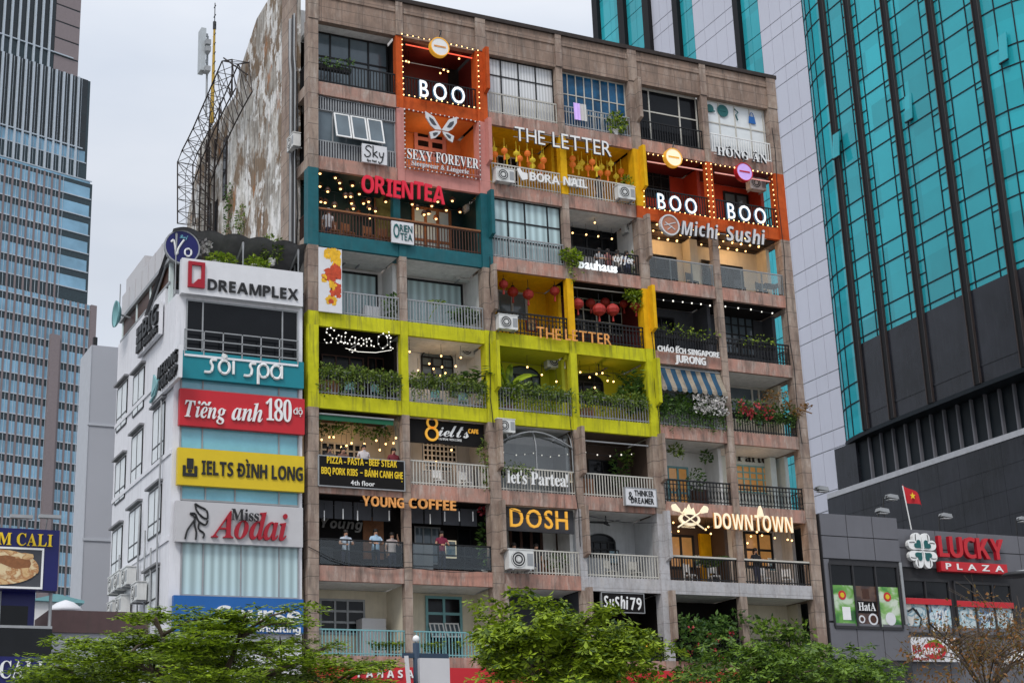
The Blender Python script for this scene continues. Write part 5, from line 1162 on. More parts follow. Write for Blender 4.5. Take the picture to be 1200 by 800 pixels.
# ------------------------------------------------------------------ lattice frame and aerials behind the old block
sc = thing('lattice_frame', 'rusty steel lattice frame climbing the rear edge of the old block', 'scaffold', (-.9, 17, 26))
Xa, Xb = -1.5, -.75
out = [(208,262),(208,222),(208,187),(224,156),(243,112),(262,68),(272,70)]; inn = [(229,262),(227,232),(226,218),(236,188),(252,150),(268,118),(276,104)]
def pl(poly, n, X):
    d = [0]; 
    for a, b in zip(poly, poly[1:]): d.append(d[-1]+math.hypot(b[0]-a[0], b[1]-a[1]))
    res = []
    for i in range(n+1):
        t = d[-1]*i/n
        for j in range(len(poly)-1):
            if d[j+1] >= t-1e-6: f = (t-d[j])/(d[j+1]-d[j]); res.append(PX(poly[j][0]+(poly[j+1][0]-poly[j][0])*f, poly[j][1]+(poly[j+1][1]-poly[j][1])*f, X)); break
    return res
n = 15; mb = MB(); mb2 = MB()
OA, IA = pl(out, n, Xa), pl(inn, n, Xa); OB = [Vector((Xb, p.y, p.z)) for p in OA]; IB = [Vector((Xb, p.y, p.z)) for p in IA]
for l_ in (OA, IA, OB, IB): mb.tube(l_, .034, 5)
for i in range(n+1):
    mb2.tube([OA[i], IA[i]], .02, 4); mb2.tube([OB[i], IB[i]], .02, 4); mb2.tube([OA[i], OB[i]], .016, 4)
    if i < n:
        mb2.tube([OA[i], IA[i+1]] if i % 2 else [IA[i], OA[i+1]], .017, 4); mb2.tube([OB[i], IB[i+1]] if i % 2 == 0 else [IB[i], OB[i+1]], .017, 4); mb2.tube([OA[i], OB[i+1]], .015, 4)
        m1, m2 = (OA[i]+IA[i])/2, (OA[i+1]+IA[i+1])/2; mb2.tube([m1, m2], .015, 4)
mb.tube([PX(262,68,Xb), PX(290,88,-.5)], .035, 4); mb.tube([PX(272,70,Xb), PX(272,112,-.6)], .04, 4); mb.tube([PX(249,100,Xb), PX(243,190,-.6)], .06, 5); mb.tube([PX(258,120,Xb), PX(252,190,-.6)], .04, 5)
mb.build('chord', 'rust', sc); mb2.build('brace', 'rust', sc)
mb = MB()
for y in (12.15, 13.1):
    mb.tube([(XS-.25, y, 22), (XS-.25, y, 33.5)], .05, 5); mb.tube([(XS-.6, y+.2, 22), (XS-.6, y+.2, 33.5)], .04, 5)
    for i in range(16): mb.tube([(XS-.25, y, 22+.7*i), (XS-.6, y+.2, 22.35+.7*i)], .025, 4)
mb.build('ladder', 'rust', sc)
a, b = PX(239, 100, -1.1), PX(237, 36, -1.1)
s = thing('panel_aerial', 'grey slab shaped mobile aerial on the lattice frame', 'aerial', a); mb = MB(); x_, y_ = b.x, b.y; mb.box(x_-.12, x_+.12, y_-.3, y_+.25, a.z+.9, b.z); mb.build('panel', 'antenna_white', s)
mb = MB(); mb.tube([(x_+.25, y_-.1, a.z-1.4), (x_+.25, y_-.1, b.z-.3)], .05, 6)
for z in (a.z+1.4, a.z+2.8, b.z-.7): mb.box(x_+.12, x_+.25, y_-.15, y_-.05, z, z+.15); mb.box(x_+.05, x_+.3, y_-.55, y_-.1, z-.6, z-.35)
mb.build('bracket', 'grey_metal', s)
a, b = PX(249, 110, -.9), PX(251.5, 28, -.9); s = thing('aerial_mast', 'thin ochre aerial mast with a whip tip beside the slab aerial', 'aerial', a); mb = MB()
mb.tube([a-Vector((0,0,1.5)), b], .09, 6, .05); mb.build('mast', 'antenna_yellow', s); mb = MB(); mb.tube([b, b+Vector((0,0,1.1))], .022, 5)
for i in range(9): z = a.z+.5+.5*i; mb.tube([(b.x, b.y-.3+.02*i, z), (b.x, b.y+.3-.02*i, z)], .025, 4)
mb.tube([(b.x, b.y, b.z-.3), (b.x, b.y, b.z+.1)], .08, 6); mb.build('whip', 'fan_dark', s)

# ------------------------------------------------------------------ shop signs on the old block
def sign(name, label, px, py, Y=-.2): return thing(name, label, 'sign', P(px, py, Y))
def struts(s, pts, m='black_metal', Y=-.16):                # stand-off bars that carry free letters
    mb = MB()
    for (a, b) in pts:
        p, q = P(*a, Y), P(*b, Y); mb.tube([(p.x, Y+.02, p.z), (q.x, Y+.02, q.z)], .018, 4)
    return mb.build('support_rail', m, s)
def boo(label, x0, y0, x1, y1, h):
    s = sign('letter_sign', label, (x0+x1)/2, y0, -.2)
    L_ = text_px('BOO', 'plain', x0, y0, x1, y1, h, 'letter_lit', s, Y=-.16, depth=.10, off=.01, gap=.26, face='letter_edge'); struts(s, [((x0, y0-2), (x1, y1-2))], Y=-.14); return s
boo('glowing white three letter sign on the topmost orange balcony', 491, 115, 544, 122.5, 19)
boo('glowing white three letter sign on the lower orange balcony beside the yellow fin', 770, 245, 816, 252, 17.5)
boo('glowing white three letter sign on the corner orange balcony at the building edge', 852, 257, 897, 263, 17.5)
def medallion(label, px, py, r, face, rimm, band, Y=-.32):
    c = P(px, py, Y); k = P(px+r, py, Y).x-c.x; s = thing('round_sign', label, 'sign', c)
    mb = MB(); mb.lathe((c.x, Y+.15, c.z), [(k*.9, -.05), (k*.9, .15)], 24, 'y'); mb.build('panel', face, s)
    mb = MB(); mb.ring((c.x, Y+.15, c.z), [(k*.905,-.06),(k,-.06),(k,.17),(k*.905,.17)], 24, 'y'); mb.build('rim', rimm, s)
    mb = MB(); mb.box(c.x-k*.62, c.x+k*.62, Y-.02, Y-.001, c.z-k*.06, c.z+k*.1); mb.build('band', band, s)
    mb = MB(); mb.tube([(c.x, Y+.05, c.z+k), (c.x+.1, Y+.05, c.z+k+.35), (c.x+.15, Y+.3, c.z+k+.5)], .03, 5); mb.build('bracket', 'black_metal', s)
    return s
medallion('round cream sign with a gold rim over the topmost orange balcony', 515.5, 55, 11, 'letter_white', 'letter_gold', 'letter_bulbs')
medallion('round cream sign with a gold rim between the yellow fin and the lower orange balcony', 789.5, 184.5, 9.8, 'letter_cream', 'letter_gold', 'letter_gold')
mat('lilac', (.55,.38,.72), .4, emit=(.5,.3,.9), es=.2); medallion('round lilac sign with a red band on the corner orange balcony', 872.5, 201.5, 9.5, 'lilac', 'sign_red', 'sign_red')
# butterfly
s = sign('butterfly_emblem', 'silver butterfly emblem above the pink balcony', 517, 150, -.2)
c = P(517, 153, -.2)
for sg in (-1, 1):
    for (pts, nm) in (([(0,0),(.35,.55),(.75,.75),(.72,.45),(.5,.12),(.3,-.02)], 'upper_wing'), ([(.03,-.06),(.3,-.08),(.58,-.2),(.5,-.5),(.3,-.42),(.1,-.2)], 'lower_wing')):
        mb = MB(); q = [(c.x+sg*x*.95, -.2, c.z+z*.95) for x, z in pts]; mb.prism(q if sg > 0 else q[::-1], (0, -.06, 0)); w_ = mb.build(nm, 'letter_silver', s)
        mb = MB(); cx = sum(p[0] for p in q)/len(q); cz = sum(p[2] for p in q)/len(q); mb.prism([(cx+(p[0]-cx)*.45, -.262, cz+(p[2]-cz)*.45) for p in (q if sg > 0 else q[::-1])], (0, -.012, 0)); mb.build('wing_spot', 'dark_grey_wall', w_)
s = sign('letter_sign', 'silver serif lettering over the pink railing under the butterfly', 517, 190)
text_px('SEXY', 'serif', 476.5, 187, 506, 190.5, 11.5, 'letter_white', s, Y=-.2, depth=.08, gap=.05, face='dark_grey_wall'); text_px('FOREVER', 'serif', 510, 191, 560, 199, 11.5, 'letter_white', s, Y=-.2, depth=.08, gap=.05, face='dark_grey_wall')  # sides coloured dark as a painted shadow outline
text_px('Sleepwear & Lingerie', 'serif', 482, 195, 549, 203.5, 5.5, 'letter_silver', s, Y=-.18, depth=.05, whole='small_lettering', gap=.06); struts(s, [((474,184),(562,196)), ((474,193),(562,206))], 'pink')
s = board('sign_board', 'small white board with black script hung on the barred balcony', (424.5,168.5),(453.5,172),(453.5,194),(424.5,189), 'sign_white', Y=-.2, d=.1)
x0, x1, z0, z1 = RC(427, 172, 451, 184, -.2); strokes(s, 'lettering', 'letter_black', hand('Sky'), (x0, x1, z0-.02, z1+.0), .026, -.21); text_px('Spa Nail', 'plain', 430, 189, 441, 190.5, 2.6, 'letter_black', s, Y=-.202, depth=.02, whole='small_lettering')
s = sign('letter_sign', 'crooked crimson letters across the teal balcony', 470, 225, -.2)
text_px('ORIENTEA', 'sans', 423.5, 225.5, 521, 238.5, 20, 'letter_red', s, Y=-.2, depth=.08, gap=.07, jig=.09, off=.0); struts(s, [((421,214),(522,226))], Y=-.19)
s = board('sign_board', 'white board with thin teal letters on the wooden balcony rail', (459,258),(485,262.5),(485,287),(459,283.5), 'sign_white', Y=-.2, d=.08)
text_px('O', 'plain', 461, 278, 468, 279, 16, 'letter_green', s, Y=-.202, depth=.03, whole='lettering', off=.01); text_px('RIEN', 'plain', 468.5, 271, 483, 273.5, 8, 'letter_green', s, Y=-.202, depth=.03, whole='lettering'); text_px('TEA', 'plain', 469, 281, 483, 283, 8, 'letter_green', s, Y=-.202, depth=.03, whole='lettering')
# flower banner
s = board('banner', 'tall white banner painted with yellow and red flowers', (373.5,289),(400.5,293),(401,367.5),(373.5,364), 'sign_white', Y=-.16, d=.05)
mat('petal_paint_yellow', (.75,.42,.02), .6, var=.3, vscale=6); mat('petal_paint_red', (.5,.06,.02), .6, var=.4, vscale=6)
for (px, py, rx, rz_, m_) in ((389,297,.42,.28,'petal_paint_yellow'),(393,305,.3,.5,'petal_paint_yellow'),(384,300,.2,.16,'petal_paint_yellow'),(386,322,.38,.28,'petal_paint_red'),(394,319,.3,.35,'petal_paint_red'),(390,332,.2,.3,'petal_paint_yellow'),(394,340,.28,.4,'petal_paint_red'),(388,352,.25,.28,'petal_paint_yellow'),(388,353,.12,.12,'petal_paint_red'),(380,326,.14,.2,'petal_paint_yellow')):
    q = P(px, py, -.16); mb = MB(); x_0, x_1 = s['_b'][0]+.03, s['_b'][1]-.03
    for k in range(7):
        a_ = k*.9+px; cx, cz = q.x+rx*.55*math.cos(a_)*(k > 0), q.z+rz_*.55*math.sin(a_)*(k > 0); r1, r2 = rx*random.uniform(.22,.5), rz_*random.uniform(.22,.5); off_ = -.161-.0011*(k+py % 5)
        mb.prism([(min(max(cx+r1*(1+.25*math.sin(3*i+k))*math.cos(i*math.pi/7), x_0), x_1), off_, cz+r2*(1+.25*math.cos(2*i+k))*math.sin(i*math.pi/7)) for i in range(14)], (0, -.0008, 0))
    mb.build('flower', m_, s)
# bulb script
s = sign('bulb_sign', 'script sign outlined in white bulbs over the dark lime balcony', 420, 400, -.1)
x0, x1, z0, z1 = RC(380, 388, 461, 405, -.1); z0 -= .0
HP = hand('Saigon Oi'); bk = strokes(s, 'backing', 'letter_dim', HP, (x0, x1, z0, z1), .008, -.1)
bp = []
for p_ in HP:
    q = [Vector((x0+(x1-x0)*a, -.13, z0+(z1-z0)*b)) for a, b in p_]
    for a, b in zip(q, q[1:]):
        bp.append(a)
    bp.append(q[-1])
bulbs(s, bp[:100], .03, 'bulb_white')
mb = MB(); mb.tube([P(405, 408, -.1), P(420, 412, -.1), P(440, 413, -.1), P(459, 410, -.1)], .01, 4); mb.build('flourish', 'bulb_white', s)
s = sign('letter_sign', 'white lattice capitals hung across the upper yellow balconies', 660, 170)
text_px('THE', 'plain', 602.5, 164.5, 638, 172, 16, 'letter_white', s, Y=-.25, depth=.09, gap=.1, off=.0, face='dark_grey_wall'); text_px('LETTER', 'plain', 647, 173, 715.5, 184.5, 17, 'letter_white', s, Y=-.25, depth=.09, gap=.1, off=.0, face='dark_grey_wall'); struts(s, [((602,152),(716,170)), ((602,160),(716,179))], 'grey_metal', -.22)
s = sign('letter_sign', 'white rounded capitals with a hand emblem on the cream railing', 655, 212)
text_px('BORA', 'sans', 620.5, 212.5, 655, 217, 9.5, 'letter_white', s, Y=-.15, depth=.08, gap=.08); text_px('NAIL', 'sans', 660, 217.5, 687.5, 221.5, 9.5, 'letter_white', s, Y=-.15, depth=.08, gap=.08); struts(s, [((620,208),(688,217.5))], 'cream_metal', -.14)
q = P(611, 205, -.15); mb = MB(); mb.prism([(q.x-.24,-.15,q.z+.2),(q.x-.1,-.15,q.z+.28),(q.x+.02,-.15,q.z+.1),(q.x+.25,-.15,q.z+.08),(q.x+.25,-.15,q.z-.18),(q.x,-.15,q.z-.26),(q.x-.12,-.15,q.z-.05)], (0,-.08,0)); mb.build('hand_emblem', 'letter_white', s)
s = sign('letter_sign', 'white lower case lettering with small script on the black railing', 710, 312, -.1)
text_px('bauhaus', 'plain', 678, 314, 723, 320, 10.5, 'letter_lit', s, Y=-.06, depth=.06, off=.02, gap=.07); text_px('coffee', 'slant', 719, 306.5, 741.5, 310, 7.5, 'letter_white', s, Y=-.06, depth=.05, whole='lettering', gap=.06)
s = sign('letter_sign', 'silver brush lettering with a round salmon emblem below the orange balconies', 840, 272, -.3)
text_px('Michi', 'slant', 797, 276, 841, 281, 16, 'letter_silver', s, Y=-.3, depth=.12, gap=.05, jig=.05, face='dark_grey_wall'); text_px('Sushi', 'slant', 850, 282, 896, 288, 16.5, 'letter_silver', s, Y=-.3, depth=.12, gap=.05, jig=.05, face='dark_grey_wall'); struts(s, [((795,268),(898,280))], 'grey_metal', -.28)
c = P(784.5, 264, -.3); k = P(795.5,264,-.3).x-c.x; mat('salmon', (.42,.17,.10), .5, var=.2)
mb = MB(); mb.lathe((c.x,-.2,c.z), [(k*.85,.02),(k*.85,.14)], 24, 'y'); e_ = mb.build('emblem', 'salmon', s); mb = MB(); mb.ring((c.x,-.2,c.z), [(k*.86,.0),(k,.0),(k,.17),(k*.86,.17)], 24, 'y'); mb.build('rim', 'letter_silver', e_)
mb = MB(); mb.tube([(c.x-k*.6,-.35,c.z-k*.1),(c.x+k*.6,-.35,c.z+k*.3)], .025, 4); mb.tube([(c.x-k*.5,-.35,c.z+k*.2),(c.x+k*.5,-.35,c.z-k*.4)], .025, 4); mb.tube([(c.x-k*.3,-.35,c.z-k*.5),(c.x+k*.2,-.35,c.z-k*.1)], .025, 4); mb.build('stripe', 'letter_silver', e_)
s = sign('letter_sign', 'white serif capitals on the white top corner railing', 868, 184)
text_px('HỒNG ÂN', 'serif', 839.5, 184, 897.5, 191.5, 9.5, 'letter_white', s, Y=-.15, depth=.12, gap=.09, face='dark_grey_wall'); struts(s, [((837,180),(899,188))], 'white_paint', -.12)  # dark letter sides paint the shadow that outlines white on white
s = sign('letter_sign', 'orange bulb lit capitals across the middle yellow balconies', 670, 393)
text_px('THE', 'plain', 629, 396.5, 657, 398.5, 13, 'letter_bulbs', s, Y=-.2, depth=.05, gap=.14, off=-.004); text_px('LETTER', 'plain', 662.5, 398.5, 716, 404.5, 12.5, 'letter_bulbs', s, Y=-.2, depth=.05, gap=.14, off=-.004); struts(s, [((627,389),(717,397))], 'black_metal', -.18)
s = sign('letter_sign', 'white capitals in two lines on the dark planted balcony', 806, 415)
text_px('CHÁO ẾCH SINGAPORE', 'sans', 770.5, 411.5, 842.5, 419.5, 6.3, 'letter_white', s, Y=-.15, depth=.06, whole='lettering', gap=.07); text_px('JURONG', 'sans', 791, 424.5, 826.5, 428.5, 8.5, 'letter_white', s, Y=-.15, depth=.08, gap=.07); struts(s, [((768,408),(844,417))], 'black_metal', -.14)
s = board('sign_board', 'long black board with yellow capitals hung over the balcony rail', (374,534.5),(473,540),(474,574.5),(374,567.5), 'sign_black', Y=-.14, d=.1); rim(s, 'grey_metal', -.12, .04)
for (tx, a, b, c_, d, h, sp_) in (('PIZZA', 383,542.5,401,543.5,8,0),('-',403,543.6,405.5,544.1,8,0),('PASTA',407.5,544.2,426,545,8,0),('-',428,544.4,430.5,544.6,8,0),('BEEF STEAK',432.5,545.5,465,547.8,8,0),('BBQ PORK RIBS',376.5,554.8,419,557.5,8,0),('-',422,556.1,425,556.4,8,0),('BÁNH CANH GHẸ',427.5,558,472,561.3,8,0)):
    text_px(tx, 'sans', a, b, c_, d, h if tx != '-' else 8, 'letter_yellow', s, Y=-.142, depth=.02, whole='lettering', gap=.08)
text_px('4th floor', 'plain', 411, 568, 439, 569.5, 5.5, 'letter_white', s, Y=-.142, depth=.02, whole='small_lettering', gap=.08, off=.012)
x0, x1 = BAYS[1]; zc_ = ceil(5)
s = thing('sign_board', 'black fascia board with a golden numeral and white script inside the pale balcony', 'sign', ((x0+x1)/2, .3, zc_-.8)); mb = MB(); mb.box(x0+.03, x1-.03, .3, .36, zc_-.95, zc_-.02); mb.build('panel', 'sign_black', s)
q = P(506, 502, .3); mb = MB(); mb.ring((q.x, .28, q.z+.22), [(.16,.0),(.24,.0),(.24,.05),(.16,.05)], 18, 'y'); mb.ring((q.x-.02, .28, q.z-.22), [(.2,.0),(.29,.0),(.29,.05),(.2,.05)], 18, 'y'); mb.build('numeral', 'letter_gold', s)
text_px('ielts', 'script', 513.5, 511, 549, 513.5, 14, 'letter_white', s, Y=.299, depth=.05, whole='lettering', gap=-.01); text_px('CAFE', 'sans', 548.5, 507.5, 560, 508.3, 5, 'letter_gold', s, Y=.299, depth=.05, whole='lettering', gap=.1); text_px('YOU SPEAK WITH COFFEE', 'plain', 513, 515.5, 541, 517, 2.6, 'letter_white', s, Y=.299, depth=.02, whole='small_lettering')
s = sign('letter_sign', 'white serif lettering with an exclamation mark on the cream railing below the glass tent', 630, 565)
text_px("let's Partea!", 'serif', 594, 566, 665, 570.5, 14.5, 'letter_white', s, Y=-.12, depth=.07, gap=.06); struts(s, [((592,558),(667,563))], 'cream_metal', -.1)
s = board('sign_board', 'small white box sign with black capitals hung at the cream railing end', (733,570),(769,574.5),(769,593.5),(733,590.5), 'sign_white', Y=-.28, d=.2); rim(s, 'grey_metal', -.27, .03)
text_px('&', 'sans', 736.5, 585, 742, 585.5, 10, 'letter_black', s, Y=-.282, depth=.02, whole='lettering'); text_px('THINKER', 'plain', 743.5, 580, 766, 582.3, 6.6, 'letter_black', s, Y=-.282, depth=.02, whole='lettering', off=.02, gap=.1); text_px('DREAMER', 'plain', 739.5, 588.3, 766.5, 591, 6.6, 'letter_black', s, Y=-.282, depth=.02, whole='lettering', off=.02, gap=.1)
s = sign('letter_sign', 'big golden capitals on the dark fascia above the cream railing', 631, 608)
text_px('DOSH', 'plain', 597.5, 616.5, 665, 620.5, 21, 'letter_gold', s, Y=-.05, depth=.07, gap=.16, off=.005); struts(s, [((595,605),(667,608))], 'black_metal', -.03)
s = sign('letter_sign', 'rusty bulb letter capitals along the stone beam over the glass balustrade', 480, 588)
text_px('YOUNG', 'sans', 424.5, 592.5, 473, 595, 11.5, 'letter_bulbs', s, Y=-.2, depth=.06, gap=.1); text_px('COFFEE', 'sans', 479, 595.2, 534, 598, 11.5, 'letter_bulbs', s, Y=-.2, depth=.06, gap=.1); struts(s, [((422,586),(536,592))], 'black_metal', -.18)
s = sign('letter_sign', 'cream glowing capitals with a tall middle t on the lowest lit balconies', 882, 612)
text_px('DOWN', 'sans', 836.5, 619, 881.5, 621.5, 18, 'letter_cream', s, Y=-.25, depth=.09, gap=.09, face='letter_bulbs'); text_px('TOWN', 'sans', 884, 621.7, 928.5, 624.3, 18, 'letter_cream', s, Y=-.25, depth=.09, gap=.09, face='letter_bulbs'); struts(s, [((835,610),(930,615))], 'black_metal', -.22)
q = P(890, 597, -.3); mb = MB(); mb.prism([(q.x-.13,-.25,q.z-.3),(q.x-.07,-.25,q.z-.02),(q.x,-.25,q.z+.16),(q.x+.07,-.25,q.z-.02),(q.x+.13,-.25,q.z-.3)], (0,-.16,0)); mb.build('letter_tip', 'letter_cream', s)
c = P(807, 607, -.3); s = thing('pan_emblem', 'cream emblem of a flaming pan crossed by a whisk and spatula', 'emblem', c)
mb = MB(); mb.prism([(c.x+.5*math.cos(i*math.pi/9), -.3, c.z-.05+.27*math.sin(i*math.pi/9)) for i in range(18)], (0,-.1,0)); mb.build('pan', 'letter_cream', s)
mb = MB(); mb.prism([(c.x+.36*math.cos(i*math.pi/9), -.402, c.z-.03+.17*math.sin(i*math.pi/9)) for i in range(18)], (0,-.02,0)); mb.build('pan_inside', 'wood', s)
mb = MB(); mb.prism([(c.x-.3,-.3,c.z+.22),(c.x-.15,-.3,c.z+.42),(c.x-.12,-.3,c.z+.3),(c.x+.02,-.3,c.z+.58),(c.x+.12,-.3,c.z+.32),(c.x+.22,-.3,c.z+.44),(c.x+.3,-.3,c.z+.2)], (0,-.08,0)); mb.build('flame', 'letter_cream', s)
for sg, nm in ((-1, 'whisk'), (1, 'spatula')):
    mb = MB(); mb.tube([(c.x-sg*.62,-.42,c.z-.42),(c.x+sg*.5,-.42,c.z+.25)], .035, 5); A = Vector((c.x+sg*.5,-.42,c.z+.25)); d = Vector((sg*.8,0,.45)).normalized(); e = Vector((-d.z,0,d.x))
    mb.prism([A+e*.06, A+d*.3+e*.16, A+d*.42+e*.05, A+d*.42-e*.05, A+d*.3-e*.16, A-e*.06], (0,-.05,0)); mb.build(nm, 'letter_cream', s)
text_px('DOWNTOWN', 'plain', 799, 618, 814, 618.6, 2.2, 'letter_cream', s, Y=-.25, depth=.02, whole='small_lettering')
s = board('sign_board', 'black board with white brush lettering in the lowest dark bay', (705.5,693),(754.5,697),(754.5,718.5),(705.5,715), 'sign_black', Y=.02, d=.05); rim(s, 'grey_metal', .03, .03)
text_px('SuShi', 'slant', 708, 711.5, 737, 713.5, 14, 'letter_white', s, Y=.018, depth=.03, whole='lettering', gap=.06, shear=-.1, jig=.04); text_px('79', 'plain', 739, 713.6, 752, 714.5, 14, 'letter_white', s, Y=.018, depth=.03, whole='lettering', gap=.08, off=.012)
s = board('sign_board', 'low dark board with small orange capitals behind the tree', (726,748),(776,750),(776,764),(726,762), 'sign_black', Y=.0, d=.04); text_px('OỆT', 'sans', 757, 759, 774, 759.7, 7, 'letter_gold', s, Y=-.002, depth=.03, whole='lettering', gap=.08); text_px('NGUY', 'sans', 729, 757.5, 755, 758.6, 7, 'letter_gold', s, Y=-.002, depth=.03, whole='lettering', gap=.08)
# bookshop fascia at street level
x0, x1 = -.42, 22.36; z1 = P(450, 781, -.3).z; s = thing('shop_fascia', 'long red fascia with white capitals above the street level shopfronts', 'sign', (11, -.3, z1-1))
mb = MB(); mb.box(x0, x1, -.35, -.1, z1-1.15, z1); mb.build('panel', 'sign_red', s); text_px('FAHASA', 'sans', 419, 793.5, 484, 793.5, 9, 'letter_white', s, Y=-.352, depth=.06, gap=.45)
# sign inside the glass balustraded cafe
s = sign('wall_lettering', 'white sloping letters on the black wall behind the glass balustrade', 400, 615, 1.9); text_px('Young', 'slant', 376, 619, 425, 619, 11, 'letter_dim', s, Y=1.96, depth=.03, whole='lettering', gap=.05)
s = sign('wall_lettering', 'dark lettering above the glowing grid window of the pale aqua balcony', 885, 541, 1.9); text_px('Partea', 'serif', 864, 540.5, 906, 542.5, 11, 'letter_black', s, Y=1.96, depth=.03, whole='lettering', gap=.05)

# ------------------------------------------------------------------ strings of bulbs round the lit balconies
def loop_pts(pts, step, Y):
    res = []
    for a, b in zip(pts, pts[1:]):
        p, q = P(*a, Y), P(*b, Y); n = max(1, round((q-p).length/step))
        res += [p+(q-p)*i/n + Vector((0, 0, random.uniform(-.015, .015))) for i in range(n)]
    return res+[P(*pts[-1], Y)]
def string(label, pts, step=.25, r=.03, m='bulb', Y=-.16, group=None):
    pp = loop_pts(pts, step, Y); s = thing('light_string', label, 'string lights', pp[0], group); mb = MB(); mb.tube(pp, .012, 4); mb.build('cable', 'black_metal', s); bulbs(s, pp[:100], r, m); return s
string('square of glowing bulbs framing the topmost orange balcony', [(471,40),(560,59),(562,127),(473,111),(471,40)])
string('square of unlit white bulbs framing the pink balcony', [(474,128),(562,143),(563,210),(475,196),(474,128)], .2, .035, 'letter_white')  # these bulbs are unlit, plain white
string('square of glowing bulbs framing the lower orange balcony beside the yellow fin', [(754,179),(827,192),(832,254),(755,243),(754,179)])
string('square of glowing bulbs framing the corner orange balcony at the building edge', [(833,192),(904,204),(911,266),(837,255),(833,192)])
string('row of tiny bulbs under the ceiling of the dark planted balconies', [(766,350),(800,354),(832,358)], .55, .04, 'bulb_white', .1); string('row of tiny bulbs under the ceiling of the corner dark balcony', [(850,359),(880,363),(905,367)], .55, .04, 'bulb_white', .1)
string('swag of tiny bulbs in the brown balcony above the small white box sign', [(686,530),(700,533),(715,534),(728,533),(740,532)], .45, .035, 'bulb_white', .9)
string('swag of tiny white bulbs hanging in the glass tent', [(590,530),(605,533),(625,531),(645,535),(665,532)], .45, .03, 'bulb_white', .7)
for px, py in ((541,209),(545,216),(543,223)): pass
# lamps: spots in the sushi ceiling, pendants in the teal cafe
for n_, (b, k, j) in enumerate(((4, 6, 3), (5, 6, 3))):
    x0, x1 = BAYS[b]; s = thing('spot_lights', ['grid of glowing ceiling spots over the glass railed bay next to the stone fin','grid of glowing ceiling spots over the glass railed corner bay'][n_], 'ceiling lights', ((x0+x1)/2, 1, ceil(2)))
    bulbs(s, [(x0+.25+(x1-x0-.5)*(i+.5*(q % 2))/k, .25+.7*q, ceil(2)-.05) for i in range(k) for q in range(j)], .05, 'bulb', 'spot')
    mb = MB()
    for q in range(j): mb.box(x0+.1, x1-.1, .22+.7*q, .28+.7*q, ceil(2)-.03, ceil(2)-.005)
    mb.build('track', 'black_metal', s); lamp(s, ((x0+x1)/2, 1.0, ceil(2)-.4), 32)
pend = [(375,202),(393,207),(384,223),(399,220),(413,216),(381,236),(376,235),(392,240),(405,229),(411,229),(412,237),(426,237),(421,226),(432,235),(433,243),(433,254),(420,250),(407,248),(440,246),(414,243),(452,235),(530,234),(536,239),(539,247),(523,245),(506,240),(502,249),(511,255),(497,250),(483,238),(513,235),(489,243),(375,217),(398,213)]
random.shuffle(pend); p0 = None
for px, py in pend:
    Y = random.choice((.45, .8, 1.2, 1.6)); p = P(px, py, Y)
    if p0 is None:
        p0 = thing('pendant_lamp', 'small glowing pendant lamp in the cluster over the teal balcony', 'pendant lamp', p, 'pendant lamps of the teal cafe'); mb = MB(); mb.lathe(p, [(.02,.14),(.10,.08),(.13,-.02),(.12,-.05)], 8); mb.build('shade', 'wood', p0); mb = MB(); mb.ball(p+Vector((0,0,-.05)), .055, 6); mb.build('bulb', 'bulb_warm', p0); mb = MB(); mb.tube([p+Vector((0,0,.14)), p+Vector((0,0,.45))], .008, 3); mb.build('cord', 'black_metal', p0)
    else: dup(p0, p, p0['label'], p0['group'])
l_ = p0; lamp(p0, (2, 1.0, ceil(2)-.9), 12); lamp(p0, (5.2, 1.0, ceil(2)-.9), 14)
warm = {'hanging bulb over the pizza balcony': [(377,515,.6),(386,512,.9),(391,512,1.2),(400,524,.6),(406,522,.9),(412,519,1.3),(427,520,.6),(441,516,.8),(445,527,.6),(452,520,1.2),(461,519,.6),(464,513,.5)],
        'hanging bulb in the white lime framed balcony': [(469,419,.5),(480,412,.5),(490,434,.5),(517,417,.5),(534,429,.6),(540,419,.5),(503,426,1.5),(508,432,1.5),(518,430,1.6),(522,437,1.6),(516,440,1.4)],
        'hanging bulb in the lime walled balcony beside the banana plant': [(618,430,.5),(635,439,.5),(652,447,.6),(610,455,1.),(622,458,1.3)],
        'hanging bulb in the lime walled balcony beside the fan': [(680,436,.5),(691,442,.8),(699,438,.4),(712,446,.5),(719,447,.6),(697,454,1.3),(706,437,.5)],
        'hanging bulb in the lit brown balcony below the pan emblem': [(784,610,.5),(789,612,.5),(795,622,.9),(827,620,.6),(833,625,.6),(830,617,.5),(786,623,1.2)],
        'hanging bulb in the lit corner balcony with tan handrail': [(880,628,.5),(887,623,.5),(893,627,.6),(900,622,.6),(923,632,.5),(928,633,.6),(908,630,1.2),(876,636,.6)],
        'small ceiling bulb in the topmost orange balcony': [(476,72,.6),(479,73,1),(538,69,.8),(520,82,1.2),(516,86,1.2),(525,84,1.2)], 'small ceiling bulb in the dark coffee balcony': [(671,273,.6),(687,275,.8),(701,277,.9),(717,280,.6),(697,261,.7)],
        'warm hanging bulb in the pale script fascia balcony': [(511,541,.8),(529,527,.8)], 'small bulb in the orange walled pink framed balcony': [(557,155,.5),(557,163,.6),(558,171,.6)]}
b0 = None
for lb, L_ in warm.items():
    for px, py, Y in L_:
        p = P(px, py, Y)
        if b0 is None: b0 = thing('hanging_bulb', lb, 'light bulb', p, lb+'s'); mb = MB(); mb.ball(p, .042, 8); mb.build('bulb', 'bulb', b0); mb = MB(); mb.tube([p+Vector((0,0,.06)), p+Vector((0,0,.5))], .009, 3); mb.build('cord', 'black_metal', b0)
        else: c_ = dup(b0, p, lb, lb+'s')
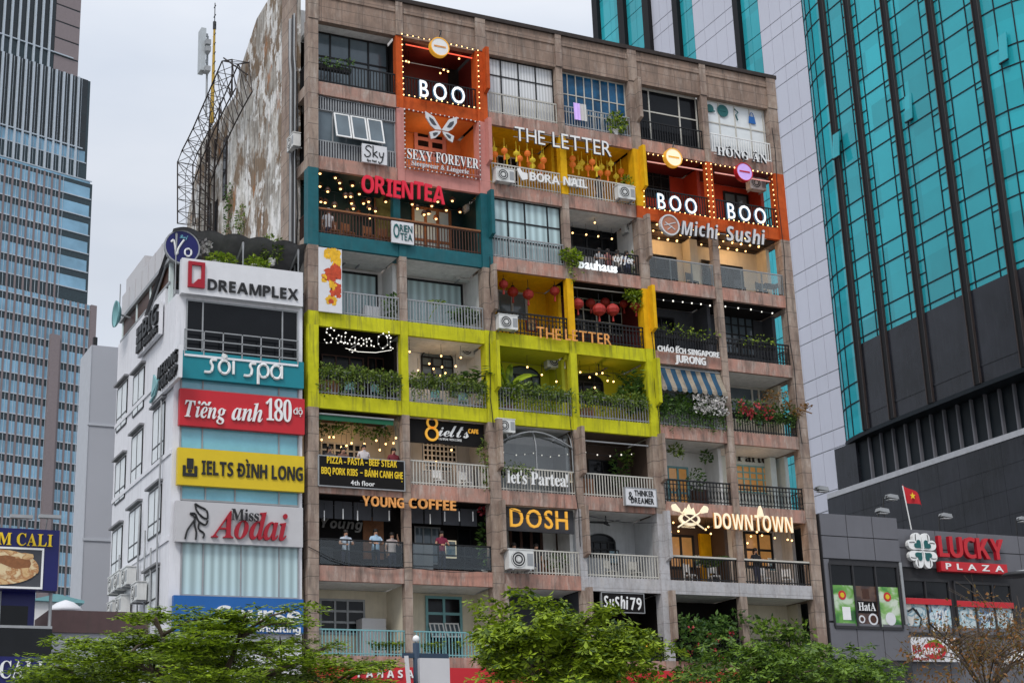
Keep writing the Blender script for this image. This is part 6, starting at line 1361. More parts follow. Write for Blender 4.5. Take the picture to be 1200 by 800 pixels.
for (x, z, e) in ((1.6, zt(5)+1.7, 14), (5.2, ceil(0)-.5, 7), (5.2, zt(1)+1.6, 22), (16.5, zt(1)+1.6, 10), (20, zt(1)+1.6, 12), (16.4, zt(6)+1.7, 20), (20, zt(6)+1.7, 20), (5.3, zt(4)+1.6, 8), (5.3, zt(5)+1.5, 10), (12.7, zt(4)+1.6, 8), (20, zt(5)+1.5, 8)): lamp(b0, (x, .9, z), e)
for px, py in ((380,606),(402,604),(419,606),(456,606),(504,610),(521,607),(538,607),(554,607)):     # slim pendant tubes of the glass balustraded cafe
    Y = .5; p = P(px, py-8, Y); s = thing('pendant_tube', 'slim white pendant tube under the black ceiling above the glass balustrade', 'pendant lamp', p, 'slim pendant tubes of the black cafe'); mb = MB(); mb.tube([p, p-Vector((0,0,.38))], .025, 5); mb.build('tube', 'letter_white', s); mb = MB(); mb.tube([p, p+Vector((0,0,.3))], .008, 3); mb.build('cord', 'black_metal', s)

# ------------------------------------------------------------------ paper lanterns
def lantern(p, r, m, sz, label, group):
    s = thing('paper_lantern', label, 'lantern', p, group); mb = MB(); k = 10
    mb.lathe(p, [(r*.3,r*sz)]+[(r*math.sin(math.pi*(j+.6)/(k/2+.2)), r*sz*math.cos(math.pi*(j+.6)/(k/2+.2))) for j in range(1, 5)]+[(r*.3,-r*sz)], 12); mb.build('shade', m, s)
    mb = MB(); mb.lathe(p, [(r*.32,r*sz),(r*.32,r*sz+.05)], 8); mb.tube([p+Vector((0,0,r*sz+.05)), p+Vector((0,0,r*sz+.45))], .012, 4); mb.build('cap', 'lantern_yellow' if m != 'lantern_red' else 'black_metal', s)
    mb = MB(); mb.tube([p-Vector((0,0,r*sz)), p-Vector((0,0,r*sz+.26))], .028, 5, .05); mb.build('tassel', m, s); return s
lo = ly = None
for px, py, m in ((579,175,'y'),(580,181,'o'),(591,177,'o'),(594,184,'y'),(605,180,'y'),(609,186,'o'),(618,180,'o'),(624,188,'y'),(621,193,'o'),(635,184,'y'),(634,195,'o'),(637,188,'o'),(624,195,'y'),(671,186,'o'),(671,193,'o'),(682,191,'y'),(678,196,'y'),(694,190,'o'),(689,197,'o'),(705,196,'y'),(699,198,'y'),(712,203,'o'),(716,192,'y'),(722,207,'y'),(728,201,'o'),(703,203,'o')):
    Y = random.choice((.5,.8,1.1)); p = P(px, py, Y); lb = ('small orange' if m == 'o' else 'small yellow')+(' paper lantern over the upper yellow balcony by the fan-out column' if 0 else ' paper lantern hanging in the upper yellow balconies')
    if m == 'o': lo = dup(lo, p, lb, lo['group']) if lo else lantern(p, .145, 'lantern_orange', .95, lb, 'orange lanterns in the yellow balconies')
    else: ly = dup(ly, p, lb, ly['group']) if ly else lantern(p, .14, 'lantern_yellow', .8, lb, 'yellow lanterns in the yellow balconies')
lr = None
for px, py, r, Y, lb in ((590,333,.20,.5,'smallest red lantern next to the stone column'),(601,342,.24,1.2,'dark red lantern in front of the pale door'),(619,345,.24,.7,'red lantern between pale door and yellow wall'),(650,341,.22,.5,'red lantern alone before the yellow pillar'),
        (677,356,.26,.4,'red lantern nearest the yellow pillar on the dark side'),(692,355,.22,1.3,'small red lantern hung deep behind its neighbours'),(702,363,.30,.4,'largest red lantern hanging low above the orange letters'),(709,354,.22,1.3,'red lantern hung deep between the two large ones'),(718,363,.29,.4,'large low red lantern nearest the hanging fern'),(731,356,.2,1.3,'small red lantern half in the dark near the fern'),(745,358,.25,.4,'red lantern under the hanging fern')):
    lr = lantern(P(px, py, Y), r, 'lantern_red', .88, lb, 'red lanterns in the middle yellow balconies')
s = thing('lantern_rail', 'thin pale rail from which the red lanterns hang', 'rail', P(700, 338, .4)); mb = MB(); mb.tube([P(667,336,.4), P(757,346,.4)], .025, 5); mb.build('bar', 'cream_metal', s); mb = MB(); mb.tube([P(667,336,.4)+Vector((0,0,.02)), P(667,336,.4)+Vector((0,0,.3))], .012, 4); mb.build('hanger', 'black_metal', s)

# ------------------------------------------------------------------ air conditioners
p = Vector((0, 0, 0)); ac = thing('air_conditioner', 'x', 'air conditioner', p)
mb = MB(); mb.box(-.42, .42, -.32, 0, 0, .58); mb.box(-.45, .45, -.34, .01, .581, .61); mb.build('casing', 'plastic_white', ac)
mb = MB(); mb.lathe((-.1, -.322, .29), [(.25, 0), (.25, .012)], 20, 'y'); g_ = mb.build('fan_grille', 'fan_dark', ac)
mb = MB()
for r in (.08, .16, .235): mb.ring((-.1, -.332, .29), [(r-.012,.004),(r+.012,.004),(r+.012,.012),(r-.012,.012)], 18, 'y')
mb.build('ring', 'plastic_white', g_); mb = MB(); mb.lathe((-.1,-.332,.29), [(.06,.004),(.06,.02)], 10, 'y'); mb.build('hub', 'plastic_white', g_)
mb = MB(); mb.box(.2, .4, -.326, -.321, .1, .48); mb.build('side_vent', 'grey_metal', ac)
for x in (-.3, .3): mb = MB(); mb.box(x-.02, x+.02, -.36, .1, -.05, -.003); mb.build('bracket', 'grey_metal', ac)
acs = [(588.5,216,-.02,1.,'air conditioner on the cream railing by the hand emblem'),(730.5,236,-.02,1.,'air conditioner on the cream railing beside the yellow fin'),(553,250,1.6,1.,'air conditioner inside the teal cafe beneath the pendants'),(738,276,1.2,1.,'air conditioner in the dark coffee balcony'),
  (409,312,1.7,1.,'air conditioner on the white wall behind the flower banner'),(542,331,1.7,1.,'air conditioner on the white wall above the potted palms'),(592,388,-.04,1.,'air conditioner hung on the black ornate railing by the red lanterns'),(546,420,1.5,1.,'air conditioner on the white wall above the arched window'),
  (648,433,1.5,1.,'air conditioner on the lime wall under a bulb'),(884,225,1.0,1.05,'air conditioner hung under the ceiling of the corner orange balcony'),(606,668,-.06,1.25,'large air conditioner hung on the cream railing below the golden letters'),(590,508,.0,.9,'air conditioner high beside the glass tent'),(672,220,-.02,.55,'tiny air conditioner box behind the rounded capitals')]
for px, py, Y, k, lb in acs:
    q = P(px, py, Y); dup(ac, q, lb, None, 0, k)
q = PX(349, 176, -.46); dup(ac, (q.x-.02, q.y, q.z), 'air conditioner clinging to the old block corner beside the pipes', None, -math.pi/2, .95)
for (px, py, lb) in ((156,680,'air conditioner on the alley wall, first of the upper row beside the pipes'),(147,684,'air conditioner on the alley wall, middle of the upper row'),(140,689,'air conditioner on the alley wall, outermost of the upper row'),(168,698,'air conditioner on the alley wall, alone near the low window'),(149,713,'air conditioner on the alley wall, inner one of the lower row'),(139,719,'air conditioner on the alley wall, outer one of the lower row')):
    q = PX(px, py, XW-.1); dup(ac, (q.x, q.y, q.z-.2), lb, None, -math.pi/2, 1.1)
for o in list(ac.children_recursive)+[ac]: bpy.data.objects.remove(o)

mat('neon_red', (.6,.1,.08), .4, emit=(1,.12,.06), es=.9, var=0); mat('neon_pink', (.7,.4,.36), .4, emit=(1,.45,.4), es=.45, var=0)
for a, b, m_, lb in (((474,52),(556,69),'neon_red','red neon tube across the topmost orange balcony'),((757,189),(826,200),'neon_pink','pinkish neon tube across the lower orange balcony beside the yellow fin'),((836,202),(903,213),'neon_pink','pinkish neon tube across the corner orange balcony')):
    p, q = P(*a, .3), P(*b, .3); s = thing('neon_tube', lb, 'neon tube', (p+q)/2); mb = MB(); mb.tube([p, q], .028, 6); mb.build('tube', m_, s)
    for e in (p, q): mb = MB(); mb.box(e.x-.03, e.x+.03, .25, .36, e.z-.06, e.z+.06); mb.build('holder', 'black_metal', s)

# loose wires across the old front, and odds and ends on the balconies
for i, (pts, lb) in enumerate((([(361,640),(420,662),(480,664),(575,668)],'loose black wire sagging along the beam below the glass balustrade'),([(573,300),(576,360),(573,430),(578,500)],'loose black wire running down the stone fin beside the white balconies'),([(762,345),(766,430),(772,500),(780,590)],'loose black wire running down the fin beside the dark planted balcony'),
    ([(372,110),(420,120),(468,126)],'loose wire sagging under the top corner balcony'),([(668,480),(674,560),(680,640)],'loose wire running down the column beside the glass tent'),([(590,592),(640,604),(690,604),(770,612)],'loose wire sagging along the beam above the golden capitals'),([(905,150),(915,260),(926,400),(940,520)],'loose wire down the end column of the old block'))):
    q = [P(x, y, -.12) for x, y in pts]; s = thing('cable', lb, 'cable', q[0]); pp = []
    for a, b in zip(q, q[1:]): pp += [a+(b-a)*t+Vector((.05*math.sin(7*t+i), 0, -.12*math.sin(math.pi*t) if abs(b.x-a.x) > 1 else 0)) for t in (0,.25,.5,.75)]
    mb = MB(); mb.tube(pp+[q[-1]], .016, 4); mb.build('wire', 'black_metal', s)
random.seed(12)
def crate(b, n, t, lb, m, w_=.5, h_=.5, y=1.4):
    x = BAYS[b][0]+(BAYS[b][1]-BAYS[b][0])*t; z = zb(n)+.262; s = thing('cabinet', lb, 'cabinet', (x, y, z)); mb = MB(); mb.box(x-w_/2, x+w_/2, y-.2, y+.2, z, z+h_); mb.build('carcass', m, s)
    mb = MB(); mb.box(x-w_/2+.03, x-.01, y-.22, y-.203, z+.04, z+h_-.04); mb.build('door', m, s); mb = MB(); mb.box(x+.01, x+w_/2-.03, y-.22, y-.203, z+.04, z+h_-.04); mb.build('door', m, s)
for q in ((1,5,.85,'tall pale cabinet in the balcony behind the cream railing under the black fascia','sign_grey',.7,1.5),(3,5,.25,'brown cabinet in the brown balcony beside the glass tent','wood_light',.8,1.3),(3,6,.8,'grey cabinet in the arched grille balcony','grey_metal',.6,1.4),(2,6,.75,'wooden sideboard behind the cream railing below the golden capitals','wood_light',.9,1.1),(0,3,.8,'white cabinet in the white balcony behind the flower banner','sign_white',.6,1.2),(4,5,.8,'dark cabinet in the white balcony with the teal door','wood',.6,1.2),(0,6,.15,'black cabinet under the sloping white lettering','fan_dark',1.0,1.2),(1,6,.3,'steel cabinet in the second glass balustraded balcony','grey_metal',.8,1.5),(3,2,.75,'pale cabinet in the dark coffee balcony','sign_grey',.5,1.5),(4,4,.2,'pale cabinet behind the dark leaves under the striped awning','sign_grey',.7,1.4),(0,4,.25,'wooden cabinet in the dark lime framed balcony','wood_light',.9,1.3),(3,4,.3,'wooden sideboard in the last lime balcony','wood_light',.8,1.1)): crate(*q)

for (b, n, t, w_, h_, m, lb) in ((0,5,.75,.5,.6,'wood','framed picture on the cream wall of the pizza balcony'),(1,5,.12,.4,.5,'wood','framed picture on the pale wall under the black fascia'),(3,5,.2,.6,.4,'letter_cream','framed print in the brown balcony'),(3,6,.72,.5,.6,'letter_black','framed picture beside the arched grille'),(2,3,.8,.5,.6,'lantern_red','red framed print on the yellow wall behind the lanterns'),(1,4,.85,.4,.5,'wood','framed picture beside the arched window in the white lime framed balcony'),(5,6,.85,.45,.6,'letter_white','white framed print in the lit corner balcony'),(4,6,.8,.4,.5,'letter_white','white framed print by the painted yellow light patch'),(3,2,.82,.45,.55,'wood_light','framed print in the coffee balcony'),(5,4,.85,.4,.5,'wood','framed picture on the cream wall of the corner flower balcony'),(1,6,.75,.5,.7,'letter_cream','cream framed print in the second glass balustraded balcony')):
    x = BAYS[b][0]+(BAYS[b][1]-BAYS[b][0])*t; z = zb(n)+1.75; s = thing('picture_frame', lb, 'picture', (x, DEP-.03, z)); mb = MB(); mb.box(x-w_/2, x+w_/2, DEP-.04, DEP-.003, z-h_/2, z+h_/2); mb.build('frame', m, s); mb = MB(); mb.box(x-w_/2+.05, x+w_/2-.05, DEP-.05, DEP-.041, z-h_/2+.05, z+h_/2-.05); mb.build('print', 'food_photo' if n % 2 else 'poster_blue', s)

# ------------------------------------------------------------------ plants on the balconies
def blob(mb, c, rx, ry, rz, n, size, wid=.5, droop=0.):
    c = Vector(c)
    for i in range(n):
        while True:
            d = Vector((random.uniform(-1,1), random.uniform(-1,1), random.uniform(-1,1)))
            if .2 < d.length < 1: break
        p = c + Vector((d.x*rx, d.y*ry, d.z*rz)); mb.leaf(p, (d.x+random.gauss(0,.5), d.y+random.gauss(0,.5), d.z*.5+random.gauss(0,.4)-droop), size*random.uniform(.6,1.3), wid)
def vines(mb, x0, x1, Y, z, n, lmin, lmax, size=.11):
    for i in range(n):
        x = random.uniform(x0, x1); l_ = random.uniform(lmin, lmax)*random.choice((.4,.7,1,1)); y = Y+random.uniform(-.14,.02); t = 0
        while t < l_:
            mb.leaf((x+.06*math.sin(t*9+i)+random.uniform(-.05,.05), y+random.uniform(-.06,.06), z-t), (random.gauss(0,.6), random.gauss(-.3,.5), random.uniform(-1,.2)), size*random.uniform(.7,1.3), .55); t += random.uniform(.035,.07)
def palm(mb, base, h, n, size, lift=1.):
    for i in range(n):
        a = 2*math.pi*i/n+random.uniform(-.3,.3); L_ = h*random.uniform(.7,1.1); pr = Vector(base)
        for j in range(7):
            t = j/6; q = Vector(base)+Vector((math.cos(a)*L_*.6*t, math.sin(a)*L_*.5*t, L_*(lift*t-.55*t*t)))
            d = (q-pr) if j else Vector((math.cos(a),math.sin(a),1)); sd = d.cross(ZU)
            if j:
                for sg in (-1, 1): mb.leaf(q, d.normalized()*.5+sd.normalized()*sg*.8+Vector((0,0,-.25)), size*(1.15-.6*abs(t-.5)), .22)
            pr = q
def plant(name, label, cat, base, fn, m, pot=None, stem=True, group=None):
    s = thing(name, label, cat, base, group); mb = MB(); fn(mb); mb.build('leaves', m, s)
    b = Vector(base)
    if pot: mb = MB(); mb.lathe(b, [(pot*.7,0),(pot,pot*1.5),(pot*1.08,pot*1.5),(pot*1.08,pot*1.7),(pot*.9,pot*1.7)], 10); mb.build('pot', random.choice(('pot','pot_dark','white_wall')), s)
    return s
def trough(n, b, label, m, nb, nv, vl=.7, flowers=None, size=.13, x0=0, x1=1, hz=.22):
    """planter box behind the rail with plants rising above and trailing over it"""
    a, c = BAYS[b]; xa, xc = a+(c-a)*x0+.05, a+(c-a)*x1-.05; z = zt(n)+.88
    s = thing('planter', label, 'planter', ((a+c)/2, .0, zt(n)+.6)); mb = MB(); mb.box(xa, xc, .1, .32, z-.22, z-.02); mb.build('trough', 'pot_dark', s)
    mb = MB(); k = max(3, int((xc-xa)/.45))
    for i in range(k):
        x = xa+(xc-xa)*(i+.5)/k+random.uniform(-.1,.1); r = random.uniform(.6,1.25); blob(mb, (x, .08, z+.1*r), .32*r, .26, hz*r, int(nb/k*r), size)
    vines(mb, xa, xc, -.06, z+.06, nv, .3, vl); mb.build('leaves', m, s)
    if flowers:
        mb = MB()
        for i in range(flowers[1]): blob(mb, (xa+(xc-xa)*random.uniform(*flowers[2]), random.uniform(-.34,-.12), z+random.uniform(-.25,.45)), .12, .08, .1, 9, .11, .85)
        mb.build('blossom', flowers[0], s)
    return s
trough(4, 0, 'planter of trailing greenery along the dark lime framed balcony', 'leaf_vine', 900, 120, 1.0, size=.15); trough(4, 1, 'planter of trailing greenery before the arched window', 'leaf_vine', 800, 100, .9, size=.15)
trough(4, 2, 'planter of trailing greenery by the banana plant', 'leaf_vine', 650, 80, .9, size=.15); trough(4, 3, 'planter of bright ferny greenery in the last lime framed balcony', 'leaf_vine', 800, 80, .8, size=.15)
trough(4, 4, 'planter overflowing with dark leaves and white blossom under the striped awning', 'leaf_deep', 1300, 120, 1.3, ('petal_white', 60, (.5,.97)), hz=.5, size=.16); trough(4, 5, 'planter of dark shrubs with red and white blossom on the corner balcony', 'leaf_deep', 900, 60, .8, ('petal_red', 22, (0,.6)), hz=.45, size=.15)
trough(3, 4, 'row of small bright pot plants on the dark balcony over the white capitals', 'leaf_mid', 170, 4, .2, hz=.25); trough(3, 5, 'row of small pot plants on the corner dark balcony', 'leaf_mid', 90, 3, .2, x0=.2, x1=.8, hz=.28)
trough(0, 0, 'dark plants along the top corner balcony rail', 'leaf_deep', 150, 8, .3, x0=0, x1=.45)
def P3(px, py, Y): return P(px, py, Y)
q = P(548, 360, .8); plant('potted_palm', 'dark bushy palm in a pot on the white balcony beside the stone fin', 'potted plant', (q.x, .8, zt(3)-.1), lambda mb: palm(mb, (q.x, .8, zt(3)+.35), 1.25, 16, .42), 'leaf_deep', .2)
q1 = P(500, 362, .5); plant('potted_palm', 'thin leaning pot plant in the middle of the white balcony', 'potted plant', (q1.x, .5, zt(3)-.1), lambda mb: (mb.tube([(q1.x,.5,zt(3)+.2),(q1.x+.25,.5,zt(3)+.7),(q1.x+.5,.5,zt(3)+1.0)], .02, 4), palm(mb, (q1.x+.45,.5,zt(3)+.95), .5, 6, .2)), 'leaf_mid', .15)
q2 = P(461, 355, .6); plant('potted_plant', 'dark pot plant against the mid column of the white balconies', 'potted plant', (q2.x, .6, zt(3)-.1), lambda mb: blob(mb, (q2.x,.6,zt(3)+.75), .3,.3,.5, 150, .2), 'leaf_deep', .18)
q3 = P(558, 440, .6); plant('potted_palm', 'spiky dark palm in the white lime framed balcony by the lime column', 'potted plant', (q3.x, .6, zt(4)-.1), lambda mb: palm(mb, (q3.x,.6,zt(4)+.6), 1.5, 14, .5, 1.2), 'leaf_deep', .22)
q4 = P(594, 440, .4)
def banana(mb):
    for a, l_, up in ((-.2,1.7,.9),(.1,1.9,.35),(2.6,1.4,.7),(1.2,1.5,1.3),(4.0,1.2,.6),(-.6,1.3,.5),(2.0,1.7,1.7)):
        pr = None
        for j in range(6):
            t = j/5; c = Vector((q4.x+math.cos(a)*l_*.8*t, .4+math.sin(a)*.4*t, zt(4)+1.0+l_*(up*t-.5*t*t))); w_ = .22*math.sin(math.pi*(.12+.85*t)); sd = Vector((-.3*math.sin(a), .6, .55)).normalized()*w_
            if pr: mb.quad(pr[0]-pr[1], pr[0], c, c-sd); mb.quad(pr[0], pr[0]+pr[1], c+sd, c)
            pr = (c, sd)
    mb.tube([(q4.x,.4,zt(4)-.1),(q4.x,.4,zt(4)+1.1)], .07, 6); blob(mb, (q4.x+.1,.3,zt(4)+.8), .35,.3,.5, 160, .24)
plant('banana_plant', 'broad leaved banana plant in the lime walled balcony next to the lime column', 'potted plant', (q4.x, .4, zt(4)-.1), banana, 'leaf_mid', .22)
q5 = P(744, 450, .7); plant('potted_plant', 'big dark leafy bush filling the end of the last lime balcony', 'potted plant', (q5.x, .7, zt(4)-.1), lambda mb: (blob(mb, (q5.x-.1,.6,zt(4)+1.25), .75,.4,.65, 420, .26), palm(mb, (q5.x-.2,.6,zt(4)+1.4), 1.0, 8, .4, 1.4)), 'leaf_deep', .24)
q6 = P(742, 347, .3); plant('hanging_fern', 'hanging fern over the red lanterns beside the yellow fin', 'hanging plant', (q6.x, .3, q6.z), lambda mb: (blob(mb, (q6.x,.2,q6.z), .48,.25,.22, 260, .18), vines(mb, q6.x-.3, q6.x+.3, .1, q6.z, 14, .3, .9)), 'leaf_mid')
q7 = P(667, 300, -.1); plant('hanging_plant', 'leafy clump spilling over the slab at the black railing column', 'hanging plant', (q7.x, -.1, q7.z), lambda mb: (blob(mb, (q7.x+.1,-.12,q7.z), .42,.2,.35, 260, .2), vines(mb, q7.x-.2, q7.x+.6, -.15, q7.z, 14, .3, 1.2)), 'leaf_mid')
q8 = P(745, 300, .6); plant('potted_plant', 'tall thin plant beside the dark coffee room and the stone fin', 'potted plant', (q8.x, .6, zt(2)-.1), lambda mb: (blob(mb, (q8.x,.6,zt(2)+.7), .25,.25,.7, 170, .17)), 'leaf_mid', .18)
q9 = P(721, 146, .1); plant('potted_plant', 'green bush in front of the blue curtained window', 'potted plant', (q9.x, .12, zt(0)+.0), lambda mb: blob(mb, (q9.x,.0,zt(0)+.55), .42,.25,.5, 260, .18), 'leaf_mid', .16)
q10 = P(736, 218, .3); plant('potted_plant', 'leafy plant beside the yellow fin behind the cream railing', 'potted plant', (q10.x, .4, zt(1)-.1), lambda mb: blob(mb, (q10.x,.3,zt(1)+1.0), .3,.25,.5, 150, .17), 'leaf_mid', .18)
q11 = P(568, 530, .2); plant('climbing_plant', 'climbing plant up the stone column of the pale script fascia balcony', 'climbing plant', (q11.x, .2, zt(5)), lambda mb: [blob(mb, (q11.x+.1*math.sin(i),.15,zt(5)+.1+.27*i), .2,.14,.22, 34, .15) for i in range(8)], 'leaf_vine')
q12 = P(610, 560, .4); plant('potted_plant', 'leggy pot plant inside the glass tent above the serif letters', 'potted plant', (q12.x, .5, zt(5)-.1), lambda mb: (blob(mb, (q12.x,.45,zt(5)+.9), .5,.25,.35, 150, .15), vines(mb, q12.x-.5, q12.x+.3, -.02, zt(5)+1, 6, .2, .5)), 'leaf_vine', .16)
def ceil_green(mb):
    for i in range(10): x = .2+.3*i; blob(mb, (x, .9+.3*math.sin(i*2), ceil(5)-.45-.1*math.sin(i)), .25,.25,.2, 44, .15)
    vines(mb, .1, 3.2, .9, ceil(5)-.4, 22, .2, .9)
plant('hanging_plant', 'mass of hanging greenery under the ceiling of the pizza balcony', 'hanging plant', (1.6, .9, ceil(5)-.4), ceil_green, 'leaf_deep')
q13 = P(726, 535, 1.2); plant('climbing_plant', 'brown dry climbing plant on the wall of the brown balcony', 'climbing plant', (q13.x, 1.3, zt(5)-.1), lambda mb: blob(mb, (q13.x,1.3,zt(5)+1.5), .35,.25,.8, 150, .2), 'leaf_deep')
for k, (px, py, Y, lb) in enumerate(((734,536,1.2,'hanging basket in the white balcony with the teal door'),(793,527,.4,'small trailing basket above the teal door'),(848,563,1.5,'second plant')) ):
    if k < 2: q = P(px, py, Y); plant('hanging_basket', ['hanging basket in the brown balcony next to the stone fin', lb][k], 'hanging plant', q, lambda mb: (blob(mb, q, .3,.25,.25, 110, .16), vines(mb, q.x-.2, q.x+.2, q.y, q.z, 6, .2, .6)), 'leaf_vine')
q = P(828, 535, 1.0); plant('hanging_basket', 'dark hanging basket in the white balcony near the mid column', 'hanging plant', q, lambda mb: blob(mb, q, .26,.2,.26, 90, .16), 'leaf_deep')
q14 = P(816, 565, .8); plant('potted_plant', 'tall airy plant in the white balcony beside the teal door', 'potted plant', (q14.x, .8, zt(5)-.1), lambda mb: (blob(mb, (q14.x,.8,zt(5)+1.2), .4,.3,.5, 120, .17)), 'leaf_deep', .2)
q15 = P(566, 610, 1.0); plant('potted_plant', 'tall dark plant at the end of the black balcony with magenta blooms', 'potted plant', (q15.x, .8, zt(6)-.1), lambda mb: blob(mb, (q15.x,.8,zt(6)+1.2), .3,.3,1.0, 230, .22), 'leaf_deep', .2)
q16 = P(567, 597, .7); s = thing('flower_basket', 'magenta flower bunch under the black balcony ceiling', 'hanging plant', q16); mb = MB(); blob(mb, q16, .2,.15,.2, 50, .12, .8); mb.build('blossom', 'petal_red', s); mb = MB(); mb.tube([q16, q16+Vector((0,0,.4))], .01, 3); mb.build('cord', 'black_metal', s)
q17 = P(833, 650, .9); plant('potted_plant', 'tall dark plant before the painted yellow light patch in the lit brown balcony', 'potted plant', (q17.x, .9, zt(6)-.1), lambda mb: palm(mb, (q17.x,.9,zt(6)+.6), 1.3, 12, .4), 'leaf_deep', .22)
q18 = P(650, 650, .8); plant('potted_plant', 'low bush in the white balcony below the golden letters', 'potted plant', (q18.x, .8, zt(6)-.1), lambda mb: blob(mb, (q18.x,.8,zt(6)+.7), .5,.3,.35, 120, .18), 'leaf_deep', .2)
trough(5, 2, 'light trailing plant over the cream railing of the glass tent', 'leaf_vine', 60, 10, .4, x0=.0, x1=.35)
for i, (px, lb) in enumerate(((444,'spiky pot plant on the lowest balcony nearest the cupboard'),(452,'spiky pot plant on the lowest balcony, second from the cupboard'),(461,'spiky pot plant on the lowest balcony, third from the cupboard'),(468,'spiky pot plant on the lowest balcony against the mid column'),(505,'spiky pot plant beneath the open shutter sashes'),(515,'low pot plant beneath the open shutter sashes beside the black bin'),(537,'spiky pot plant beside the blue shuttered door jamb'))):
    q = P(px, 764, .0); plant('potted_plant', lb, 'potted plant', (q.x, .25, zt(7)), lambda mb: palm(mb, (q.x,.25,zt(7)+.15), .55, 9, .2, 1.3), 'leaf_mid', .1)
q = P(528, 760, .3); s = thing('bin', 'small black bin beneath the open shutter sashes', 'bin', (q.x, .3, zt(7))); mb = MB(); mb.lathe((q.x,.3,zt(7)), [(.13,0),(.16,.45),(.18,.46),(.18,.5),(.02,.55)], 10); mb.build('body', 'pot_dark', s)
# planting that fills the two lowest bays beside the street trees
def thick(mb, b, k, hi):
    x0, x1 = BAYS[b]
    for i in range(k): blob(mb, (random.uniform(x0+.3, x1-.2), random.uniform(-.35,.3), zt(7)+random.uniform(-.3, hi)), .5,.35,.4, 60, .24)
s = plant('shrub', 'dense dark shrub overflowing the lowest balcony next to the black bay', 'shrub', ((BAYS[4][0]+BAYS[4][1])/2, 0, zt(7)), lambda mb: thick(mb, 4, 26, 1.8), 'leaf_deep'); mb = MB()
for i in range(9): blob(mb, (random.uniform(15.2,17.8), -.4, zt(7)+random.uniform(.1,1.4)), .08,.06,.08, 7, .12, .8)
mb.build('blossom', 'petal_red', s)
plant('shrub', 'dense green shrub overflowing the lowest corner balcony', 'shrub', ((BAYS[5][0]+BAYS[5][1])/2, 0, zt(7)), lambda mb: thick(mb, 5, 24, 1.5), 'leaf_cool')
# dry flowering branch reaching past the building edge
q = P(938, 482, -.1); plant('branch', 'dry brown branch reaching out past the corner column from the flower balcony', 'plant', (q.x-.5, 0, zt(4)+.8), lambda mb: (mb.tube([(q.x-1.2,.1,zt(4)+.7), (q.x-.2,-.2,q.z+.1), (q.x+.45,-.3,q.z-.1)], .03, 4), [blob(mb, (q.x-1.0+.17*i, -.2, q.z+.25*math.sin(i*1.1)+.05), .14,.12,.16, 22, .13) for i in range(9)]), 'leaf_dry')
q = P(905, 465, .0); plant('branch', 'dry twiggy shrub with brownish leaves by the corner window balcony', 'plant', (q.x, .1, zt(4)+.8), lambda mb: [blob(mb, (q.x+random.uniform(-.6,.9), random.uniform(-.2,.2), q.z+random.uniform(-.6,.35)), .2,.15,.2, 20, .13) for i in range(12)], 'leaf_dry')
# roof garden of the white building
for i, (px, py, lb) in enumerate(((255,300,'small bright shrub behind the white board, near the round navy sign'),(267,302,'bright round shrub in the middle of the roof edge'),(299,305,'bright round shrub nearest the old block on the roof edge'),(305,307,'second bright shrub nearest the old block'),(320,298,'tall dark shrub in the roof corner against the old block'))):
    q = P(px, py, .35); dk = i == 4; plant('shrub', lb, 'shrub', (q.x, .5, q.z-.4), lambda mb: blob(mb, (q.x,.5,q.z+(.25 if dk else -.05)), .42 if dk else .36,.3,.6 if dk else .24, 260 if dk else 170, .16), 'leaf_vine' if dk else 'leaf_lime', .15)
q = P(238, 289, .6); s = thing('flower_bunch', 'bunch of pale flowers beside the round navy sign', 'flowers', (q.x, .6, q.z-.4)); mb = MB(); blob(mb, q, .32,.2,.34, 130, .14, .8); mb.build('blossom', 'petal_white', s); mb = MB(); mb.tube([q-Vector((0,0,.9)), q], .03, 4); mb.build('stem', 'bark', s)
q = PX(206, 300, XW+.4); plant('climbing_plant', 'yellowish creeper on the roof corner of the white building', 'climbing plant', q, lambda mb: [blob(mb, (q.x+.1*math.sin(i*3), q.y-.4+.25*i, q.z-.3+.22*i*math.sin(i)), .22,.25,.25, 40, .15) for i in range(7)], 'leaf_dry')
q = PX(282, 258, XS-.1); plant('wall_plant', 'weed rooted in the peeling side wall of the old block', 'plant', q, lambda mb: blob(mb, q, .15,.6,.7, 150, .16), 'leaf_vine'); q_ = PX(268,225,XS-.1); plant('wall_plant', 'dark creeper hanging beside the rusty ladder on the side wall', 'plant', q_, lambda mb: [blob(mb, q_+Vector((0,0,-.5*i)), .15,.3,.4, 40, .16) for i in range(5)], 'leaf_deep')

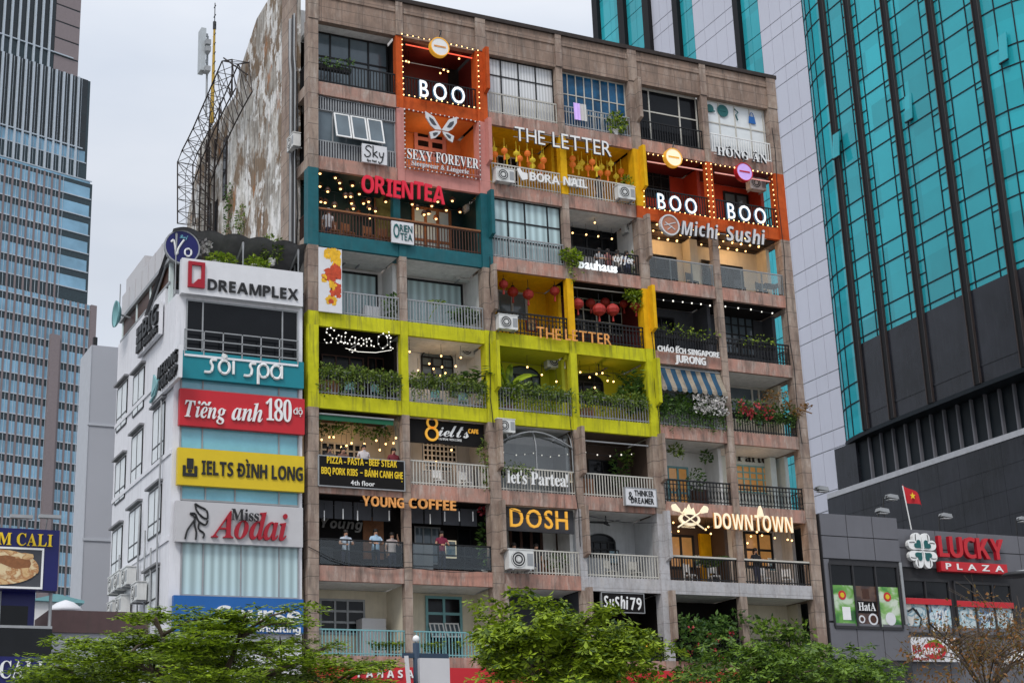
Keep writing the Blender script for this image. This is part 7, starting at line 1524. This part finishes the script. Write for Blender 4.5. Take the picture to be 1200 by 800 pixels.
# ------------------------------------------------------------------ awnings, furniture, laundry
a, c = BAYS[4]; s = thing('striped_awning', 'blue and cream striped awning above the white blossom', 'awning', ((a+c)/2, 0, ceil(4)-.3)); st = []
for i in range(13):
    x0 = a+.05+(c-a-.1)*i/13; x1 = a+.05+(c-a-.1)*(i+1)/13; mb = MB(); zt_ = ceil(4)-.15
    n_ = 6
    for j in range(n_):
        t0, t1 = j/n_, (j+1)/n_; f = lambda t: (.12-.45*t, zt_-1.0*t-.04*math.sin(t*5)); (ya, za), (yb, zb_) = f(t0), f(t1); mb.quad((x0,ya,za),(x1,ya,za),(x1,yb,zb_),(x0,yb,zb_)); mb.quad((x0,ya+.012,za),(x0,yb+.012,zb_),(x1,yb+.012,zb_),(x1,ya+.012,za))
    y, z = f(1); mb.quad((x0,y,z),(x1,y,z),((x1),y+.0,z-.1),((x0+x1)/2,y,z-.17),(x0,y,z-.1)); mb.quad((x0,y+.01,z),(x0,y+.01,z-.1),((x0+x1)/2,y+.01,z-.17),(x1,y+.01,z-.1),(x1,y+.01,z))
    mb.build('stripe', 'awning_blue' if i % 2 else 'awning_cream', s, True) if 'awning_blue' in MATS else (mat('awning_blue', (.012,.06,.115), .8, var=.35, streak=.4), mat('awning_cream', (.28,.235,.18), .8, var=.3, streak=.4), mb.build('stripe', 'awning_cream', s, True))
mb = MB(); mb.tube([(a+.05,.12,ceil(4)-.12),(c-.05,.12,ceil(4)-.12)], .04, 6); mb.build('roller', 'grey_metal', s)
a, c = BAYS[0]; s = thing('green_awning', 'rolled green awning with a pale bar over the pizza balcony', 'awning', (1.7, 0, ceil(5)-.3)); mb = MB(); mat('awning_green', (.01,.10,.05), .8); mb.prism([(.05,.1,ceil(5)-.2),(.05,.75,ceil(5)-.05),(.05,.75,ceil(5)-.09),(.05,.1,ceil(5)-.42)], (c-.35,0,0)); mb.build('canvas', 'awning_green', s); mb = MB(); mb.tube([(.05,.08,ceil(5)-.2),(c-.3,.08,ceil(5)-.2)], .035, 6); mb.build('bar', 'grey_metal', s)
a, c = BAYS[3]; s = thing('awning_bar', 'thin white bar across the top of the brown balcony', 'bar', (12.7, .1, ceil(5)-.3)); mb = MB(); mb.tube([(a+.05,.1,ceil(5)-.38),(c-.1,.1,ceil(5)-.38)], .03, 6); mb.build('bar', 'grey_metal', s); mb = MB(); mb.tube([(a+.2,.1,ceil(5)-.36),(a+.2,.1,ceil(5))], .012, 4); mb.build('hanger', 'grey_metal', s)
def chair(loc, label, m, group=None, rz=0):
    s = thing('chair', label, 'chair', loc, group); x, y, z = loc
    mb = MB(); mb.box(x-.2,x+.2,y-.2,y+.2,z+.43,z+.47); mb.build('seat', m, s)
    for sx in (-1, 1):
        for sy in (-1, 1): mb = MB(); mb.box(x+sx*.18-.02,x+sx*.18+.02,y+sy*.18-.02,y+sy*.18+.02,z,z+(.428 if sy < 0 else .95)); mb.build('leg', m, s)
    mb = MB(); mb.box(x-.16,x+.16,y+.165,y+.195,z+.62,z+.93); mb.build('backrest', m, s); s.rotation_euler = (0,0,rz); return s
def table(loc, label, m, r=.38):
    s = thing('table', label, 'table', loc); x, y, z = loc; mb = MB(); mb.box(x-r,x+r,y-.3,y+.3,z+.72,z+.76); mb.build('tabletop', m, s)
    for sx in (-1, 1):
        for sy in (-1, 1): mb = MB(); mb.box(x+sx*(r-.05)-.025,x+sx*(r-.05)+.025,y+sy*.25-.025,y+sy*.25+.025,z,z+.718); mb.build('leg', m, s)
    return s
fz = lambda n: zb(n)+.26
for i, x in enumerate((.9,1.5,2.4,3.0)): chair((x,.7,fz(2)+.25), 'wooden chair behind the teal balcony rail', 'wood_light', 'wooden chairs of the teal cafe', random.uniform(-.3,.3))
for px, lb in ((706,'dark wooden table before the pale wall, nearest the stone fin'),(878,'dark table in the glass railed corner bay')):
    q = P(px, 330, .8); table((P(765 if px < 800 else 893, 330, .8).x+.4,.8,fz(2)+.25), lb, 'fan_dark', .45)
for b, n, m, lb, g in ((4,2,'fan_dark','dark chair in the glass railed bay next to the stone fin','dark chairs of the sushi bays'),(5,2,'fan_dark','dark chair in the glass railed corner bay','dark chairs of the corner sushi bay'),(4,6,'letter_white','white chair behind the tan handrail by the mid column','white chairs of the lit brown balcony'),(5,6,'letter_white','white chair behind the tan handrail in the lit corner balcony','white chairs of the lit corner balcony'),(2,6,'cream_metal','cream chair behind the cream railing below the golden letters','cream chairs below the golden letters'),(3,6,'cream_metal','cream chair behind the cream railing by the arched grille','cream chairs by the arched grille'),(1,5,'letter_white','white chair in the pale balcony behind the cream railing','white chairs of the pale balcony'),(1,4,'aqua_metal','teal chair behind the trailing greenery of the white balcony','teal chairs of the white balcony'),(0,4,'aqua_metal','teal chair behind the trailing greenery of the dark balcony','teal chairs of the dark balcony')):
    x0, x1 = BAYS[b]
    for t in (.45,.8): chair((x0+(x1-x0)*t,.75,fz(n)+.2), lb, m, g, random.uniform(-.5,.5))
for x, y, m_, lb in ((12.05,.2,'petal_white','white shirt drying on the railing before the blue curtains'),(11.75,.2,'lilac','lilac cloth drying on the railing before the blue curtains')):
    s = thing('laundry', lb, 'clothes', (x,-.02,zt(0)+.5)); mb = MB()
    for i in range(4): mb.quad((x-.16+.08*i,-.05+.03*(i%2),zt(0)+.35),(x-.08+.08*i,-.05+.03*((i+1)%2),zt(0)+.35),(x-.08+.08*i,-.02+.02*((i+1)%2),zt(0)+1.15),(x-.16+.08*i,-.02+.02*(i%2),zt(0)+1.15))
    mb.build('cloth', m_, s)
s = thing('ceiling_fan', 'dark ceiling fan in the last lime walled balcony', 'fan', P(702, 437, 1.0)); q = P(702, 437, 1.0); mb = MB(); mb.tube([q, (q.x, q.y, ceil(4))], .025, 5); mb.lathe(q-Vector((0,0,.08)), [(.03,0),(.1,.03),(.1,.1),(.03,.14)], 10); mb.build('motor', 'fan_dark', s)
for i in range(3): a = 2.1*i+.4; mb = MB(); U_ = Vector((math.cos(a), math.sin(a), 0)); mb.frame(q, U_, Vector((-U_.y,U_.x,.2)).normalized(), ZU, .1, .75, -.07, .07, -.01, .01); mb.build('blade', 'fan_dark', s)
q = P(710, 612, .9); s = thing('ceiling_fan', 'pale ceiling fan in the arched grille balcony', 'fan', q); mb = MB(); mb.tube([q, (q.x, q.y, ceil(6))], .025, 5); mb.lathe(q-Vector((0,0,.08)), [(.03,0),(.1,.03),(.1,.1),(.03,.14)], 10); mb.build('motor', 'fan_dark', s)
for i in range(3): a = 2.1*i+.9; mb = MB(); U_ = Vector((math.cos(a), math.sin(a), 0)); mb.frame(q, U_, Vector((-U_.y,U_.x,.2)).normalized(), ZU, .1, .7, -.07, .07, -.01, .01); mb.build('blade', 'fan_dark', s)

# ------------------------------------------------------------------ people on the balconies
W_ = (.5,.5,.5)
person(386, 527, .55, 'person in dark clothes at the pizza balcony, mostly behind the board by the corner column', 'stand', (.1,.08,.08)); person(402, 528, .5, 'person in a brown top looking over the black board with yellow capitals', 'lean', (.15,.07,.05)); person(426, 525, .4, 'person with long dark hair in a pale sleeveless top above the black board', 'stand', (.55,.5,.5), long_hair=True); person(461, 529, .4, 'person in a maroon shirt at the mid column end of the black board', 'stand', (.16,.02,.03))
person(405, 625, .45, 'person in a pale shirt leaning on the glass balustrade under the rusty letters', 'lean', (.45,.5,.58)); person(440, 624, .35, 'person in a light blue shirt standing before the wooden door', 'lean', (.35,.5,.65)); person(459, 628, .45, 'person raising a phone beside the mid column of the glass balustrade', 'phone', (.5,.42,.4)); person(517, 626, .4, 'person in a maroon shirt alone behind the second glass balustrade', 'lean', (.2,.02,.05))
person(602, 640, .6, 'person in white behind the cream railing next to the large air conditioner', 'stand', (.6,.6,.6), long_hair=True); person(628, 641, .7, 'person in black behind the cream railing below the golden letters', 'stand', (.03,.03,.035), long_hair=True); person(885, 646, .6, 'person in a black shirt with folded arms at the tan handrail', 'fold', (.02,.02,.024))
person(702, 294.5, .4, 'first person from the column leaning on the black railing of the coffee balcony', 'lean', (.4,.4,.42)); person(712, 295.5, .6, 'second person from the column leaning on the black railing of the coffee balcony', 'lean', (.25,.1,.1), long_hair=True); person(723, 297, .45, 'third person from the column leaning on the black railing of the coffee balcony', 'lean', (.5,.45,.4)); person(734, 298, .4, 'fourth person from the column at the black railing, nearest the tall thin plant', 'lean', (.1,.12,.2), long_hair=True)
person(384.5, 249, .7, 'person in a white cap at the corner of the teal cafe balcony', 'stand', (.6,.6,.62), hat='letter_white'); person(701, 210, .8, 'person in dark clothes under the lanterns behind the cream railing', 'stand', (.05,.04,.04))

# ------------------------------------------------------------------ street trees, sign post
def tree(label, px, py, Y, humps, R_, Hc, n, size, m, style, seed, trunk_r=.22):
    """px, py: pixel of the crown's top centre; the crown hangs Hc metres below it"""
    random.seed(seed); t = P(px, py, Y); base = Vector((t.x, Y, .0)); s = thing('street_tree', label, 'tree', base)
    zc = t.z-Hc; mb = MB(); fork = Vector((t.x+.1, Y, max(1.8, zc-.2))); mb.tube([base, base+(fork-base)*.5+Vector((.1,.05,0)), fork], trunk_r, 9, trunk_r*.7); trunk = mb.build('trunk', 'bark', s, True)
    ends = []; mb = MB()
    for i in range(11 if style != 'bare' else 14):
        a = 2*math.pi*i/11+random.uniform(-.25,.25); rr = R_*random.uniform(.45,.9); h = Hc*random.uniform(.35,.95)*(1-.45*(rr/R_)**2)
        e = fork+Vector((math.cos(a)*rr, math.sin(a)*rr, h)); mid = fork+(e-fork)*.5+Vector((random.uniform(-.2,.2), random.uniform(-.2,.2), .25)); mb.tube([fork-Vector((0,0,.2)), mid, e], trunk_r*.35, 6, .03); ends.append(e)
        for j in range(4):
            b = 2*math.pi*random.random(); st = mid+(e-mid)*random.uniform(.2,.9); e2 = st+Vector((math.cos(b)*R_*.32, math.sin(b)*R_*.32, random.uniform(.1,.5)*Hc*.4)); mb.tube([st, (st+e2)/2+Vector((0,0,.08)), e2], .035, 4, .012); ends.append(e2)
    mb.build('limb', 'bark', trunk, True)
    mb = MB(); sph = []
    K = {'flat': 150, 'round': 95, 'bare': 120}[style]
    for i in range(K):
        a = 2*math.pi*random.random(); u = random.random()**.5; rr = R_*u; env = Hc*math.sqrt(max(0,1-u*u)); z = zc + env*random.uniform(.02,1.0)
        if humps:
            xx = rr*math.cos(a)/R_; top = max(h_*math.sqrt(max(0., 1-((xx-c_)/w_)**2)) for c_, w_, h_ in humps); z = zc + Hc*min(top, 1.)*math.sqrt(max(0, 1-.8*(u*math.sin(a))**2))*random.uniform(.1,1.)
        sph.append((Vector((t.x+rr*math.cos(a), Y+rr*math.sin(a)*.85, z)), R_*random.uniform(.09,.21)))
    sph += [(e, R_*random.uniform(.1,.17)) for e in ends]
    per = n//len(sph)
    for (c, r) in sph:
        if style == 'bare':
            if random.random() < .45: continue
            for i in range(int(per)):
                d = Vector((random.gauss(0,1), random.gauss(0,1), random.gauss(0,1))).normalized()*r*random.random()**.4*1.3; mb.leaf(c+d, d+Vector((0,0,-.2)), size*random.uniform(.6,1.3), .5)
            continue
        flat = .2 if style == 'flat' else .8; q = int(per*random.uniform(.45,1.4)/6)
        for i in range(q):
            d = Vector((random.gauss(0,1), random.gauss(0,1), random.gauss(0,1))).normalized()*r*random.random()**.33; p = c+Vector((d.x*1.35, d.y*1.2, d.z*flat))
            if style != 'flat' and d.z < -.3*r and random.random() < .6: continue
            ax = Vector((d.x*.5+random.gauss(0,.3*r), d.y*.5+random.gauss(0,.3*r), r)).normalized() if style != 'flat' else Vector((random.gauss(0,.16), random.gauss(0,.16), 1)).normalized()
            e1 = ax.orthogonal().normalized(); e2 = ax.cross(e1); a0 = random.uniform(0,6.28); k = random.randint(5,7); lf = size*random.uniform(.75,1.25)
            for w2 in range(k):
                a = a0+2*math.pi*w2/k+random.uniform(-.25,.25); dd = e1*math.cos(a)+e2*math.sin(a)+(ax*random.uniform(-.55,.25) if style != 'flat' else ax*random.uniform(-.25,.1))
                mb.leaf(p+dd*.02, dd, lf*random.uniform(.75,1.2), .46, ax)
    mb.build('crown', m, s)
    if style == 'bare':
        mb = MB()
        for (c, r) in sph[::3]:
            for i in range(3): d = Vector((random.gauss(0,.6), random.gauss(0,.6), random.uniform(.2,1))).normalized()*r*2.2; mb.tube([c-d*.4, c+d*.4+Vector((.05,0,0)), c+d], .012, 3, .005)
        mb.build('twig', 'bark', s)
    return s
tree('spreading tree with flat layered leaf sprays in front of the white building', 238, 695, -27, [(0.,.5,1.),(-.6,.42,.62),(.6,.45,.55)], 3.15, 2.3, 56000, .115, 'leaf_dark', 'flat', 11)
tree('tall light green tree before the middle of the stone block', 655, 684, -14, [(-.45,.5,1.),(.40,.5,.78),(.78,.25,.5)], 2.85, 3.4, 29000, .21, 'leaf_mid', 'round', 23)
tree('dark green tree in front of the lit brown balconies', 925, 737, -13, [(-.5,.5,.95),(.25,.7,.85)], 3.5, 2.8, 24000, .18, 'leaf_cool', 'round', 31)
tree('thinly leaved tree with reddish young leaves before the shopping centre', 1140, 700, -11, None, 2.9, 3.0, 4600, .15, 'leaf_dry', 'bare', 47, .13)
random.seed(3)
YP_ = -20.; q = P(487.5, 748, YP_); s = thing('sign_post', 'dark blue street post with a pale ball top carrying two blank boards', 'sign post', (q.x, YP_, .1))
mb = MB(); mb.tube([(q.x,YP_,.1),(q.x,YP_,q.z-.1)], .085, 8); mb.build('post', 'post_blue' if 'post_blue' in MATS else mat('post_blue', (.02,.04,.07), .5), s, True); mb = MB(); mb.ball((q.x,YP_,q.z), .085, 10); mb.build('finial', 'letter_white', s, True)
z = P(487, 768, YP_).z; xa = P(472, 770, YP_).x; xb = P(525, 768, YP_).x; mb = MB(); mb.box(xa, xb, YP_-.04, YP_+.04, z-.05, z+.06); mb.build('arm', 'post_blue', s)
x0 = P(491, 785, YP_-.2).x; x1 = P(526, 785, YP_-.2).x; zt_ = P(510, 771, YP_-.2).z; mb = MB(); mb.box(x0, x1, YP_-.25, YP_-.12, zt_-1.5, zt_); mb.build('board', 'sign_grey', s)
x0 = P(464, 785, YP_).x; x1 = P(476, 785, YP_).x; zt_ = P(470, 770, YP_).z; mb = MB(); mb.prism([(x0,YP_-.5,zt_-.02),(x1,YP_+.1,zt_),(x1+.12,YP_+.1,zt_-1.5),(x0+.12,YP_-.5,zt_-1.5)], (.08,-.06,0)); mb.build('board', 'sign_grey', s)
